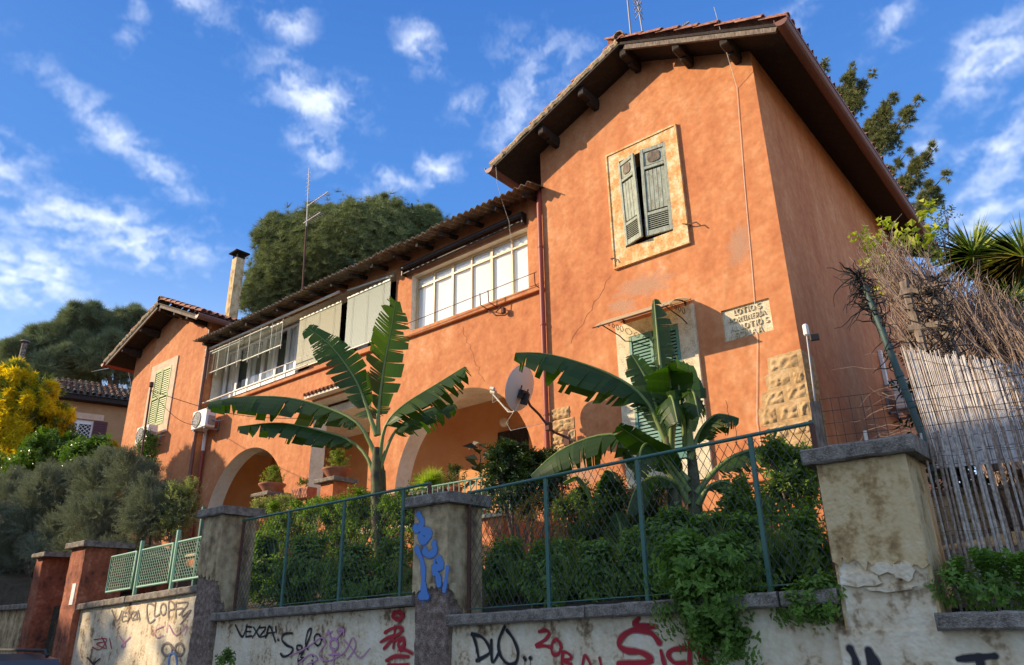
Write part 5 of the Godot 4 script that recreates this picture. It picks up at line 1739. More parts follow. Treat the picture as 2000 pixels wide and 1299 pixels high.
func tuft(sd: int, n: int, l: float, w: float, spread: float) -> ArrayMesh:
	# needles or blades bursting from one point round +y
	var g := Geo.new()
	rng.seed = sd
	for i in n:
		var a := rng.randf() * TAU
		var t := sqrt(rng.randf()) * spread
		var d := Vector3(cos(a) * sin(t), cos(t), sin(a) * sin(t))
		var s := d.cross(Vector3(rng.randf() - 0.5, rng.randf() - 0.5, rng.randf() - 0.5)).normalized()
		var ln := l * (0.65 + rng.randf() * 0.5)
		g.face([s * w * 0.5, d * ln, -s * w * 0.5], Vector3(s.y, 1, s.x))
	return g.mesh()

func foliage(parent: Node, called: String, mesh: Mesh, mat: Material, lumps: Array, count: int, size: float, c0: Color, c1: Color, sd: int, up := 0.4, shell := 0.4) -> MultiMeshInstance3D:
	var mm := MultiMesh.new()
	mm.transform_format = MultiMesh.TRANSFORM_3D
	mm.use_colors = true
	mm.mesh = mesh
	rng.seed = sd
	var f := FastNoiseLite.new()
	f.seed = sd
	var tot := 0.0
	var avg := 0.0
	for l in lumps:
		tot += l[1] * l[2]
		avg += l[1]
	f.frequency = 1.1 / (avg / lumps.size())
	var xf := []
	var cols := []
	for l in lumps:
		var k := int(count * l[1] * l[2] / tot)
		for i in k:
			var d := Vector3(rng.randf() * 2 - 1, rng.randf() * 2 - 1, rng.randf() * 2 - 1)
			if d.length() > 1.0 or d.length() < 0.01:
				d = Vector3(0.3, 0.8, 0.2)
				d = d.rotated(Vector3.UP, rng.randf() * TAU)
			d = d.normalized()
			var r := pow(rng.randf(), shell)
			var p: Vector3 = l[0] + Vector3(d.x * l[1], d.y * l[2], d.z * l[1] * 0.85) * r
			var q := f.get_noise_3dv(p)
			if q < -0.28 + rng.randf() * 0.12:
				continue
			p += d * l[1] * q * 0.28
			var y := (d + Vector3.UP * up + Vector3(rng.randf() - 0.5, rng.randf() - 0.5, rng.randf() - 0.5) * 0.9).normalized()
			var x := y.cross(Vector3(rng.randf() - 0.5, rng.randf() - 0.5, rng.randf() - 0.5)).normalized()
			var s := size * (0.65 + rng.randf() * 0.7)
			xf.append(Transform3D(Basis(x, y, x.cross(y)).scaled(Vector3.ONE * s), p))
			cols.append(BRIGHT * c0.lerp(c1, 0.3 + 0.7 * rng.randf()))
	mm.instance_count = xf.size()
	for i in xf.size():
		mm.set_instance_transform(i, xf[i]); mm.set_instance_color(i, cols[i])
	var o := MultiMeshInstance3D.new()
	o.multimesh = mm
	o.material_override = mat
	if parent == null:
		o.name = numbered(called)
		add_child(o)
	else:
		o.name = called
		parent.add_child(o, true)
	stuff(o)
	return o

func stems(parent: Node, base: Vector3, lumps: Array, r: float, mat: Material, sd: int) -> void:
	rng.seed = sd
	var g := Geo.new()
	for l in lumps:
		var e: Vector3 = l[0]
		var m: Vector3 = base.lerp(e, 0.5) + Vector3(rng.randf() - 0.5, rng.randf() * 0.3, rng.randf() - 0.5) * l[1] * 0.6
		g.tube([base + Vector3(rng.randf() - 0.5, 0, rng.randf() - 0.5) * r * 3.0, m, e], [r, r * 0.7, r * 0.4], 6)
		for k in 4:
			var t := e + Vector3((rng.randf() - 0.5) * 1.5 * l[1], (rng.randf() - 0.2) * l[2] * 1.2, (rng.randf() - 0.5) * l[1] * 1.4)
			g.tube([m.lerp(e, 0.5), e.lerp(t, 0.5) + Vector3(0, 0.04 * l[2], 0), t], [r * 0.4, r * 0.3, r * 0.15], 5)
	put("stem", g, mat, parent)

func col(r: float, g: float, b: float) -> Color:
	return Color(r, g, b)

# ---------------------------------------------------------------- banana plants
# one leaf: the first point is where its stalk leaves the stem; "face" is where its upper side looks
func banana_leaf(t: Node, pts: Array, stalk: float, w: float, face: Vector3, droop_a: float, droop_b: float, tear: float, sd: int, mat: Material) -> void:
	rng.seed = sd
	var cv := Curve3D.new()
	for i in pts.size():
		var tg: Vector3 = (pts[mini(i + 1, pts.size() - 1)] - pts[maxi(i - 1, 0)]) * 0.17
		cv.add_point(pts[i], -tg, tg)
	var ln := cv.get_baked_length()
	var rib := Geo.new()
	var rp := []
	var rr := []
	for i in 17:
		var u := i / 16.0
		rp.append(cv.sample_baked(ln * u, true))
		rr.append(lerpf(0.042, 0.005, pow(u, 0.6)))
	rib.tube(rp, rr, 7)
	var o := put("leaf", rib, M.banana_rib, t)
	var g := Geo.new()
	for half in 2:
		var sg := 1.0 if half == 0 else -1.0
		var droop := droop_a if half == 0 else droop_b
		var u := stalk
		while u < 0.995:
			var step := 0.010 + pow(rng.randf(), 2.2) * 0.10
			var u1 := minf(u + step, 1.0)
			var gap := (0.10 + pow(rng.randf(), 1.5) * 0.75) if rng.randf() < tear * 0.65 else 0.0
			var jit := (rng.randf() - 0.5) * 0.4 * tear
			var shade := rng.randf()
			g.col = Color(1, 1, 1).lerp(Color(0.55, 0.62, 0.6), shade)
			if rng.randf() < tear * 0.10:
				g.col = Color(2.2, 1.2, 0.6)
			var cut := 1.0 - rng.randf() * rng.randf() * 0.55 * tear
			var dead := rng.randf() < 0.30 * tear
			var rows := []
			var nn := []
			for e in 2:
				var uu := u if e == 0 else u1
				var p := cv.sample_baked(ln * uu, true)
				var q := cv.sample_baked(minf(ln * uu + 0.02, ln), true)
				var q0 := cv.sample_baked(maxf(ln * uu - 0.02, 0.0), true)
				var tg := (q - q0).normalized()
				var nf := (face - tg * face.dot(tg)).normalized()
				var side := tg.cross(nf).normalized() * sg
				var v := (uu - stalk) / (1.0 - stalk)
				var ww := w * pow(sin(PI * clampf(0.06 + v * 0.90, 0, 1)), 0.55) * cut
				var row := [p]
				var cur := p
				var segs := 4
				for k in segs:
					var a := droop * (0.55 + 0.6 * k / segs) + jit * k / segs
					var dir := side * cos(a) - nf * sin(a) + tg * 0.22
					# tips of torn strips narrow towards each other
					cur += dir.normalized() * ww / segs
					var mid := (1.0 if e == 0 else -1.0) * ln * (u1 - u) * 0.5 * gap * pow((k + 1.0) / segs, 1.8)
					row.append(cur + tg * mid)
				rows.append(row); nn.append(nf)
			for k in 4:
				if k == 3 and dead:
					g.col = Color(2.6, 1.15, 1.6)
				g.face([rows[0][k], rows[1][k], rows[1][k + 1]], nn[0])
				g.face([rows[0][k], rows[1][k + 1], rows[0][k + 1]], nn[0])
			u = u1
	put("blade", g, mat, o)

func build_bananas() -> void:
	var up := Vector3.UP
	var cam := Vector3(0.62, 0.0, 0.75)
	var t := thing("banana_plant", "tall single-stemmed banana plant with leaves spread like a star", "banana plant", Vector3.ZERO, "banana plants in the front garden")
	var g := Geo.new()
	g.tube([Vector3(-8.78, 2.0, -7.42), Vector3(-8.82, 2.62, -7.39), Vector3(-8.85, 3.22, -7.34), Vector3(-8.88, 3.76, -7.31), Vector3(-8.89, 4.2, -7.30)], [0.13, 0.11, 0.095, 0.085, 0.06], 12)
	for i in 7:
		var y := 2.4 + i * 0.22
		g.tube([Vector3(-8.80 - (y - 2.0) * 0.045, y, -7.41), Vector3(-8.80 - (y - 2.0) * 0.045 + 0.03 * cos(i * 2.4), y + 0.35, -7.38 + 0.03 * sin(i * 2.4))], [0.125 - i * 0.008, 0.05], 8)
	put("stem", g, M.bananastem, t)
	# points, stalk share, half width, upper side, droops, tear
	var leaves := [
		[[Vector3(-8.90, 4.11, -7.28), Vector3(-9.15, 4.59, -7.12), Vector3(-9.69, 4.91, -6.91), Vector3(-10.31, 5.13, -6.53), Vector3(-10.84, 5.14, -6.01), Vector3(-11.15, 5.03, -5.64)], 0.18, 0.46, up, 1.45, 1.4, 1.0],
		[[Vector3(-8.89, 3.72, -7.30), Vector3(-9.06, 4.09, -7.24), Vector3(-9.38, 4.36, -7.16), Vector3(-9.76, 4.53, -6.99), Vector3(-10.33, 4.70, -6.49), Vector3(-10.75, 4.62, -5.98)], 0.28, 0.38, up, 1.4, 1.35, 1.0],
		[[Vector3(-8.90, 4.40, -7.29), Vector3(-9.05, 4.90, -7.17), Vector3(-9.23, 5.38, -7.02), Vector3(-9.51, 5.90, -6.73), Vector3(-9.77, 6.20, -6.44)], 0.22, 0.36, Vector3(0.72, 0.35, 0.60), 0.3, 0.4, 0.8],
		[[Vector3(-8.88, 4.40, -7.31), Vector3(-8.95, 4.92, -7.35), Vector3(-8.99, 5.65, -7.45), Vector3(-9.00, 6.33, -7.57), Vector3(-9.04, 6.87, -7.67)], 0.14, 0.40, Vector3(-0.93, 0.15, -0.12), 0.15, 0.25, 0.8],
		[[Vector3(-8.85, 3.99, -7.34), Vector3(-8.75, 4.50, -7.33), Vector3(-8.52, 4.82, -7.46), Vector3(-8.11, 5.16, -7.78), Vector3(-7.72, 5.45, -8.05)], 0.26, 0.5, up, 1.1, 1.2, 1.0],
		[[Vector3(-8.85, 3.88, -7.35), Vector3(-8.78, 4.46, -7.55), Vector3(-8.62, 4.77, -7.83), Vector3(-8.46, 4.94, -8.12), Vector3(-8.28, 5.01, -8.40)], 0.35, 0.46, up, 1.1, 1.2, 1.0],
		[[Vector3(-8.90, 4.40, -7.29), Vector3(-9.13, 4.73, -7.32), Vector3(-9.40, 4.95, -7.50), Vector3(-9.66, 5.05, -7.78)], 0.35, 0.3, up, 0.5, 0.6, 0.7]]
	for i in leaves.size():
		var l: Array = leaves[i]
		banana_leaf(t, l[0], l[1], l[2], l[3], l[4], l[5], l[6], 100 + i, M.banana)
	t = thing("banana_plant", "bushy two-stemmed banana plant drooping before the green shutters", "banana plant", Vector3.ZERO, "banana plants in the front garden")
	g = Geo.new()
	g.tube([Vector3(-3.66, 1.9, -7.0), Vector3(-3.67, 2.29, -7.0), Vector3(-3.68, 2.67, -6.99), Vector3(-3.69, 3.04, -6.99), Vector3(-3.69, 3.45, -6.98)], [0.10, 0.085, 0.075, 0.065, 0.045], 12)
	put("stem", g, M.bananastem, t)
	g = Geo.new()
	g.tube([Vector3(-3.50, 1.9, -7.06), Vector3(-3.51, 2.30, -7.08), Vector3(-3.52, 2.66, -7.11), Vector3(-3.52, 3.03, -7.15), Vector3(-3.53, 3.42, -7.18)], [0.10, 0.085, 0.075, 0.06, 0.04], 12)
	put("stem", g, M.bananastem, t)
	leaves = [
		[[Vector3(-3.68, 3.31, -6.99), Vector3(-3.84, 3.85, -6.86), Vector3(-4.08, 4.13, -6.67), Vector3(-4.42, 4.33, -6.40), Vector3(-4.70, 4.43, -6.15), Vector3(-4.91, 4.43, -5.93)], 0.22, 0.36, up, 1.45, 1.4, 1.0],
		[[Vector3(-3.67, 3.42, -6.99), Vector3(-3.70, 3.88, -7.01), Vector3(-3.72, 4.36, -7.03), Vector3(-3.73, 4.74, -7.05), Vector3(-3.74, 5.11, -7.07)], 0.3, 0.22, Vector3(0.2, 0.4, 0.85), 1.25, 1.35, 1.2],
		[[Vector3(-3.48, 3.29, -7.09), Vector3(-3.50, 3.66, -7.15), Vector3(-3.51, 3.98, -7.22), Vector3(-3.50, 4.30, -7.30)], 0.2, 0.13, Vector3(-0.8, 0, -0.3), 0.3, 0.3, 0.1],
		[[Vector3(-3.51, 3.29, -7.08), Vector3(-3.47, 3.67, -7.07), Vector3(-3.41, 3.92, -7.0), Vector3(-3.30, 3.86, -6.9), Vector3(-3.22, 3.56, -6.8)], 0.3, 0.26, Vector3(0.5, 0.6, 0.4), 1.1, 1.2, 1.0],
		[[Vector3(-3.67, 3.36, -7.00), Vector3(-3.64, 3.77, -7.12), Vector3(-3.69, 4.10, -7.21), Vector3(-3.78, 4.41, -7.28)], 0.25, 0.34, Vector3(0.7, 0.3, 0.65), 0.15, 0.2, 0.4],
		[[Vector3(-3.67, 3.40, -7.00), Vector3(-3.60, 3.70, -7.0), Vector3(-3.58, 3.95, -6.95), Vector3(-3.50, 4.12, -6.8), Vector3(-3.42, 4.10, -6.62)], 0.3, 0.24, Vector3(-0.2, 0.8, -0.5), 0.4, 0.4, 0.3],
		[[Vector3(-3.55, 2.87, -7.06), Vector3(-3.64, 3.15, -6.90), Vector3(-3.72, 3.28, -6.74), Vector3(-3.84, 3.41, -6.56), Vector3(-3.93, 3.51, -6.39)], 0.2, 0.19, Vector3(-0.25, 0.8, 0.2), 0.25, 0.25, 0.1],
		[[Vector3(-3.54, 2.97, -7.06), Vector3(-3.81, 3.30, -7.01), Vector3(-4.19, 3.54, -6.88), Vector3(-4.55, 3.54, -6.75), Vector3(-4.90, 3.40, -6.60), Vector3(-5.18, 3.17, -6.49)], 0.25, 0.28, up, 1.4, 1.35, 0.6],
		[[Vector3(-3.48, 2.84, -7.09), Vector3(-3.31, 3.07, -7.22), Vector3(-3.10, 3.23, -7.35), Vector3(-2.80, 3.30, -7.52), Vector3(-2.58, 3.24, -7.63), Vector3(-2.40, 2.98, -7.72)], 0.22, 0.25, up, 1.35, 1.35, 0.6],
		[[Vector3(-3.56, 2.74, -7.05), Vector3(-3.63, 2.95, -6.96), Vector3(-3.76, 3.02, -6.83), Vector3(-3.93, 2.92, -6.68), Vector3(-4.01, 2.64, -6.57)], 0.2, 0.2, up, 1.0, 1.1, 0.6],
		[[Vector3(-3.48, 2.73, -7.09), Vector3(-3.35, 2.90, -7.13), Vector3(-3.19, 2.94, -7.17), Vector3(-3.04, 2.82, -7.21), Vector3(-2.83, 2.61, -7.27)], 0.2, 0.18, up, 0.9, 1.1, 0.6],
		[[Vector3(-3.80, 2.96, -6.93), Vector3(-3.97, 3.09, -6.95), Vector3(-4.09, 3.23, -6.99), Vector3(-4.23, 3.40, -7.03)], 0.2, 0.11, up, 0.4, 0.5, 0.2],
		[[Vector3(-3.67, 3.30, -7.0), Vector3(-3.58, 3.62, -6.9), Vector3(-3.50, 3.80, -6.75), Vector3(-3.38, 3.72, -6.58), Vector3(-3.30, 3.45, -6.48)], 0.25, 0.26, up, 1.2, 1.3, 0.8],
		[[Vector3(-3.68, 3.30, -7.0), Vector3(-3.74, 3.75, -7.1), Vector3(-3.86, 4.05, -7.25), Vector3(-4.05, 4.15, -7.45), Vector3(-4.25, 4.05, -7.6)], 0.25, 0.28, up, 1.0, 1.1, 0.7],
		[[Vector3(-3.52, 3.20, -7.1), Vector3(-3.42, 3.5, -7.2), Vector3(-3.25, 3.68, -7.3), Vector3(-3.05, 3.62, -7.4)], 0.25, 0.24, up, 1.1, 1.2, 0.8],
		[[Vector3(-3.60, 2.9, -7.0), Vector3(-3.70, 3.2, -6.8), Vector3(-3.72, 3.32, -6.6), Vector3(-3.70, 3.2, -6.4), Vector3(-3.66, 2.95, -6.28)], 0.2, 0.2, up, 1.2, 1.2, 0.7],
		[[Vector3(-3.68, 3.3, -7.0), Vector3(-3.75, 3.7, -6.95), Vector3(-3.83, 4.1, -6.9), Vector3(-3.94, 4.4, -6.8)], 0.2, 0.19, Vector3(0.7, 0.3, 0.65), 0.5, 0.6, 0.7],
		[[Vector3(-3.55, 3.3, -7.1), Vector3(-3.50, 3.75, -7.0), Vector3(-3.47, 4.1, -6.92), Vector3(-3.41, 4.2, -6.8)], 0.25, 0.2, Vector3(0.5, 0.4, 0.7), 0.8, 0.9, 0.9],
		[[Vector3(-3.62, 2.4, -6.98), Vector3(-3.70, 2.62, -6.9), Vector3(-3.78, 2.55, -6.82), Vector3(-3.80, 2.3, -6.78)], 0.1, 0.12, up, 1.2, 1.3, 0.8]]
	for i in leaves.size():
		var l: Array = leaves[i]
		banana_leaf(t, l[0], l[1], l[2] * 1.22, l[3], l[4], l[5], l[6], 200 + i, M.banana if i != 2 else M.banana_young)
	# young suckers
	var small := [["young banana shoot with one broad upright leaf behind the left fence", Vector3(-9.95, 2.1, -6.35), 0.75, 0.09], ["young banana plant with curled leaves between the two big ones", Vector3(-4.72, 2.1, -7.1), 1.15, 0.13], ["short yellowing banana shoot in front of the two-stemmed plant", Vector3(-4.30, 2.1, -6.9), 0.62, 0.10]]
	for i in 3:
		var b: Vector3 = small[i][1]
		var hh: float = small[i][2]
		t = thing("banana_shoot", small[i][0], "banana plant", Vector3.ZERO, "young banana shoots")
		g = Geo.new()
		g.tube([b, b + Vector3(0.01, hh * 0.6, 0)], [0.035, 0.02], 8)
		put("stem", g, M.bananastem, t)
		var sp := [[Vector3(0.02, hh * 0.4, 0), Vector3(-0.01, hh * 0.8, 0), Vector3(-0.04, hh, 0.02)]]
		if i == 1:
			sp = [[Vector3(0.0, hh * 0.5, 0), Vector3(-0.08, hh * 0.8, 0.05), Vector3(-0.2, hh * 0.95, 0.1), Vector3(-0.35, hh * 0.9, 0.15)], [Vector3(0.0, hh * 0.5, 0), Vector3(0.08, hh * 0.85, 0.0), Vector3(0.2, hh * 0.98, 0.0), Vector3(0.32, hh * 0.85, 0.05)]]
		for k in sp.size():
			var pts := []
			for q in sp[k]:
				pts.append(b + q)
			banana_leaf(t, pts, 0.2, small[i][3], -cam + up * 0.6 if i != 1 else up, 0.3, 0.4, 0.2, 300 + i * 5 + k, M.banana)

# ---------------------------------------------------------------- trees, shrubs, weeds
func build_plants() -> void:
	var pine := tuft(1, 26, 0.66, 0.030, 1.5)
	var t := thing("stone_pine", "broad umbrella pine rising behind the corrugated gallery roof", "tree")
	foliage(t, "crown", pine, M.leaf_dull, LUMPS.stone_pine + broken(LUMPS.stone_pine, 9, 0.17, 1), 52000, 0.62, col(0.045, 0.06, 0.028), col(0.175, 0.20, 0.09), 21, 1.2, 0.22)
	stems(t, Vector3(-36.0, 12.0, -27.0), LUMPS.stone_pine, 0.42, M.bark, 22)
	var g := Geo.new()
	g.tube([Vector3(-36, 2, -27), Vector3(-36.2, 8, -27.1), Vector3(-36.0, 14, -27)], [0.6, 0.5, 0.42], 10)
	put("trunk", g, M.bark, t)
	var fp: Array = LUMPS.far_pines
	for i in 2:
		t = thing("pine_tree", ["loose dark pine rising behind the tiled neighbour roof at its chimney pipe", "dense dark pine between the neighbour roof and the far gable"][i], "tree", Vector3.ZERO, "pines behind the neighbour house")
		var sub := [fp[0], fp[1], fp[5]] if i == 0 else [fp[2], fp[3], fp[4]]
		foliage(t, "crown", pine, M.leaf_dull, broken(sub, 16, 0.26, 2), 9000, 0.85, col(0.05, 0.068, 0.04), col(0.17, 0.195, 0.115), 25 + i, 0.9, 0.45)
		var c: Vector3 = sub[1][0]
		stems(t, Vector3(c.x, c.y - 6, c.z), sub, 0.25, M.bark, 27 + i)
		g = Geo.new()
		g.tube([Vector3(c.x, 4, c.z), Vector3(c.x + 0.2, c.y - 5.5, c.z)], [0.4, 0.3], 8)
		put("trunk", g, M.bark, t)
	# spruce behind the near roof
	t = thing("spruce_tree", "spruce with upturned bough tips rising behind the near roof", "tree")
	var tips := [Vector3(-5.45, 22.58, -26.44), Vector3(-5.01, 21.23, -26.53), Vector3(-4.31, 21.85, -26.65), Vector3(-3.91, 21.23, -26.72), Vector3(-3.86, 19.51, -26.72), Vector3(-3.24, 19.82, -26.81), Vector3(-2.65, 19.31, -26.87), Vector3(-3.40, 17.36, -26.79), Vector3(-2.39, 17.27, -26.89), Vector3(-2.47, 16.01, -26.89), Vector3(-3.06, 15.28, -26.83), Vector3(-3.55, 14.83, -26.77), Vector3(-4.53, 18.72, -26.62), Vector3(-11.0, 22.0, -25.0), Vector3(-12.0, 19.0, -25.5), Vector3(-11.5, 16.0, -27.0), Vector3(-8.0, 24.0, -27.5)]
	g = Geo.new()
	g.tube([Vector3(-8.4, 2, -26.3), Vector3(-8.2, 14, -26.3), Vector3(-8.0, 25.0, -26.3)], [0.4, 0.28, 0.05], 8)
	put("trunk", g, M.bark, t)
	var boughs := Geo.new()
	rng.seed = 44
	var sl := []
	for tp in tips:
		var b := Vector3(-8.2, tp.y - 2.6, -26.3)
		var m1: Vector3 = b.lerp(tp, 0.45) + Vector3(0, -0.5, rng.randf() - 0.5)
		var m2: Vector3 = b.lerp(tp, 0.8) + Vector3(0, -0.45, 0)
		boughs.tube([b, m1, m2, tp], [0.09, 0.06, 0.04, 0.015], 5)
		for k in 15:
			var f := 0.3 + 0.7 * k / 14.0
			var p: Vector3 = b.lerp(m1, f / 0.45) if f < 0.45 else (m1.lerp(m2, (f - 0.45) / 0.35) if f < 0.8 else m2.lerp(tp, (f - 0.8) / 0.2))
			var s := 0.12 + 0.40 * sin(PI * clampf((1.0 - f) * 1.2 + 0.05, 0, 1)) * (0.6 + rng.randf() * 0.6)
			sl.append([p + Vector3((rng.randf() - 0.5) * 0.4, -s * 0.45, (rng.randf() - 0.5) * 0.4), s * 0.78, s * 1.05])
	put("bough", boughs, M.bark, t)
	foliage(t, "crown", tuft(3, 20, 0.15, 0.018, 1.1), M.leaf_dull, sl, 40000, 1.15, col(0.04, 0.055, 0.03), col(0.17, 0.175, 0.075), 45, -0.6, 0.6)
	# mimosa in blossom
	var puff := tuft(5, 20, 0.13, 0.035, 2.6)
	t = thing("mimosa_tree", "mimosa tree covered in bright yellow blossom at the left edge", "tree")
	foliage(t, "blossom", puff, M.blossom, broken(LUMPS.mimosa, 12, 0.3, 3), 9000, 1.45, col(0.36, 0.30, 0.006), col(0.54, 0.48, 0.02), 51, 0.3, 0.45)
	foliage(t, "crown", tuft(6, 16, 0.24, 0.02, 1.4), M.leaf, LUMPS.mimosa, 1500, 1.0, col(0.05, 0.08, 0.02), col(0.14, 0.17, 0.05), 52, 0.3, 0.6)
	stems(t, Vector3(-23.2, 3.2, -7.6), LUMPS.mimosa, 0.07, M.bark, 53)
	t = thing("mimosa_bush", "low orange-yellow blossoming bush below the lattice window", "shrub")
	foliage(t, "blossom", puff, M.blossom, LUMPS.mimosa_low, 2200, 1.1, col(0.22, 0.18, 0.01), col(0.36, 0.31, 0.03), 55, 0.3, 0.5)
	stems(t, Vector3(-22.0, 3.5, -7.9), LUMPS.mimosa_low, 0.04, M.bark, 56)
	var broad := sprig(7, 9, 0.16, 0.10, 0.05, 0.3)
	var broad2 := sprig(8, 8, 0.12, 0.055, 0.028, 0.3)
	var tiny := sprig(9, 12, 0.10, 0.024, 0.012, 0.4)
	var needle := sprig(10, 16, 0.22, 0.05, 0.009, 1.0)
	var nettle := sprig(11, 9, 0.14, 0.062, 0.042, -0.1)
	var shrubs := [
		["citrus_tree", "bright green glossy citrus under the yellow mimosa", "tree", "citrus", broad, M.leaf_glossy, 4200, 1.05, col(0.03, 0.065, 0.012), col(0.12, 0.19, 0.03), Vector3(-21.5, 3.0, -7.0), 0.06, ""],
		["glossy_shrub", "upright glossy-leaved shrub in front of the far tower wall", "shrub", "glossy", broad2, M.leaf_glossy, 2200, 1.0, col(0.025, 0.055, 0.012), col(0.10, 0.15, 0.03), Vector3(-16.2, 2.4, -7.2), 0.035, ""],
		["rosemary_shrub", "large grey-green rosemary shrub at the left edge above the gateway", "shrub", "rosemary_a", needle, M.leaf_dull, 21000, 0.95, col(0.06, 0.07, 0.05), col(0.19, 0.205, 0.155), Vector3(-18.6, 2.4, -6.15), 0.05, "grey-green rosemary shrubs"],
		["rosemary_shrub", "large grey-green rosemary shrub behind the orange pillar", "shrub", "rosemary_b", needle, M.leaf_dull, 21000, 0.95, col(0.055, 0.065, 0.045), col(0.18, 0.195, 0.145), Vector3(-15.6, 2.2, -6.4), 0.05, "grey-green rosemary shrubs"],
		["small_leaved_shrub", "thin pale-leaved shrub on a trellis behind the ochre pillar", "shrub", "variegated", tiny, M.leaf, 1500, 1.5, col(0.06, 0.075, 0.03), col(0.28, 0.28, 0.16), Vector3(-12.1, 2.0, -6.0), 0.02, ""],
		["hedge", "dense bright-topped hedge at the foot of the tall banana plant", "hedge", "hedge", broad2, M.leaf, 5200, 0.85, col(0.04, 0.075, 0.015), col(0.16, 0.23, 0.04), Vector3(-9.5, 1.9, -7.4), 0.03, ""],
		["pale_shrub", "pale speckled shrub on the terrace edge between the potted plants", "shrub", "pale_bush", tiny, M.leaf, 1300, 1.5, col(0.08, 0.095, 0.03), col(0.34, 0.33, 0.17), Vector3(-13.2, 3.2, -8.5), 0.02, ""],
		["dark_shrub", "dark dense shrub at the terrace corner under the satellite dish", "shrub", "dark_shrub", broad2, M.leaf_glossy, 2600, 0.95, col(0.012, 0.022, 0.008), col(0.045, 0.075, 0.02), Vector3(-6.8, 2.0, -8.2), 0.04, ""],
		["tangled_shrub", "dark loose tangled shrub between the dark terrace shrub and the two-stemmed banana", "shrub", "tangle_a", broad2, M.leaf, 1500, 0.95, col(0.03, 0.055, 0.014), col(0.10, 0.15, 0.035), Vector3(-5.0, 2.1, -7.2), 0.018, ""],
		["tangled_shrub", "loose green climbing shrub to the right of the two-stemmed banana", "shrub", "tangle_b", broad, M.leaf, 520, 0.7, col(0.04, 0.075, 0.018), col(0.13, 0.19, 0.04), Vector3(-3.0, 2.1, -7.0), 0.014, ""],
		["box_shrub", "small-leaved rounded shrub behind the second fence post", "shrub", "shrub_mid", tiny, M.leaf, 1700, 1.1, col(0.025, 0.04, 0.012), col(0.09, 0.12, 0.035), Vector3(-4.2, 2.1, -7.4), 0.02, ""],
		["leafy_shrub", "sparse broad-leaved shrub against the tower corner stones", "shrub", "shrub_right", broad, M.leaf, 420, 0.75, col(0.035, 0.07, 0.015), col(0.14, 0.20, 0.04), Vector3(-2.5, 2.1, -7.2), 0.02, ""],
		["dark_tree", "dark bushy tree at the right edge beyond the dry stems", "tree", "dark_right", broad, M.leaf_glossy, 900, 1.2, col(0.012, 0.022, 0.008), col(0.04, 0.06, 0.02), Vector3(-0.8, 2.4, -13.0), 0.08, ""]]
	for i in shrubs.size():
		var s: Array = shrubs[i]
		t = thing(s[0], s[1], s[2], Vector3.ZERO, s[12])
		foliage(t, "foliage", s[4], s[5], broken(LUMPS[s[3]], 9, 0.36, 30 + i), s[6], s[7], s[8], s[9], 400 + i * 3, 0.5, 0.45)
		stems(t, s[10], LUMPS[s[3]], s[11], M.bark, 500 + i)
	var hb := []
	for i in 9:
		hb.append([Vector3(-2.2 + i * 0.75, 3.4 + 0.25 * (i % 2), -13.4 - 0.3 * (i % 3)), 0.6, 1.3])
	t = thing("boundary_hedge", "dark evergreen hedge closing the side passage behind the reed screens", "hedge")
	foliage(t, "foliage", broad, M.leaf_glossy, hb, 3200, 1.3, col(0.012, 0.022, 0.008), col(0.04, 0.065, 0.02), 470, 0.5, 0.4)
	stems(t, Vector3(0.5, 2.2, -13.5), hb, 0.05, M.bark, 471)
	# uncountable low growth
	var low := [["nettle_weeds", "weeds_left", 2300, 1.15], ["nettle_weeds", "weeds_mid", 2100, 1.05], ["nettle_weeds", "weeds_right", 2300, 1.1]]
	for i in 3:
		foliage(null, low[i][0], nettle, M.leaf, LUMPS[low[i][1]], low[i][2], low[i][3], col(0.05, 0.10, 0.025), col(0.15, 0.235, 0.05), 600 + i, 0.8, 0.55)
		tag(get_child(get_child_count() - 1), ["tangle of green weeds behind the left wire fence", "grassy weeds behind the wire fence right of the blue graffiti", "tall nettles behind the fence beside the broad pillar"][i], "weeds", "weeds along the fence")
	for i in 3:
		var reg: Array = [[-9.3, -5.9, 1.9], [-5.1, -3.2, 1.85], [-3.4, -1.8, 1.85]][i]
		var ll := []
		for k in 9:
			ll.append([Vector3(lerpf(reg[0], reg[1], k / 8.0), reg[2] + 0.1 + 0.05 * (k % 2), -6.0 - 0.5 * (k % 3)), 0.28, 0.28])
		foliage(null, "long_grass", tuft(13, 12, 0.36, 0.007, 0.7), M.leaf, ll, 170, 0.8, col(0.05, 0.09, 0.02), col(0.14, 0.19, 0.05), 620 + i, 2.5, 0.6)
		tag(get_child(get_child_count() - 1), ["long grass at the foot of the left fence", "long grass at the foot of the middle fence posts", "long grass at the foot of the fence near the broad pillar"][i], "grass", "grass along the fence")
	t = thing("trailing_vine", "thick green bramble spilling over the coping across the red scrawl", "vine")
	foliage(t, "foliage", nettle, M.leaf, LUMPS.vine, 1300, 0.8, col(0.045, 0.09, 0.022), col(0.13, 0.22, 0.045), 640, 0.0, 0.5)
	stems(t, Vector3(-2.75, 1.9, -5.7), LUMPS.vine, 0.008, M.bark, 641)
	t = thing("trailing_vine", "small green tuft hanging over the coping beside the broad pillar", "vine")
	foliage(t, "foliage", nettle, M.leaf, LUMPS.tuft, 240, 0.7, col(0.045, 0.09, 0.022), col(0.13, 0.22, 0.045), 645, 0.0, 0.5)
	stems(t, Vector3(-1.78, 1.82, -5.6), LUMPS.tuft, 0.005, M.bark, 646)
	foliage(null, "low_weeds", sprig(14, 10, 0.11, 0.045, 0.036, 0.2), M.leaf, LUMPS.reed_weeds + [[Vector3(-0.25, 1.82, -5.42), 0.25, 0.16], [Vector3(0.2, 1.80, -5.45), 0.28, 0.15]], 700, 0.75, col(0.05, 0.10, 0.025), col(0.15, 0.25, 0.055), 650, 0.9, 0.5)
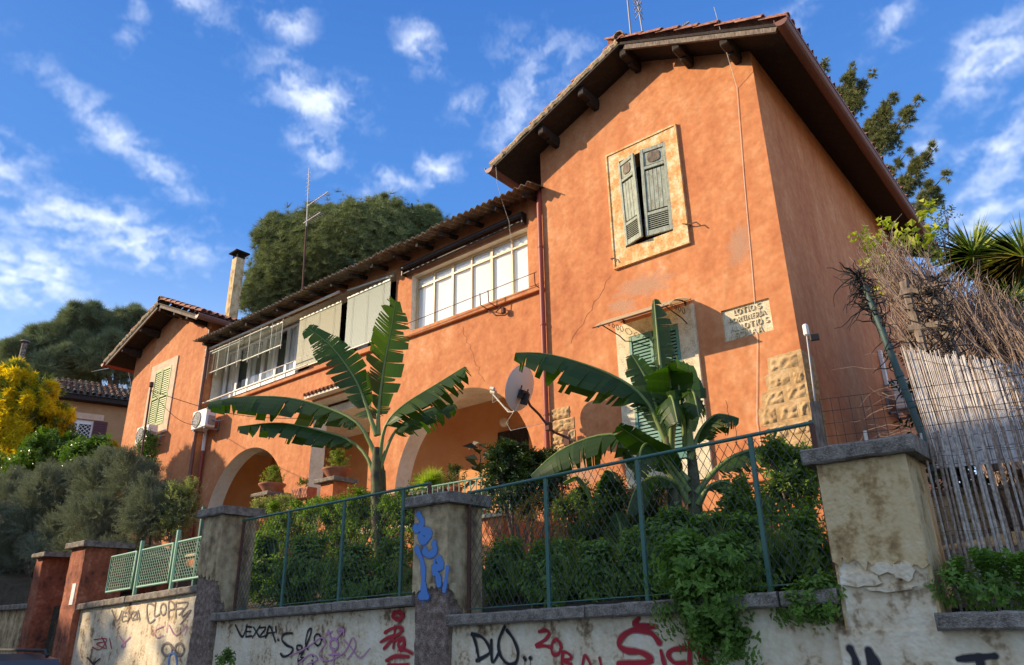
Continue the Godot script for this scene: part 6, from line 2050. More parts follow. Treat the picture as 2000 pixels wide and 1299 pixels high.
	tag(get_child(get_child_count() - 1), "bright low weeds growing on the wall before the reed screen", "weeds")
	t = thing("wall_sprout", "little green sprout growing out of the coping joint above the pink symbol", "plant")
	foliage(t, "foliage", nettle, M.leaf, LUMPS.sprout, 60, 0.7, col(0.03, 0.06, 0.014), col(0.10, 0.17, 0.03), 655, 0.2, 0.5)
	t = thing("wall_sprout", "little green sprout low on the wall by the leftmost ochre pillar", "plant")
	foliage(t, "foliage", nettle, M.leaf, LUMPS.sprout2, 50, 0.6, col(0.03, 0.06, 0.014), col(0.10, 0.17, 0.03), 656, 0.2, 0.5)
	# red-brown twiggy growth in front of the lit house foot
	t = thing("twiggy_shrub", "fine red-brown leafless twigs in front of the sunlit house foot", "shrub")
	g = Geo.new()
	rng.seed = 71
	for i in 90:
		var p := Vector3(-6.3 + rng.randf() * 1.5, 2.15, -7.6 + rng.randf() * 0.7)
		var path := [p]
		var d := Vector3(rng.randf() - 0.5, 1.6, rng.randf() - 0.5).normalized()
		for k in 5:
			p += d * (0.10 + rng.randf() * 0.09)
			d = (d + Vector3(rng.randf() - 0.5, 0.1, rng.randf() - 0.5) * 0.8).normalized()
			path.append(p)
		g.tube(path, [0.006, 0.005, 0.004, 0.003, 0.003, 0.002], 3)
	put("stem", g, M.rust, t)
	var tl := []
	for i in 10:
		tl.append([Vector3(-6.2 + i * 0.14, 2.6 + 0.2 * sin(i * 2.0), -7.3 + 0.2 * cos(i * 1.7)), 0.22, 0.26])
	foliage(t, "foliage", sprig(15, 7, 0.1, 0.035, 0.012, 0.4), M.leaf, tl, 520, 1.0, col(0.05, 0.03, 0.014), col(0.13, 0.09, 0.035), 72, 0.5, 0.8)
	# dry shrub on the right
	t = thing("dry_shrub", "big mass of bare grey-brown upright stems on the right", "shrub")
	g = Geo.new()
	rng.seed = 81
	for i in 760:
		var u := rng.randf()
		var z := -9.0 - rng.randf() * 1.1
		var base := Vector3(-1.05 + u * 0.75 + (rng.randf() - 0.5) * 0.3, 3.0, z)
		var ty := (lerpf(6.15, 5.25, u / 0.55) if u < 0.55 else lerpf(5.25, 4.75, (u - 0.55) / 0.45)) - rng.randf() * rng.randf() * 1.5
		var tip := Vector3(-1.85 + u * 1.45 + (rng.randf() - 0.5) * 0.35, ty, z + (rng.randf() - 0.5) * 0.5)
		var path := []
		var n := 10
		var r := 0.005 + rng.randf() * 0.010
		var off := Vector3.ZERO
		for k in n + 1:
			var f := k / float(n)
			off = off * 0.8 + Vector3(rng.randf() - 0.5, 0, rng.randf() - 0.5) * 0.075
			var p := base.lerp(tip, f) + off + Vector3(0.10 * sin(PI * f) * (1.0 - u), 0, 0)
			path.append(p)
			if k > 3:
				var e := p + Vector3(rng.randf() - 0.5, 0.35 + rng.randf() * 0.5, rng.randf() - 0.5) * 0.32
				g.tube([p, p.lerp(e, 0.5) + Vector3((rng.randf() - 0.5) * 0.05, 0.02, 0), e], [r * 0.6, r * 0.45, 0.002], 3, false)
		g.tube(path, [r * 1.4, r * 1.3, r * 1.2, r * 1.1, r, r, r * 0.9, r * 0.8, r * 0.6, r * 0.45, r * 0.25], 4)
	put("stem", g, M.drystem, t)
	var vl := []
	for q in [Vector3(-1.95, 6.15, -9.6), Vector3(-1.88, 5.9, -9.6), Vector3(-1.8, 5.6, -9.6), Vector3(-1.65, 6.3, -9.8), Vector3(-1.45, 6.1, -9.8), Vector3(-1.2, 6.35, -9.9), Vector3(-1.25, 6.0, -9.8)]:
		vl.append([q, 0.14, 0.2])
	t = thing("dark_tree", "dark leafy shrub behind the dead creeper frame by the side wall", "tree")
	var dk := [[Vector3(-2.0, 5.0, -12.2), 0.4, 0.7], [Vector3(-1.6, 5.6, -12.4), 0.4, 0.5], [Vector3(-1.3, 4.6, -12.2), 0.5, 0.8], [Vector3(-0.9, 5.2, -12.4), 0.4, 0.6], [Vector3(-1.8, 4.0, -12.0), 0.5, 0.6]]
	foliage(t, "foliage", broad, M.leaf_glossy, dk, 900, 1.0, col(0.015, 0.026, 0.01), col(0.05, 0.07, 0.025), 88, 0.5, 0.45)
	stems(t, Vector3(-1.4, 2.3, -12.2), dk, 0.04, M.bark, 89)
	t = thing("climbing_vine", "sprays of round yellow-green vine leaves under the side eave", "vine")
	foliage(t, "foliage", sprig(16, 4, 0.16, 0.10, 0.085, 0.2), M.leaf, vl, 85, 0.9, col(0.12, 0.14, 0.02), col(0.34, 0.36, 0.05), 83, 0.1, 0.7)
	stems(t, Vector3(-1.6, 4.2, -9.6), vl, 0.008, M.drystem, 84)
	vl = [[Vector3(-1.2, 6.55, -10.9), 0.16, 0.22], [Vector3(-1.1, 6.85, -10.95), 0.1, 0.18], [Vector3(-1.3, 6.3, -10.9), 0.16, 0.15]]
	t = thing("dark_sprig", "dark leafy sprig against the sky between roof edge and yuccas", "shrub")
	foliage(t, "foliage", sprig(17, 6, 0.14, 0.07, 0.035, 0.4), M.leaf_dull, vl, 75, 0.8, col(0.03, 0.05, 0.03), col(0.09, 0.12, 0.05), 85, 0.5, 0.7)
	stems(t, Vector3(-1.3, 5.2, -10.8), vl, 0.01, M.bark, 86)
	# yuccas
	var heads := [[Vector3(-0.93, 6.3, -11.26), 0.66, "yucca head with fresh green blades behind the dry stems", M.leaf_glossy], [Vector3(-0.36, 5.95, -10.9), 0.66, "yucca head with yellowing blades at the right edge", M.leaf_glossy], [Vector3(-0.62, 5.25, -10.6), 0.5, "lower yucca head below the yellowing one", M.leaf_glossy]]
	for i in 3:
		t = thing("yucca", heads[i][2], "yucca", Vector3.ZERO, "yuccas on the right")
		var ce: Vector3 = heads[i][0]
		g = Geo.new()
		g.tube([Vector3(ce.x - 0.05, 2.2, ce.z - 0.1), Vector3(ce.x + 0.03, 4.0, ce.z), ce], [0.08, 0.07, 0.06], 8)
		put("trunk", g, M.bark, t)
		rng.seed = 90 + i
		g = Geo.new()
		for k in 210:
			var a := rng.randf() * TAU
			var el := asin(clampf(-0.55 + 1.5 * rng.randf(), -1, 1))
			var d := Vector3(cos(a) * cos(el), sin(el), sin(a) * cos(el))
			var s := d.cross(Vector3.UP + d * 0.01).normalized()
			var n := s.cross(d).normalized()
			var l: float = heads[i][1] * (0.75 + rng.randf() * 0.35)
			var w := 0.021
			var c0 := col(0.16, 0.25, 0.05).lerp(col(0.46, 0.55, 0.14), rng.randf())
			if (i == 1 and el < 0.25) or rng.randf() < 0.06:
				c0 = col(0.45, 0.30, 0.06).lerp(col(0.6, 0.5, 0.2), rng.randf())
			g.col = c0
			var b0 := ce + d * 0.05
			var m := ce + d * l * 0.5 + Vector3.DOWN * 0.01
			var tip := ce + d * l + Vector3.DOWN * (0.05 + 0.08 * rng.randf())
			g.face([b0 + s * w * 0.4, m + s * w * 0.5 + n * 0.006, tip, m], n)
			g.face([b0 + s * w * 0.4, m, b0 - s * w * 0.4], n)
			g.face([m, tip, m - s * w * 0.5 + n * 0.006, b0 - s * w * 0.4], n)
		stuff(put("blades", g, M.leaf_glossy, t))
	# small side twigs in front of the shaded side wall
	t = thing("bare_twigs", "thin bare twigs scrawled across the shaded side wall", "shrub")
	g = Geo.new()
	rng.seed = 99
	for i in 14:
		var p := Vector3(-1.15 - rng.randf() * 0.3, 3.0 + rng.randf() * 0.7, -6.9)
		var path := [p]
		var d := Vector3(-1.0, (rng.randf() - 0.4) * 0.7, (rng.randf() - 0.5) * 0.5).normalized()
		for k in 6:
			p += d * (0.05 + rng.randf() * 0.08)
			d = (d + Vector3(rng.randf() - 0.5, rng.randf() - 0.55, rng.randf() - 0.5) * 1.1).normalized()
			path.append(p)
		g.tube(path, [0.003, 0.003, 0.0025, 0.002, 0.002, 0.0015, 0.001], 3, false)
	put("stem", g, M.drystem, t)

# ---------------------------------------------------------------- terrace, pots
func build_terrace() -> void:
	var t := thing("terrace", "raised terrace with plastered retaining wall before the arcade", "terrace")
	var g := Geo.new()
	g.bx(-20.3, 1.5, -9.0, -7.55, 3.15, -8.72)
	g.bx(-7.85, 1.5, -10.2, -7.55, 3.15, -9.0)
	put("retaining_wall", g, M.stucco2, t)
	g = Geo.new()
	g.bx(-20.3, 3.0, -10.9, -7.86, 3.2, -9.002)
	put("paving", g, M.paving, t)
	g = Geo.new()
	g.bx(-20.3, 3.15, -9.02, -7.5, 3.21, -8.66)
	put("edge_stone", g, M.travertine, t)
	t = thing("terrace_railing", "pale green iron railing at the right end of the terrace", "railing")
	g = Geo.new()
	g.tube([Vector3(-11.6, 3.80, -8.75), Vector3(-7.62, 3.80, -8.75), Vector3(-7.62, 3.80, -10.0)], 0.016, 6)
	g.tube([Vector3(-11.6, 3.30, -8.75), Vector3(-7.62, 3.30, -8.75), Vector3(-7.62, 3.30, -10.0)], 0.011, 6)
	put("rail", g, M.fence_pale, t)
	var bar := Geo.new()
	bar.tube([Vector3(0, 3.2, 0), Vector3(0, 3.80, 0)], 0.010, 6)
	var bm := bar.mesh()
	var k := 0
	for i in 33:
		piece("baluster", bm, M.fence_pale, t, Transform3D(Basis.IDENTITY, Vector3(-7.62 - i * 0.125, 0, -8.75)), k)
		k += 1
	for i in range(1, 10):
		piece("baluster", bm, M.fence_pale, t, Transform3D(Basis.IDENTITY, Vector3(-7.62, 0, -8.75 - i * 0.125)), k)
		k += 1
	# pedestals with bowls
	var peds := [[-14.25, 4.20, "orange pedestal with a stone cap carrying the leftmost bowl under the far arch"], [-12.0, 4.22, "orange pedestal with a stone cap carrying the bowl before the middle opening"]]
	for p in peds:
		t = thing("pedestal", p[2], "pedestal", Vector3.ZERO, "terrace pedestals")
		g = Geo.new()
		rough_box(g, Vector3(p[0], (2.6 + p[1]) / 2, -8.88), Vector3(0.42, p[1] - 2.6, 0.42), Basis.IDENTITY, 4, 0.008)
		put("shaft", g, M.stucco2, t)
		g = Geo.new()
		rough_box(g, Vector3(p[0], p[1] + 0.04, -8.88), Vector3(0.64, 0.085, 0.60), Basis.IDENTITY, 5, 0.01)
		put("cap_stone", g, M.coping, t)
	var bowl := [Vector2(0, 0), Vector2(0.15, 0), Vector2(0.25, 0.13), Vector2(0.29, 0.18), Vector2(0.29, 0.205), Vector2(0.26, 0.205), Vector2(0.22, 0.13), Vector2(0, 0.13)]
	var leafm := sprig(18, 8, 0.12, 0.05, 0.03, 0.5)
	var pots := [["terracotta bowl of pale green succulents on the left pedestal", Vector3(-14.25, 4.285, -8.88), 0.95, 0.24, 0.20], ["terracotta bowl with bushy plant on the pedestal before the middle opening", Vector3(-12.0, 4.305, -8.88), 0.85, 0.24, 0.19]]
	for i in 2:
		var q: Array = pots[i]
		t = thing("potted_plant", q[0], "potted plant", q[1], "bowls on the terrace pedestals")
		g = Geo.new()
		g.lathe(bowl, Vector3.ZERO, 18)
		put("pot", g, M.terracotta, t)
		foliage(t, "foliage", leafm, M.leaf, [[Vector3(0, 0.30, 0), q[3], q[4]], [Vector3(0.12, 0.26, 0.05), 0.16, 0.12]], 330, 0.75, col(0.06, 0.085, 0.02), col(0.20, 0.23, 0.06), 700 + i, 0.8, 0.5)
	t = thing("planter_box", "terracotta window box with lattice relief between the pedestals", "planter", Vector3(-12.85, 3.98, -8.75))
	g = Geo.new()
	g.cbox(Vector3(0, 0.12, 0), Vector3(0.55, 0.22, 0.24), 0.015)
	for i in 6:
		var x := -0.25 + i * 0.09
		g.box(Vector3(x + 0.04, 0.12, 0.122), Vector3(0.016, 0.21, 0.012), Basis(Vector3.BACK, 0.45))
		g.box(Vector3(x + 0.04, 0.12, 0.122), Vector3(0.016, 0.21, 0.010), Basis(Vector3.BACK, -0.45))
	put("box", g, M.terracotta, t)
	g = Geo.new()
	for x in [-0.26, -0.1, 0.08, 0.25]:
		g.bx(x - 0.01, -0.78, -0.03, x + 0.01, 0.01, -0.01)
	put("support", g, M.iron, t)
	foliage(t, "foliage", leafm, M.leaf, [[Vector3(-0.05, 0.27, 0), 0.2, 0.08]], 50, 0.7, col(0.03, 0.06, 0.02), col(0.12, 0.17, 0.05), 710, 0.8, 0.6)
	t = thing("fern_pot", "feathery bright yellow-green fern in a planter behind the blue-painted pillar", "potted plant", Vector3(-9.45, 3.66, -8.95))
	g = Geo.new()
	g.cbox(Vector3(0.0, 0.06, 0), Vector3(0.85, 0.17, 0.2), 0.015)
	g.bx(-0.4, -0.46, -0.08, -0.36, -0.03, 0.08)
	g.bx(0.36, -0.46, -0.08, 0.40, -0.03, 0.08)
	put("trough", g, M.greywood, t)
	foliage(t, "foliage", tuft(19, 30, 0.24, 0.012, 1.2), M.leaf, [[Vector3(0.1, 0.22, 0), 0.2, 0.14]], 80, 1.0, col(0.12, 0.17, 0.02), col(0.30, 0.36, 0.05), 711, 1.5, 0.5)
	foliage(t, "low_leaves", leafm, M.leaf, [[Vector3(-0.25, 0.22, 0), 0.16, 0.14]], 70, 0.8, col(0.05, 0.07, 0.02), col(0.18, 0.17, 0.06), 712, 0.8, 0.5)
	t = thing("flower_pot", "small red pot with a leafy plant behind the terrace railing", "potted plant", Vector3(-8.9, 3.55, -9.05))
	g = Geo.new()
	g.lathe([Vector2(0, 0), Vector2(0.09, 0), Vector2(0.13, 0.19), Vector2(0.14, 0.2), Vector2(0.14, 0.235), Vector2(0.11, 0.235), Vector2(0.1, 0.2), Vector2(0, 0.19)], Vector3.ZERO, 14)
	g.bx(-0.16, -0.35, -0.16, 0.16, 0.0, 0.16)
	put("pot", g, M.pipe_red, t)
	foliage(t, "foliage", leafm, M.leaf, [[Vector3(0, 0.36, 0), 0.2, 0.18]], 140, 0.8, col(0.02, 0.035, 0.012), col(0.10, 0.11, 0.05), 713, 0.8, 0.5)
	t = thing("garden_chair", "pale green bent-metal garden chair behind the railing", "chair", Vector3(-8.35, 3.2, -9.2))
	g = Geo.new()
	g.tube([Vector3(-0.2, 0, 0.15), Vector3(-0.2, 0.5, 0.12), Vector3(-0.18, 0.85, -0.15), Vector3(0.18, 0.85, -0.15), Vector3(0.2, 0.5, 0.12), Vector3(0.2, 0, 0.15)], 0.012, 6)
	g.tube([Vector3(-0.2, 0, -0.2), Vector3(-0.2, 0.45, -0.18), Vector3(0.2, 0.45, -0.18), Vector3(0.2, 0, -0.2)], 0.012, 6)
	for i in 3:
		g.tube([Vector3(-0.1 + i * 0.1, 0.45, -0.18), Vector3(-0.1 + i * 0.1, 0.85, -0.15)], 0.008, 5)
	put("frame", g, M.fence_pale, t)
	g = Geo.new()
	g.cbox(Vector3(0, 0.45, -0.02), Vector3(0.42, 0.02, 0.36), 0.006)
	put("seat", g, M.fence_pale, t)
	t = thing("rubber_plant", "dark broad-leaved plant standing inside the near arch by the door", "potted plant", Vector3(-8.95, 3.2, -9.75))
	g = Geo.new()
	g.lathe([Vector2(0, 0), Vector2(0.14, 0), Vector2(0.19, 0.3), Vector2(0.16, 0.3), Vector2(0, 0.28)], Vector3.ZERO, 14)
	put("pot", g, M.terracotta, t)
	g = Geo.new()
	g.tube([Vector3(0, 0.25, 0), Vector3(0.03, 0.8, 0), Vector3(0.0, 1.5, 0.02)], [0.02, 0.016, 0.008], 6)
	put("stem", g, M.bark, t)
	rng.seed = 77
	for i in 18:
		g = Geo.new()
		var a := i * 2.4
		var y := 0.75 + i * 0.045
		var d := Vector3(cos(a), rng.randf() * 1.1 - 0.35, sin(a)).normalized()
		g.col = col(0.022, 0.03, 0.012)
		var nf := (Vector3(0.5, 0.55 + rng.randf(), 0.6 + rng.randf() * 0.5))
		leaf_into(g, Vector3(0.02, y, 0) + d * 0.05, d, (nf - d * d.dot(nf)).normalized(), 0.30, 0.18, 0.10)
		put("large_leaf", g, M.leaf, t)

# ---------------------------------------------------------------- the house's loose fittings
func ac_unit(label: String, at: Vector3, turn: float) -> void:
	var t := thing("air_conditioner", label, "air conditioner", at, "air conditioner units on the house")
	t.rotation.y = turn
	var g := Geo.new()
	g.cbox(Vector3(0, 0, 0), Vector3(0.80, 0.54, 0.29), 0.02)
	put("casing", g, M.white, t)
	g = Geo.new()
	g.lathe([Vector2(0.0, 0), Vector2(0.21, 0), Vector2(0.23, 0.02), Vector2(0.23, 0.0)], Vector3.ZERO, 24)
	var fan := put("fan_disc", g, flat(0.16, 0.17, 0.16, 0.6), t)
	fan.transform = Transform3D(Basis(Vector3.RIGHT, PI / 2), Vector3(-0.12, 0.0, 0.146))
	g = Geo.new()
	for i in 7:
		var rr := 0.03 + i * 0.03
		var ring := []
		for j in 21:
			ring.append(Vector3(-0.12 + cos(TAU * j / 20) * rr, sin(TAU * j / 20) * rr, 0.172))
		g.tube(ring, 0.003, 3, false)
	for j in 6:
		g.tube([Vector3(-0.12, 0, 0.170), Vector3(-0.12 + cos(TAU * j / 6) * 0.22, sin(TAU * j / 6) * 0.22, 0.170)], 0.004, 3, false)
	stuff(put("grille", g, M.white, t))
	g = Geo.new()
	for x in [-0.3, 0.3]:
		g.bx(x - 0.02, -0.31, -0.3, x + 0.02, -0.272, 0.12)
		g.bx(x - 0.02, -0.31, -0.3, x + 0.02, 0.1, -0.27)
	g.bx(0.405, -0.2, -0.1, 0.44, 0.05, 0.08)
	g.tube([Vector3(0.42, -0.05, 0), Vector3(0.52, -0.1, -0.1), Vector3(0.55, -0.05, -0.29)], 0.025, 6)
	put("bracket", g, M.steel, t)

func build_fittings() -> void:
	ac_unit("white air conditioner below the lime green shutters of the far tower", Vector3(-22.75, 7.12, -9.68), 0.0)
	ac_unit("white air conditioner where the far tower meets the gallery", Vector3(-19.72, 7.10, -9.90), 0.0)
	ac_unit("grey-white air conditioner on the shaded side wall behind the wire grid", Vector3(-2.80, 5.35, -14.7), PI / 2)
	var t := thing("pipe_duct", "white plastic pipe duct above the side wall air conditioner", "duct")
	var g := Geo.new()
	g.cbox(Vector3(-3.06, 5.95, -14.5), Vector3(0.07, 0.7, 0.09), 0.01)
	put("duct", g, M.white, t)
	for q in [[-1.50, 2.98, -6.05, "short pale pipe stub standing above the broad pillar cap"]]:
		t = thing("pipe_stub", q[3], "pipe")
		g = Geo.new()
		g.tube([Vector3(q[0], 2.3, q[2]), Vector3(q[0], q[1], q[2])], 0.014, 8)
		put("pipe", g, M.offwhite, t)
	# door canopy
	t = thing("window_canopy", "curved amber canopy on scrolled iron brackets over the green shutters", "canopy")
	g = Geo.new()
	var cp := []
	for i in 9:
		var u := i / 8.0
		cp.append(Vector2(lerpf(-9.97, -9.18, u), 6.34 - 0.06 * u - 0.30 * u * u))
	for i in 8:
		for s in [[0.0, Vector3.UP], [-0.006, Vector3.DOWN]]:
			g.face([Vector3(-5.98, cp[i].y + s[0], cp[i].x), Vector3(-4.64, cp[i].y + s[0], cp[i].x), Vector3(-4.64, cp[i + 1].y + s[0], cp[i + 1].x), Vector3(-5.98, cp[i + 1].y + s[0], cp[i + 1].x)], s[1])
	put("sheet", g, M.polycarb, t)
	g = Geo.new()
	g.tube([Vector3(-5.99, 5.98, -9.18), Vector3(-4.63, 5.98, -9.18)], 0.011, 6)
	put("edge_bar", g, M.rust, t)
	g = Geo.new()
	g.tube([Vector3(-5.99, 6.34, -9.97), Vector3(-4.63, 6.34, -9.97)], 0.011, 6)
	put("edge_bar", g, M.rust, t)
	for x in [-5.885, -4.746]:
		g = Geo.new()
		var top := []
		for c in cp:
			top.append(Vector3(x, c.y - 0.014, c.x))
		g.tube(top, 0.012, 5)
		g.tube([Vector3(x, 5.93, -9.985), Vector3(x, 6.34, -9.985)], 0.013, 5)
		g.tube([Vector3(x, 5.95, -9.98), Vector3(x, 6.0, -9.8), Vector3(x, 6.02, -9.5), Vector3(x, 6.04, -9.25)], 0.010, 5)
		for k in 4:
			var z := -9.90 + k * 0.13
			var r := 0.05 - k * 0.008
			var ring := []
			for j in 13:
				ring.append(Vector3(x, 6.15 - k * 0.012 + sin(TAU * j / 12) * r, z + cos(TAU * j / 12) * r))
			g.tube(ring, 0.006, 4, false)
		put("bracket", g, M.iron, t)
	# satellite dish
	t = thing("satellite_dish", "grey satellite dish seen from behind beside the near arch", "satellite dish")
	var dn := Vector3(-0.90, 0.33, 0.10).normalized()
	var du := (Vector3.UP - dn * dn.y).normalized()
	var ds := du.cross(dn)
	var ce := Vector3(-7.45, 5.27, -9.1)
	g = Geo.new()
	var B := Basis(ds, dn, -du)
	var prof := []
	for i in 9:
		var r := 0.385 * i / 8.0
		prof.append(Vector2(r, r * r * 0.42 - 0.06))
	for pass_ in 2:
		var gg := Geo.new()
		gg.lathe(prof if pass_ == 0 else prof.duplicate(), Vector3.ZERO, 32)
		for i in gg.v.size():
			g.vert(ce + B * (gg.v[i] + Vector3(0, 0.005 * pass_, 0)), (B * gg.n[i]) * (1.0 if pass_ == 0 else -1.0))
	var rim := []
	for j in 33:
		rim.append(ce + B * Vector3(cos(TAU * j / 32) * 0.385, 0.003, sin(TAU * j / 32) * 0.385))
	g.tube(rim, 0.006, 5, false)
	put("reflector", g, M.dish, t)
	g = Geo.new()
	var back := ce - dn * 0.10 - du * 0.1
	g.box(back, Vector3(0.16, 0.10, 0.14), Basis(ds, dn, -du))
	g.box(back - dn * 0.06 - du * 0.06, Vector3(0.05, 0.12, 0.2), Basis(ds, dn, -du))
	g.tube([back + ds * 0.1, back + ds * 0.1 + du * 0.14], 0.012, 5)
	g.tube([back - ds * 0.1, back - ds * 0.1 + du * 0.12], 0.012, 5)
	put("mount", g, M.iron, t)
	g = Geo.new()
	g.tube([back - dn * 0.05, Vector3(-7.36, 4.98, -9.25), Vector3(-7.33, 4.86, -9.45), Vector3(-7.30, 4.72, -9.6), Vector3(-7.26, 4.60, -9.75), Vector3(-7.20, 4.55, -9.99)], 0.021, 8)
	g.cbox(Vector3(-7.29, 4.68, -9.65), Vector3(0.10, 0.14, 0.10), 0.01)
	g.cbox(Vector3(-7.16, 4.52, -9.97), Vector3(0.12, 0.26, 0.03), 0.006)
	put("wall_arm", g, M.rust, t)
	g = Geo.new()
	var foot := ce - du * 0.36 + dn * 0.0
	var lnb := ce + dn * 0.52 - du * 0.16
	g.tube([back - du * 0.12, foot - du * 0.06, foot + dn * 0.1 - du * 0.07, lnb - du * 0.03], 0.014, 6)
	g.tube([lnb - dn * 0.05 + du * 0.0, lnb + dn * 0.05], 0.04, 10)
	g.tube([lnb + du * 0.05 + ds * 0.05 - dn * 0.04, lnb + du * 0.05 + ds * 0.05 + dn * 0.04], 0.032, 10)
	put("receiver_arm", g, M.offwhite, t)
	g = Geo.new()
	g.tube([lnb - du * 0.03, lnb - du * 0.18 - dn * 0.05, lnb - du * 0.12 - dn * 0.12, foot - du * 0.08], 0.005, 4)
	g.tube([foot - du * 0.07, foot - du * 0.25 + dn * 0.08, foot - du * 0.36 - dn * 0.05, foot - du * 0.3 - dn * 0.2, Vector3(-7.3, 4.75, -9.6)], 0.005, 4)
	put("cable", g, M.offwhite, t)
	# antennas
	t = thing("antenna_mast", "tall rusty antenna mast rising from the gallery roof before the pine", "antenna")
	g = Geo.new()
	g.tube([Vector3(-18.55, 9.9, -12.0), Vector3(-18.68, 11.67, -12.0), Vector3(-18.80, 13.9, -12.0)], 0.032, 6)
	put("mast", g, M.rust, t)
	g = Geo.new()
	g.tube([Vector3(-18.80, 13.9, -12.0), Vector3(-18.97, 16.26, -12.0)], 0.020, 6)
	for k in 6:
		var y := 15.2 + k * 0.16
		g.tube([Vector3(-18.95 - 0.12, y, -12.0), Vector3(-18.95 + 0.12, y + 0.02, -12.0)], 0.008, 4)
	for q in [[14.7, 14.73, -18.67, -17.67], [14.09, 14.09, -18.78, -18.0]]:
		g.tube([Vector3(q[2] - 0.2, q[0], -12.0), Vector3(q[3], q[1], -11.95)], 0.020, 5)
		for k in 8:
			var x: float = lerpf(q[2], q[3], k / 7.0)
			g.tube([Vector3(x, q[0], -12.12), Vector3(x, q[0], -11.86)], 0.007, 4)
	put("aerial", g, M.dish, t)
	t = thing("roof_antenna", "thin straight steel antenna pole on the near ridge", "antenna", Vector3.ZERO, "antennas on the near roof")
	g = Geo.new()
	g.tube([Vector3(-5.77, 11.2, -11.0), Vector3(-5.77, 14.6, -11.0)], 0.020, 6)
	put("mast", g, M.steel, t)
	t = thing("roof_antenna", "second antenna pole with a ragged dipole cluster on the near ridge", "antenna", Vector3.ZERO, "antennas on the near roof")
	g = Geo.new()
	g.tube([Vector3(-5.47, 11.2, -11.0), Vector3(-5.49, 12.89, -11.0), Vector3(-5.56, 14.2, -11.0)], 0.017, 6)
	put("mast", g, M.steel, t)
	g = Geo.new()
	for k in 5:
		var y := 13.55 + k * 0.14
		g.tube([Vector3(-5.70, y, -11.1), Vector3(-5.40, y + 0.05 * (k % 2), -10.9)], 0.010, 4)
		g.tube([Vector3(-5.55, y, -11.2), Vector3(-5.52, y + 0.08, -10.8)], 0.010, 4)
	put("aerial", g, M.steel, t)
	t = thing("roof_antenna", "slanted rod aerial with close teeth on the right roof slope", "antenna", Vector3.ZERO, "antennas on the near roof")
	g = Geo.new()
	g.tube([Vector3(-5.25, 12.55, -11.0), Vector3(-4.47, 12.64, -11.0)], 0.022, 6)
	for k in 16:
		g.tube([Vector3(-5.15 + k * 0.042, 12.57, -11.12), Vector3(-5.15 + k * 0.042, 12.57, -10.88)], 0.007, 3)
	g.tube([Vector3(-5.1, 11.3, -11.0), Vector3(-5.1, 12.6, -11.0)], 0.018, 5)
	put("aerial", g, M.steel, t)
	t = thing("roof_antenna", "small fan aerial sticking out beside the far tower eave", "antenna")
	g = Geo.new()
	g.tube([Vector3(-26.3, 8.0, -11.0), Vector3(-26.35, 10.2, -10.2)], 0.02, 5)
	for k in 5:
		g.tube([Vector3(-26.3, 10.1, -9.6), Vector3(-26.9, 10.0 + k * 0.05, -9.2 - k * 0.1)], 0.012, 4)
	for y in [9.1, 8.5]:
		g.tube([Vector3(-26.6, y, -10.8), Vector3(-25.5, y + 0.1, -10.5)], 0.018, 5)
	put("aerial", g, M.steel, t)
	# thin pole with its wire on the left
	t = thing("clothes_pole", "thin rusty pole with a capped top in front of the far tower", "pole")
	g = Geo.new()
	g.tube([Vector3(-15.35, 2.2, -6.5), Vector3(-15.36, 4.9, -6.5), Vector3(-15.44, 6.42, -6.5)], 0.020, 7)
	put("pole", g, M.rust, t)
	g = Geo.new()
	g.tube([Vector3(-15.44, 6.40, -6.5), Vector3(-15.45, 6.50, -6.5)], 0.045, 8)
	put("cap", g, M.rust, t)
	t = thing("washing_line", "dark line strung from the rusty pole to the gallery wall", "cable")
	g = Geo.new()
	var ln := []
	for i in 13:
		var u := i / 12.0
		ln.append(Vector3(-15.44, 6.33, -6.5).lerp(Vector3(-15.0, 6.35, -10.2), u) + Vector3(0, -0.22 * sin(PI * u), 0))
	g.tube(ln, 0.007, 4, false)
	ln = []
	for i in 13:
		var u := i / 12.0
		ln.append(Vector3(-15.44, 6.33, -6.5).lerp(Vector3(-19.9, 7.0, -10.0), u) + Vector3(0, -0.25 * sin(PI * u), 0))
	g.tube(ln, 0.007, 4, false)
	put("line", g, M.rustwire, t)
	# parked car, of which the roof shows
	t = thing("parked_car", "grey parked estate car whose dark roof rail shows at the lower left corner", "car", Vector3(-11.3, 0.0, -3.2))
	g = Geo.new()
	var side := PackedVector2Array([Vector2(-2.1, 0.35), Vector2(2.1, 0.35), Vector2(2.15, 0.62), Vector2(1.95, 0.86), Vector2(1.0, 0.95), Vector2(0.45, 1.30), Vector2(-0.2, 1.36), Vector2(-1.6, 1.33), Vector2(-2.05, 0.95), Vector2(-2.15, 0.6)])
	g.prism(side, -0.8, 0.8)
	put("body", g, M.carpaint, t)
	g = Geo.new()
	g.prism(PackedVector2Array([Vector2(0.85, 0.95), Vector2(0.42, 1.24), Vector2(-1.5, 1.26), Vector2(-1.85, 0.96)]), -0.812, 0.812)
	put("side_window", g, M.darkglass, t)
	for z in [-0.68, 0.68]:
		g = Geo.new()
		g.tube([Vector3(-1.55, 1.34, z), Vector3(-1.45, 1.39, z), Vector3(0.30, 1.40, z), Vector3(0.42, 1.33, z)], 0.022, 6)
		put("roof_rail", g, M.rubber, t)
	for x in [-1.3, 1.35]:
		for z in [-0.72, 0.72]:
			g = Geo.new()
			g.tube([Vector3(x, 0.31, z - 0.1), Vector3(x, 0.31, z + 0.1)], 0.31, 18)
			var w := put("wheel", g, M.rubber, t)
			g = Geo.new()
			g.tube([Vector3(x, 0.31, z - 0.105), Vector3(x, 0.31, z + 0.105)], 0.19, 14)
			put("rim", g, M.steel, w)
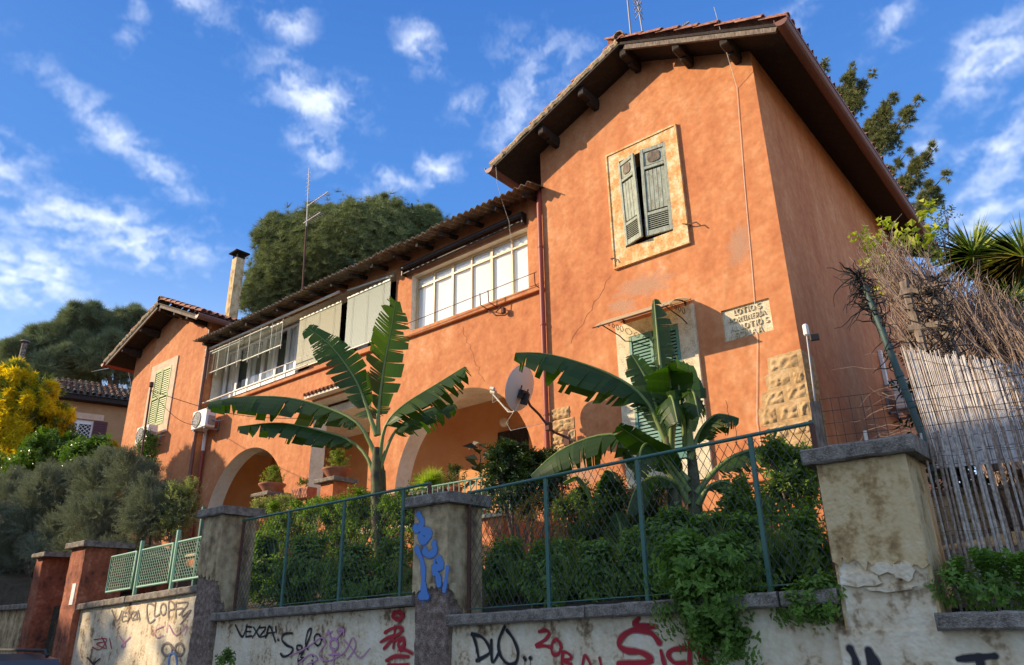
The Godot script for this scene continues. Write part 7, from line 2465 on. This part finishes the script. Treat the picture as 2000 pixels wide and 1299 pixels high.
	for z in [-0.6, 0.6]:
		g = Geo.new()
		g.cbox(Vector3(2.08, 0.70, z), Vector3(0.12, 0.14, 0.3), 0.03)
		put("headlight", g, M.white, t)
		g = Geo.new()
		g.cbox(Vector3(-2.06, 0.80, z), Vector3(0.1, 0.2, 0.2), 0.03)
		put("tail_light", g, M.pipe_red, t)

# ---------------------------------------------------------------- other buildings
func build_neighbours() -> void:
	# the tiled house beyond the far tower: its long wall looks this way
	var t := thing("neighbour_house", "tan house with mossy tiled roof and lattice window behind the far tower", "house", Vector3(-37.7, 0, -12.8))
	t.rotation.y = deg_to_rad(90.0 - 16.3)
	# own axes: the wall looks along +z, x runs to the right along it
	var g := Geo.new()
	var rev := Geo.new()
	wall(g, rev, 0.0, [Vector2(-7.0, 11.95), Vector2(6.0, 11.95)], 0.0, -0.35, [[-0.62, 0.62, 9.55, 10.95]])
	g.bx(-7.0, 0, -7.0, -6.7, 11.95, -0.36)
	g.bx(5.7, 0, -7.0, 6.0, 11.95, -0.36)
	g.bx(-6.69, 0, -7.0, 5.69, 11.95, -6.7)
	var fm := tri_mat(ramp_tex(256, [[0.01, 3, 1.0], [0.05, 3, 0.7]], [[0.0, 0.36, 0.20, 0.09], [1.0, 0.50, 0.31, 0.15]], 110), 3.0, 0.9)
	put("wall", g, fm, t)
	put("window_reveal", rev, fm, t)
	g = Geo.new()
	g.cbox(Vector3(0.02, 11.12, 0.01), Vector3(2.0, 0.30, 0.06), 0.01)
	put("lintel", g, M.pinkstone, t)
	var fr := Geo.new()
	frame4(fr, -0.62, 9.55, 0.62, 10.95, -0.55, 9.62, 0.55, 10.75, -0.16, -0.08)
	fr.bx(-0.04, 9.62, -0.15, 0.04, 10.75, -0.085)
	var win := put("window", fr, M.white, t)
	var la := Geo.new()
	for hx in [-0.29, 0.29]:
		for k in 9:
			for sg in [-1.0, 1.0]:
				var s := -0.6 + k * 0.19
				var pa := Vector2(-0.25, s)
				var pb := Vector2(0.25, s + sg * 0.5)
				# clip to the pane
				var pts := []
				for i in 21:
					var q := pa.lerp(pb, i / 20.0)
					if absf(q.y) < 0.56:
						pts.append(Vector3(hx + q.x, 10.185 + q.y, -0.10))
				if pts.size() > 1:
					la.tube([pts[0], pts[pts.size() - 1]], 0.014, 4, false)
	put("lattice", la, M.white, win)
	g = Geo.new()
	g.bx(-0.6, 9.5, -0.30, 0.6, 10.95, -0.28)
	put("pane", g, M.darkglass, win)
	for sg in [-1.0, 1.0]:
		g = Geo.new()
		g.cbox(Vector3(sg * 0.93, 10.22, 0.03), Vector3(0.58, 1.45, 0.05), 0.01)
		for k in 12:
			g.box(Vector3(sg * 0.93, 9.62 + k * 0.11, 0.058), Vector3(0.46, 0.06, 0.01), Basis(Vector3.RIGHT, -0.4))
		put("shutter", g, M.maroon, t)
	g = Geo.new()
	g.bx(-7.3, 11.78, -0.1, 6.3, 11.98, 0.55)
	put("eave", g, M.timber, t)
	# roof slope and its tiles
	var slope := 0.42
	g = Geo.new()
	g.face([Vector3(-7.4, 12.0, 0.62), Vector3(6.4, 12.0, 0.62), Vector3(6.4, 12.0 + slope * 4.1, -3.5), Vector3(-7.4, 12.0 + slope * 4.1, -3.5)], Vector3(0, 1, 0.4))
	g.face([Vector3(-7.4, 12.0, -7.6), Vector3(6.4, 12.0, -7.6), Vector3(6.4, 12.0 + slope * 4.1, -3.5), Vector3(-7.4, 12.0 + slope * 4.1, -3.5)], Vector3(0, 1, -0.4))
	for x in [-7.4, 6.4]:
		g.face([Vector3(x, 12.0, 0.62), Vector3(x, 12.0 + slope * 4.1, -3.5), Vector3(x, 12.0, -7.6)], Vector3(x, 0, 0))
	var roof := put("roof", g, M.oldtile, t)
	var tm := tile_mesh(0.5, 0.085, 0.115)
	var b := Basis(Vector3(0, -slope, 1).normalized(), Vector3(0, 1, slope).normalized(), Vector3(-1, 0, 0))
	rng.seed = 15
	var rest := Geo.new()
	var kk := 0
	for r in 10:
		for c in 50:
			var x := -6.9 + c * 0.27
			var z := 0.16 - r * 0.40
			var xf := Transform3D(b * Basis(Vector3(0, 0, 1), 0.05) * Basis(Vector3.UP, (rng.randf() - 0.5) * 0.12), Vector3(x + (rng.randf() - 0.5) * 0.03, 12.04 + slope * (0.62 - z) + rng.randf() * 0.02, z))
			if x > -1.2 and x < 5.2 and r < 10 and kk < 240:
				piece("roof_tile", tm, M.oldtile if rng.randf() < 0.75 else M.tile, roof, xf, kk)
				kk += 1
			else:
				for sgz in [-1.0, 1.0]:
					rest.face([xf * Vector3(0, 0, 0.09 * sgz), xf * Vector3(0.5, 0, 0.11 * sgz), xf * Vector3(0.5, 0.10, 0), xf * Vector3(0, 0.08, 0)], Vector3.UP)
	stuff(put("roof_tiles", rest, M.oldtile, roof))
	g = Geo.new()
	g.tube([Vector3(-2.9, 12.5, -2.0), Vector3(-2.9, 14.9, -2.0)], 0.12, 8)
	g.lathe([Vector2(0.0, 0.0), Vector2(0.26, 0.0), Vector2(0.2, 0.08), Vector2(0, 0.12)], Vector3(-2.9, 14.95, -2.0), 10)
	put("chimney_pipe", g, M.oldtile, roof)
	# the row across the street that keeps the low wall in shade
	var blocks := [[-24.3, -11.8, 12.1, "plain tan apartment block across the street behind the camera"], [-62.0, -33.0, 12.6, "second tan apartment block across the street, farther left"]]
	for q in blocks:
		t = thing("apartment_block", q[3], "building", Vector3.ZERO, "apartment blocks across the street")
		g = Geo.new(); rev = Geo.new()
		var ops := []
		var x: float = q[0] + 1.6
		while x < q[1] - 2.0:
			for f in 3:
				ops.append([x, x + 1.1, 1.2 + f * 3.7, 2.9 + f * 3.7])
			x += 3.2
		wall(g, rev, 0.0, [Vector2(-q[1], q[2]), Vector2(-q[0], q[2])], 0.0, -0.4, ops.map(func(o): return [-o[1], -o[0], o[2], o[3]]))
		g.bx(-q[1], 0, -9.0, -q[1] + 0.4, q[2], -0.41)
		g.bx(-q[0] - 0.4, 0, -9.0, -q[0], q[2], -0.41)
		g.bx(-q[1], 0, -9.4, -q[0], q[2], -9.01)
		g.bx(-q[1] - 0.3, q[2], -9.7, -q[0] + 0.3, q[2] + 0.25, 0.3)
		var wl := put("wall", g, M.facade, t)
		wl.transform = Transform3D(Basis(Vector3.UP, PI), Vector3(0, 0, 6.2))
		var rv := put("window_reveal", rev, M.facade, t)
		rv.transform = wl.transform
		for o in ops:
			g = Geo.new()
			g.bx(o[0], o[2], 6.36, o[1], o[3], 6.38)
			g.bx((o[0] + o[1]) / 2 - 0.04, o[2], 6.33, (o[0] + o[1]) / 2 + 0.04, o[3], 6.359)
			put("window", g, M.darkglass, t)
	# villa added out of view on the right; its sunlit flank warms the side wall
	t = thing("added_bounce_villa", "added out-of-view stucco villa bouncing sunlight onto the shaded side wall", "house")
	g = Geo.new(); rev = Geo.new()
	var so := []
	for f in 2:
		for i in 3:
			so.append([-3.6 + i * 3.0, -2.6 + i * 3.0, 2.2 + f * 3.4, 3.9 + f * 3.4])
	wall(g, rev, 0.0, [Vector2(-5.5, 9.0), Vector2(5.5, 9.0)], 0.0, -0.4, so)
	g.bx(-5.5, 0, -7.0, -5.1, 9.0, -0.41)
	g.bx(5.1, 0, -7.0, 5.5, 9.0, -0.41)
	g.bx(-5.5, 0, -7.4, 5.5, 9.0, -7.01)
	g.bx(-5.8, 9.0, -7.7, 5.8, 9.2, 0.4)
	var vw := put("wall", g, M.facade, t)
	vw.transform = Transform3D(Basis(Vector3.UP, -PI / 2), Vector3(7.0, 0, -15.5))
	var vr := put("window_reveal", rev, M.facade, t)
	vr.transform = vw.transform
	for o in so:
		g = Geo.new()
		g.bx(o[0], o[2], -0.2, o[1], o[3], -0.17)
		var wo := put("window", g, M.darkglass, t)
		wo.transform = vw.transform
	t = thing("boundary_wall", "low grey wall closing the side passage behind the dry stems", "wall")
	g = Geo.new()
	g.bx(-3.05, 1.6, -13.0, 6.0, 3.3, -12.75)
	put("wall", g, M.greyplaster, t)
	g = Geo.new()
	rough_box(g, Vector3(1.47, 3.34, -12.87), Vector3(9.05, 0.08, 0.36), Basis.IDENTITY, 131, 0.01)
	put("cap_stone", g, M.coping, t)
	t = thing("street_tree", "plane tree standing in the gap across the street", "tree", Vector3(-25.9, 0, 7.5))
	g = Geo.new()
	g.tube([Vector3(0, 0, 0), Vector3(0.1, 3, 0), Vector3(0, 6, 0.1)], [0.22, 0.18, 0.12], 8)
	put("trunk", g, M.bark, t)
	var tl := [[Vector3(-1.3, 8.2, 0), 0.8, 0.6], [Vector3(0.4, 10.6, 0.2), 0.8, 0.5], [Vector3(-2.6, 10.2, 0), 0.9, 0.8]]
	foliage(t, "crown", sprig(20, 8, 0.3, 0.16, 0.12, 0.3), M.leaf, tl, 420, 1.0, col(0.03, 0.06, 0.015), col(0.10, 0.14, 0.03), 800, 0.4, 0.6)
	stems(t, Vector3(0, 5.5, 0), tl, 0.07, M.bark, 801)
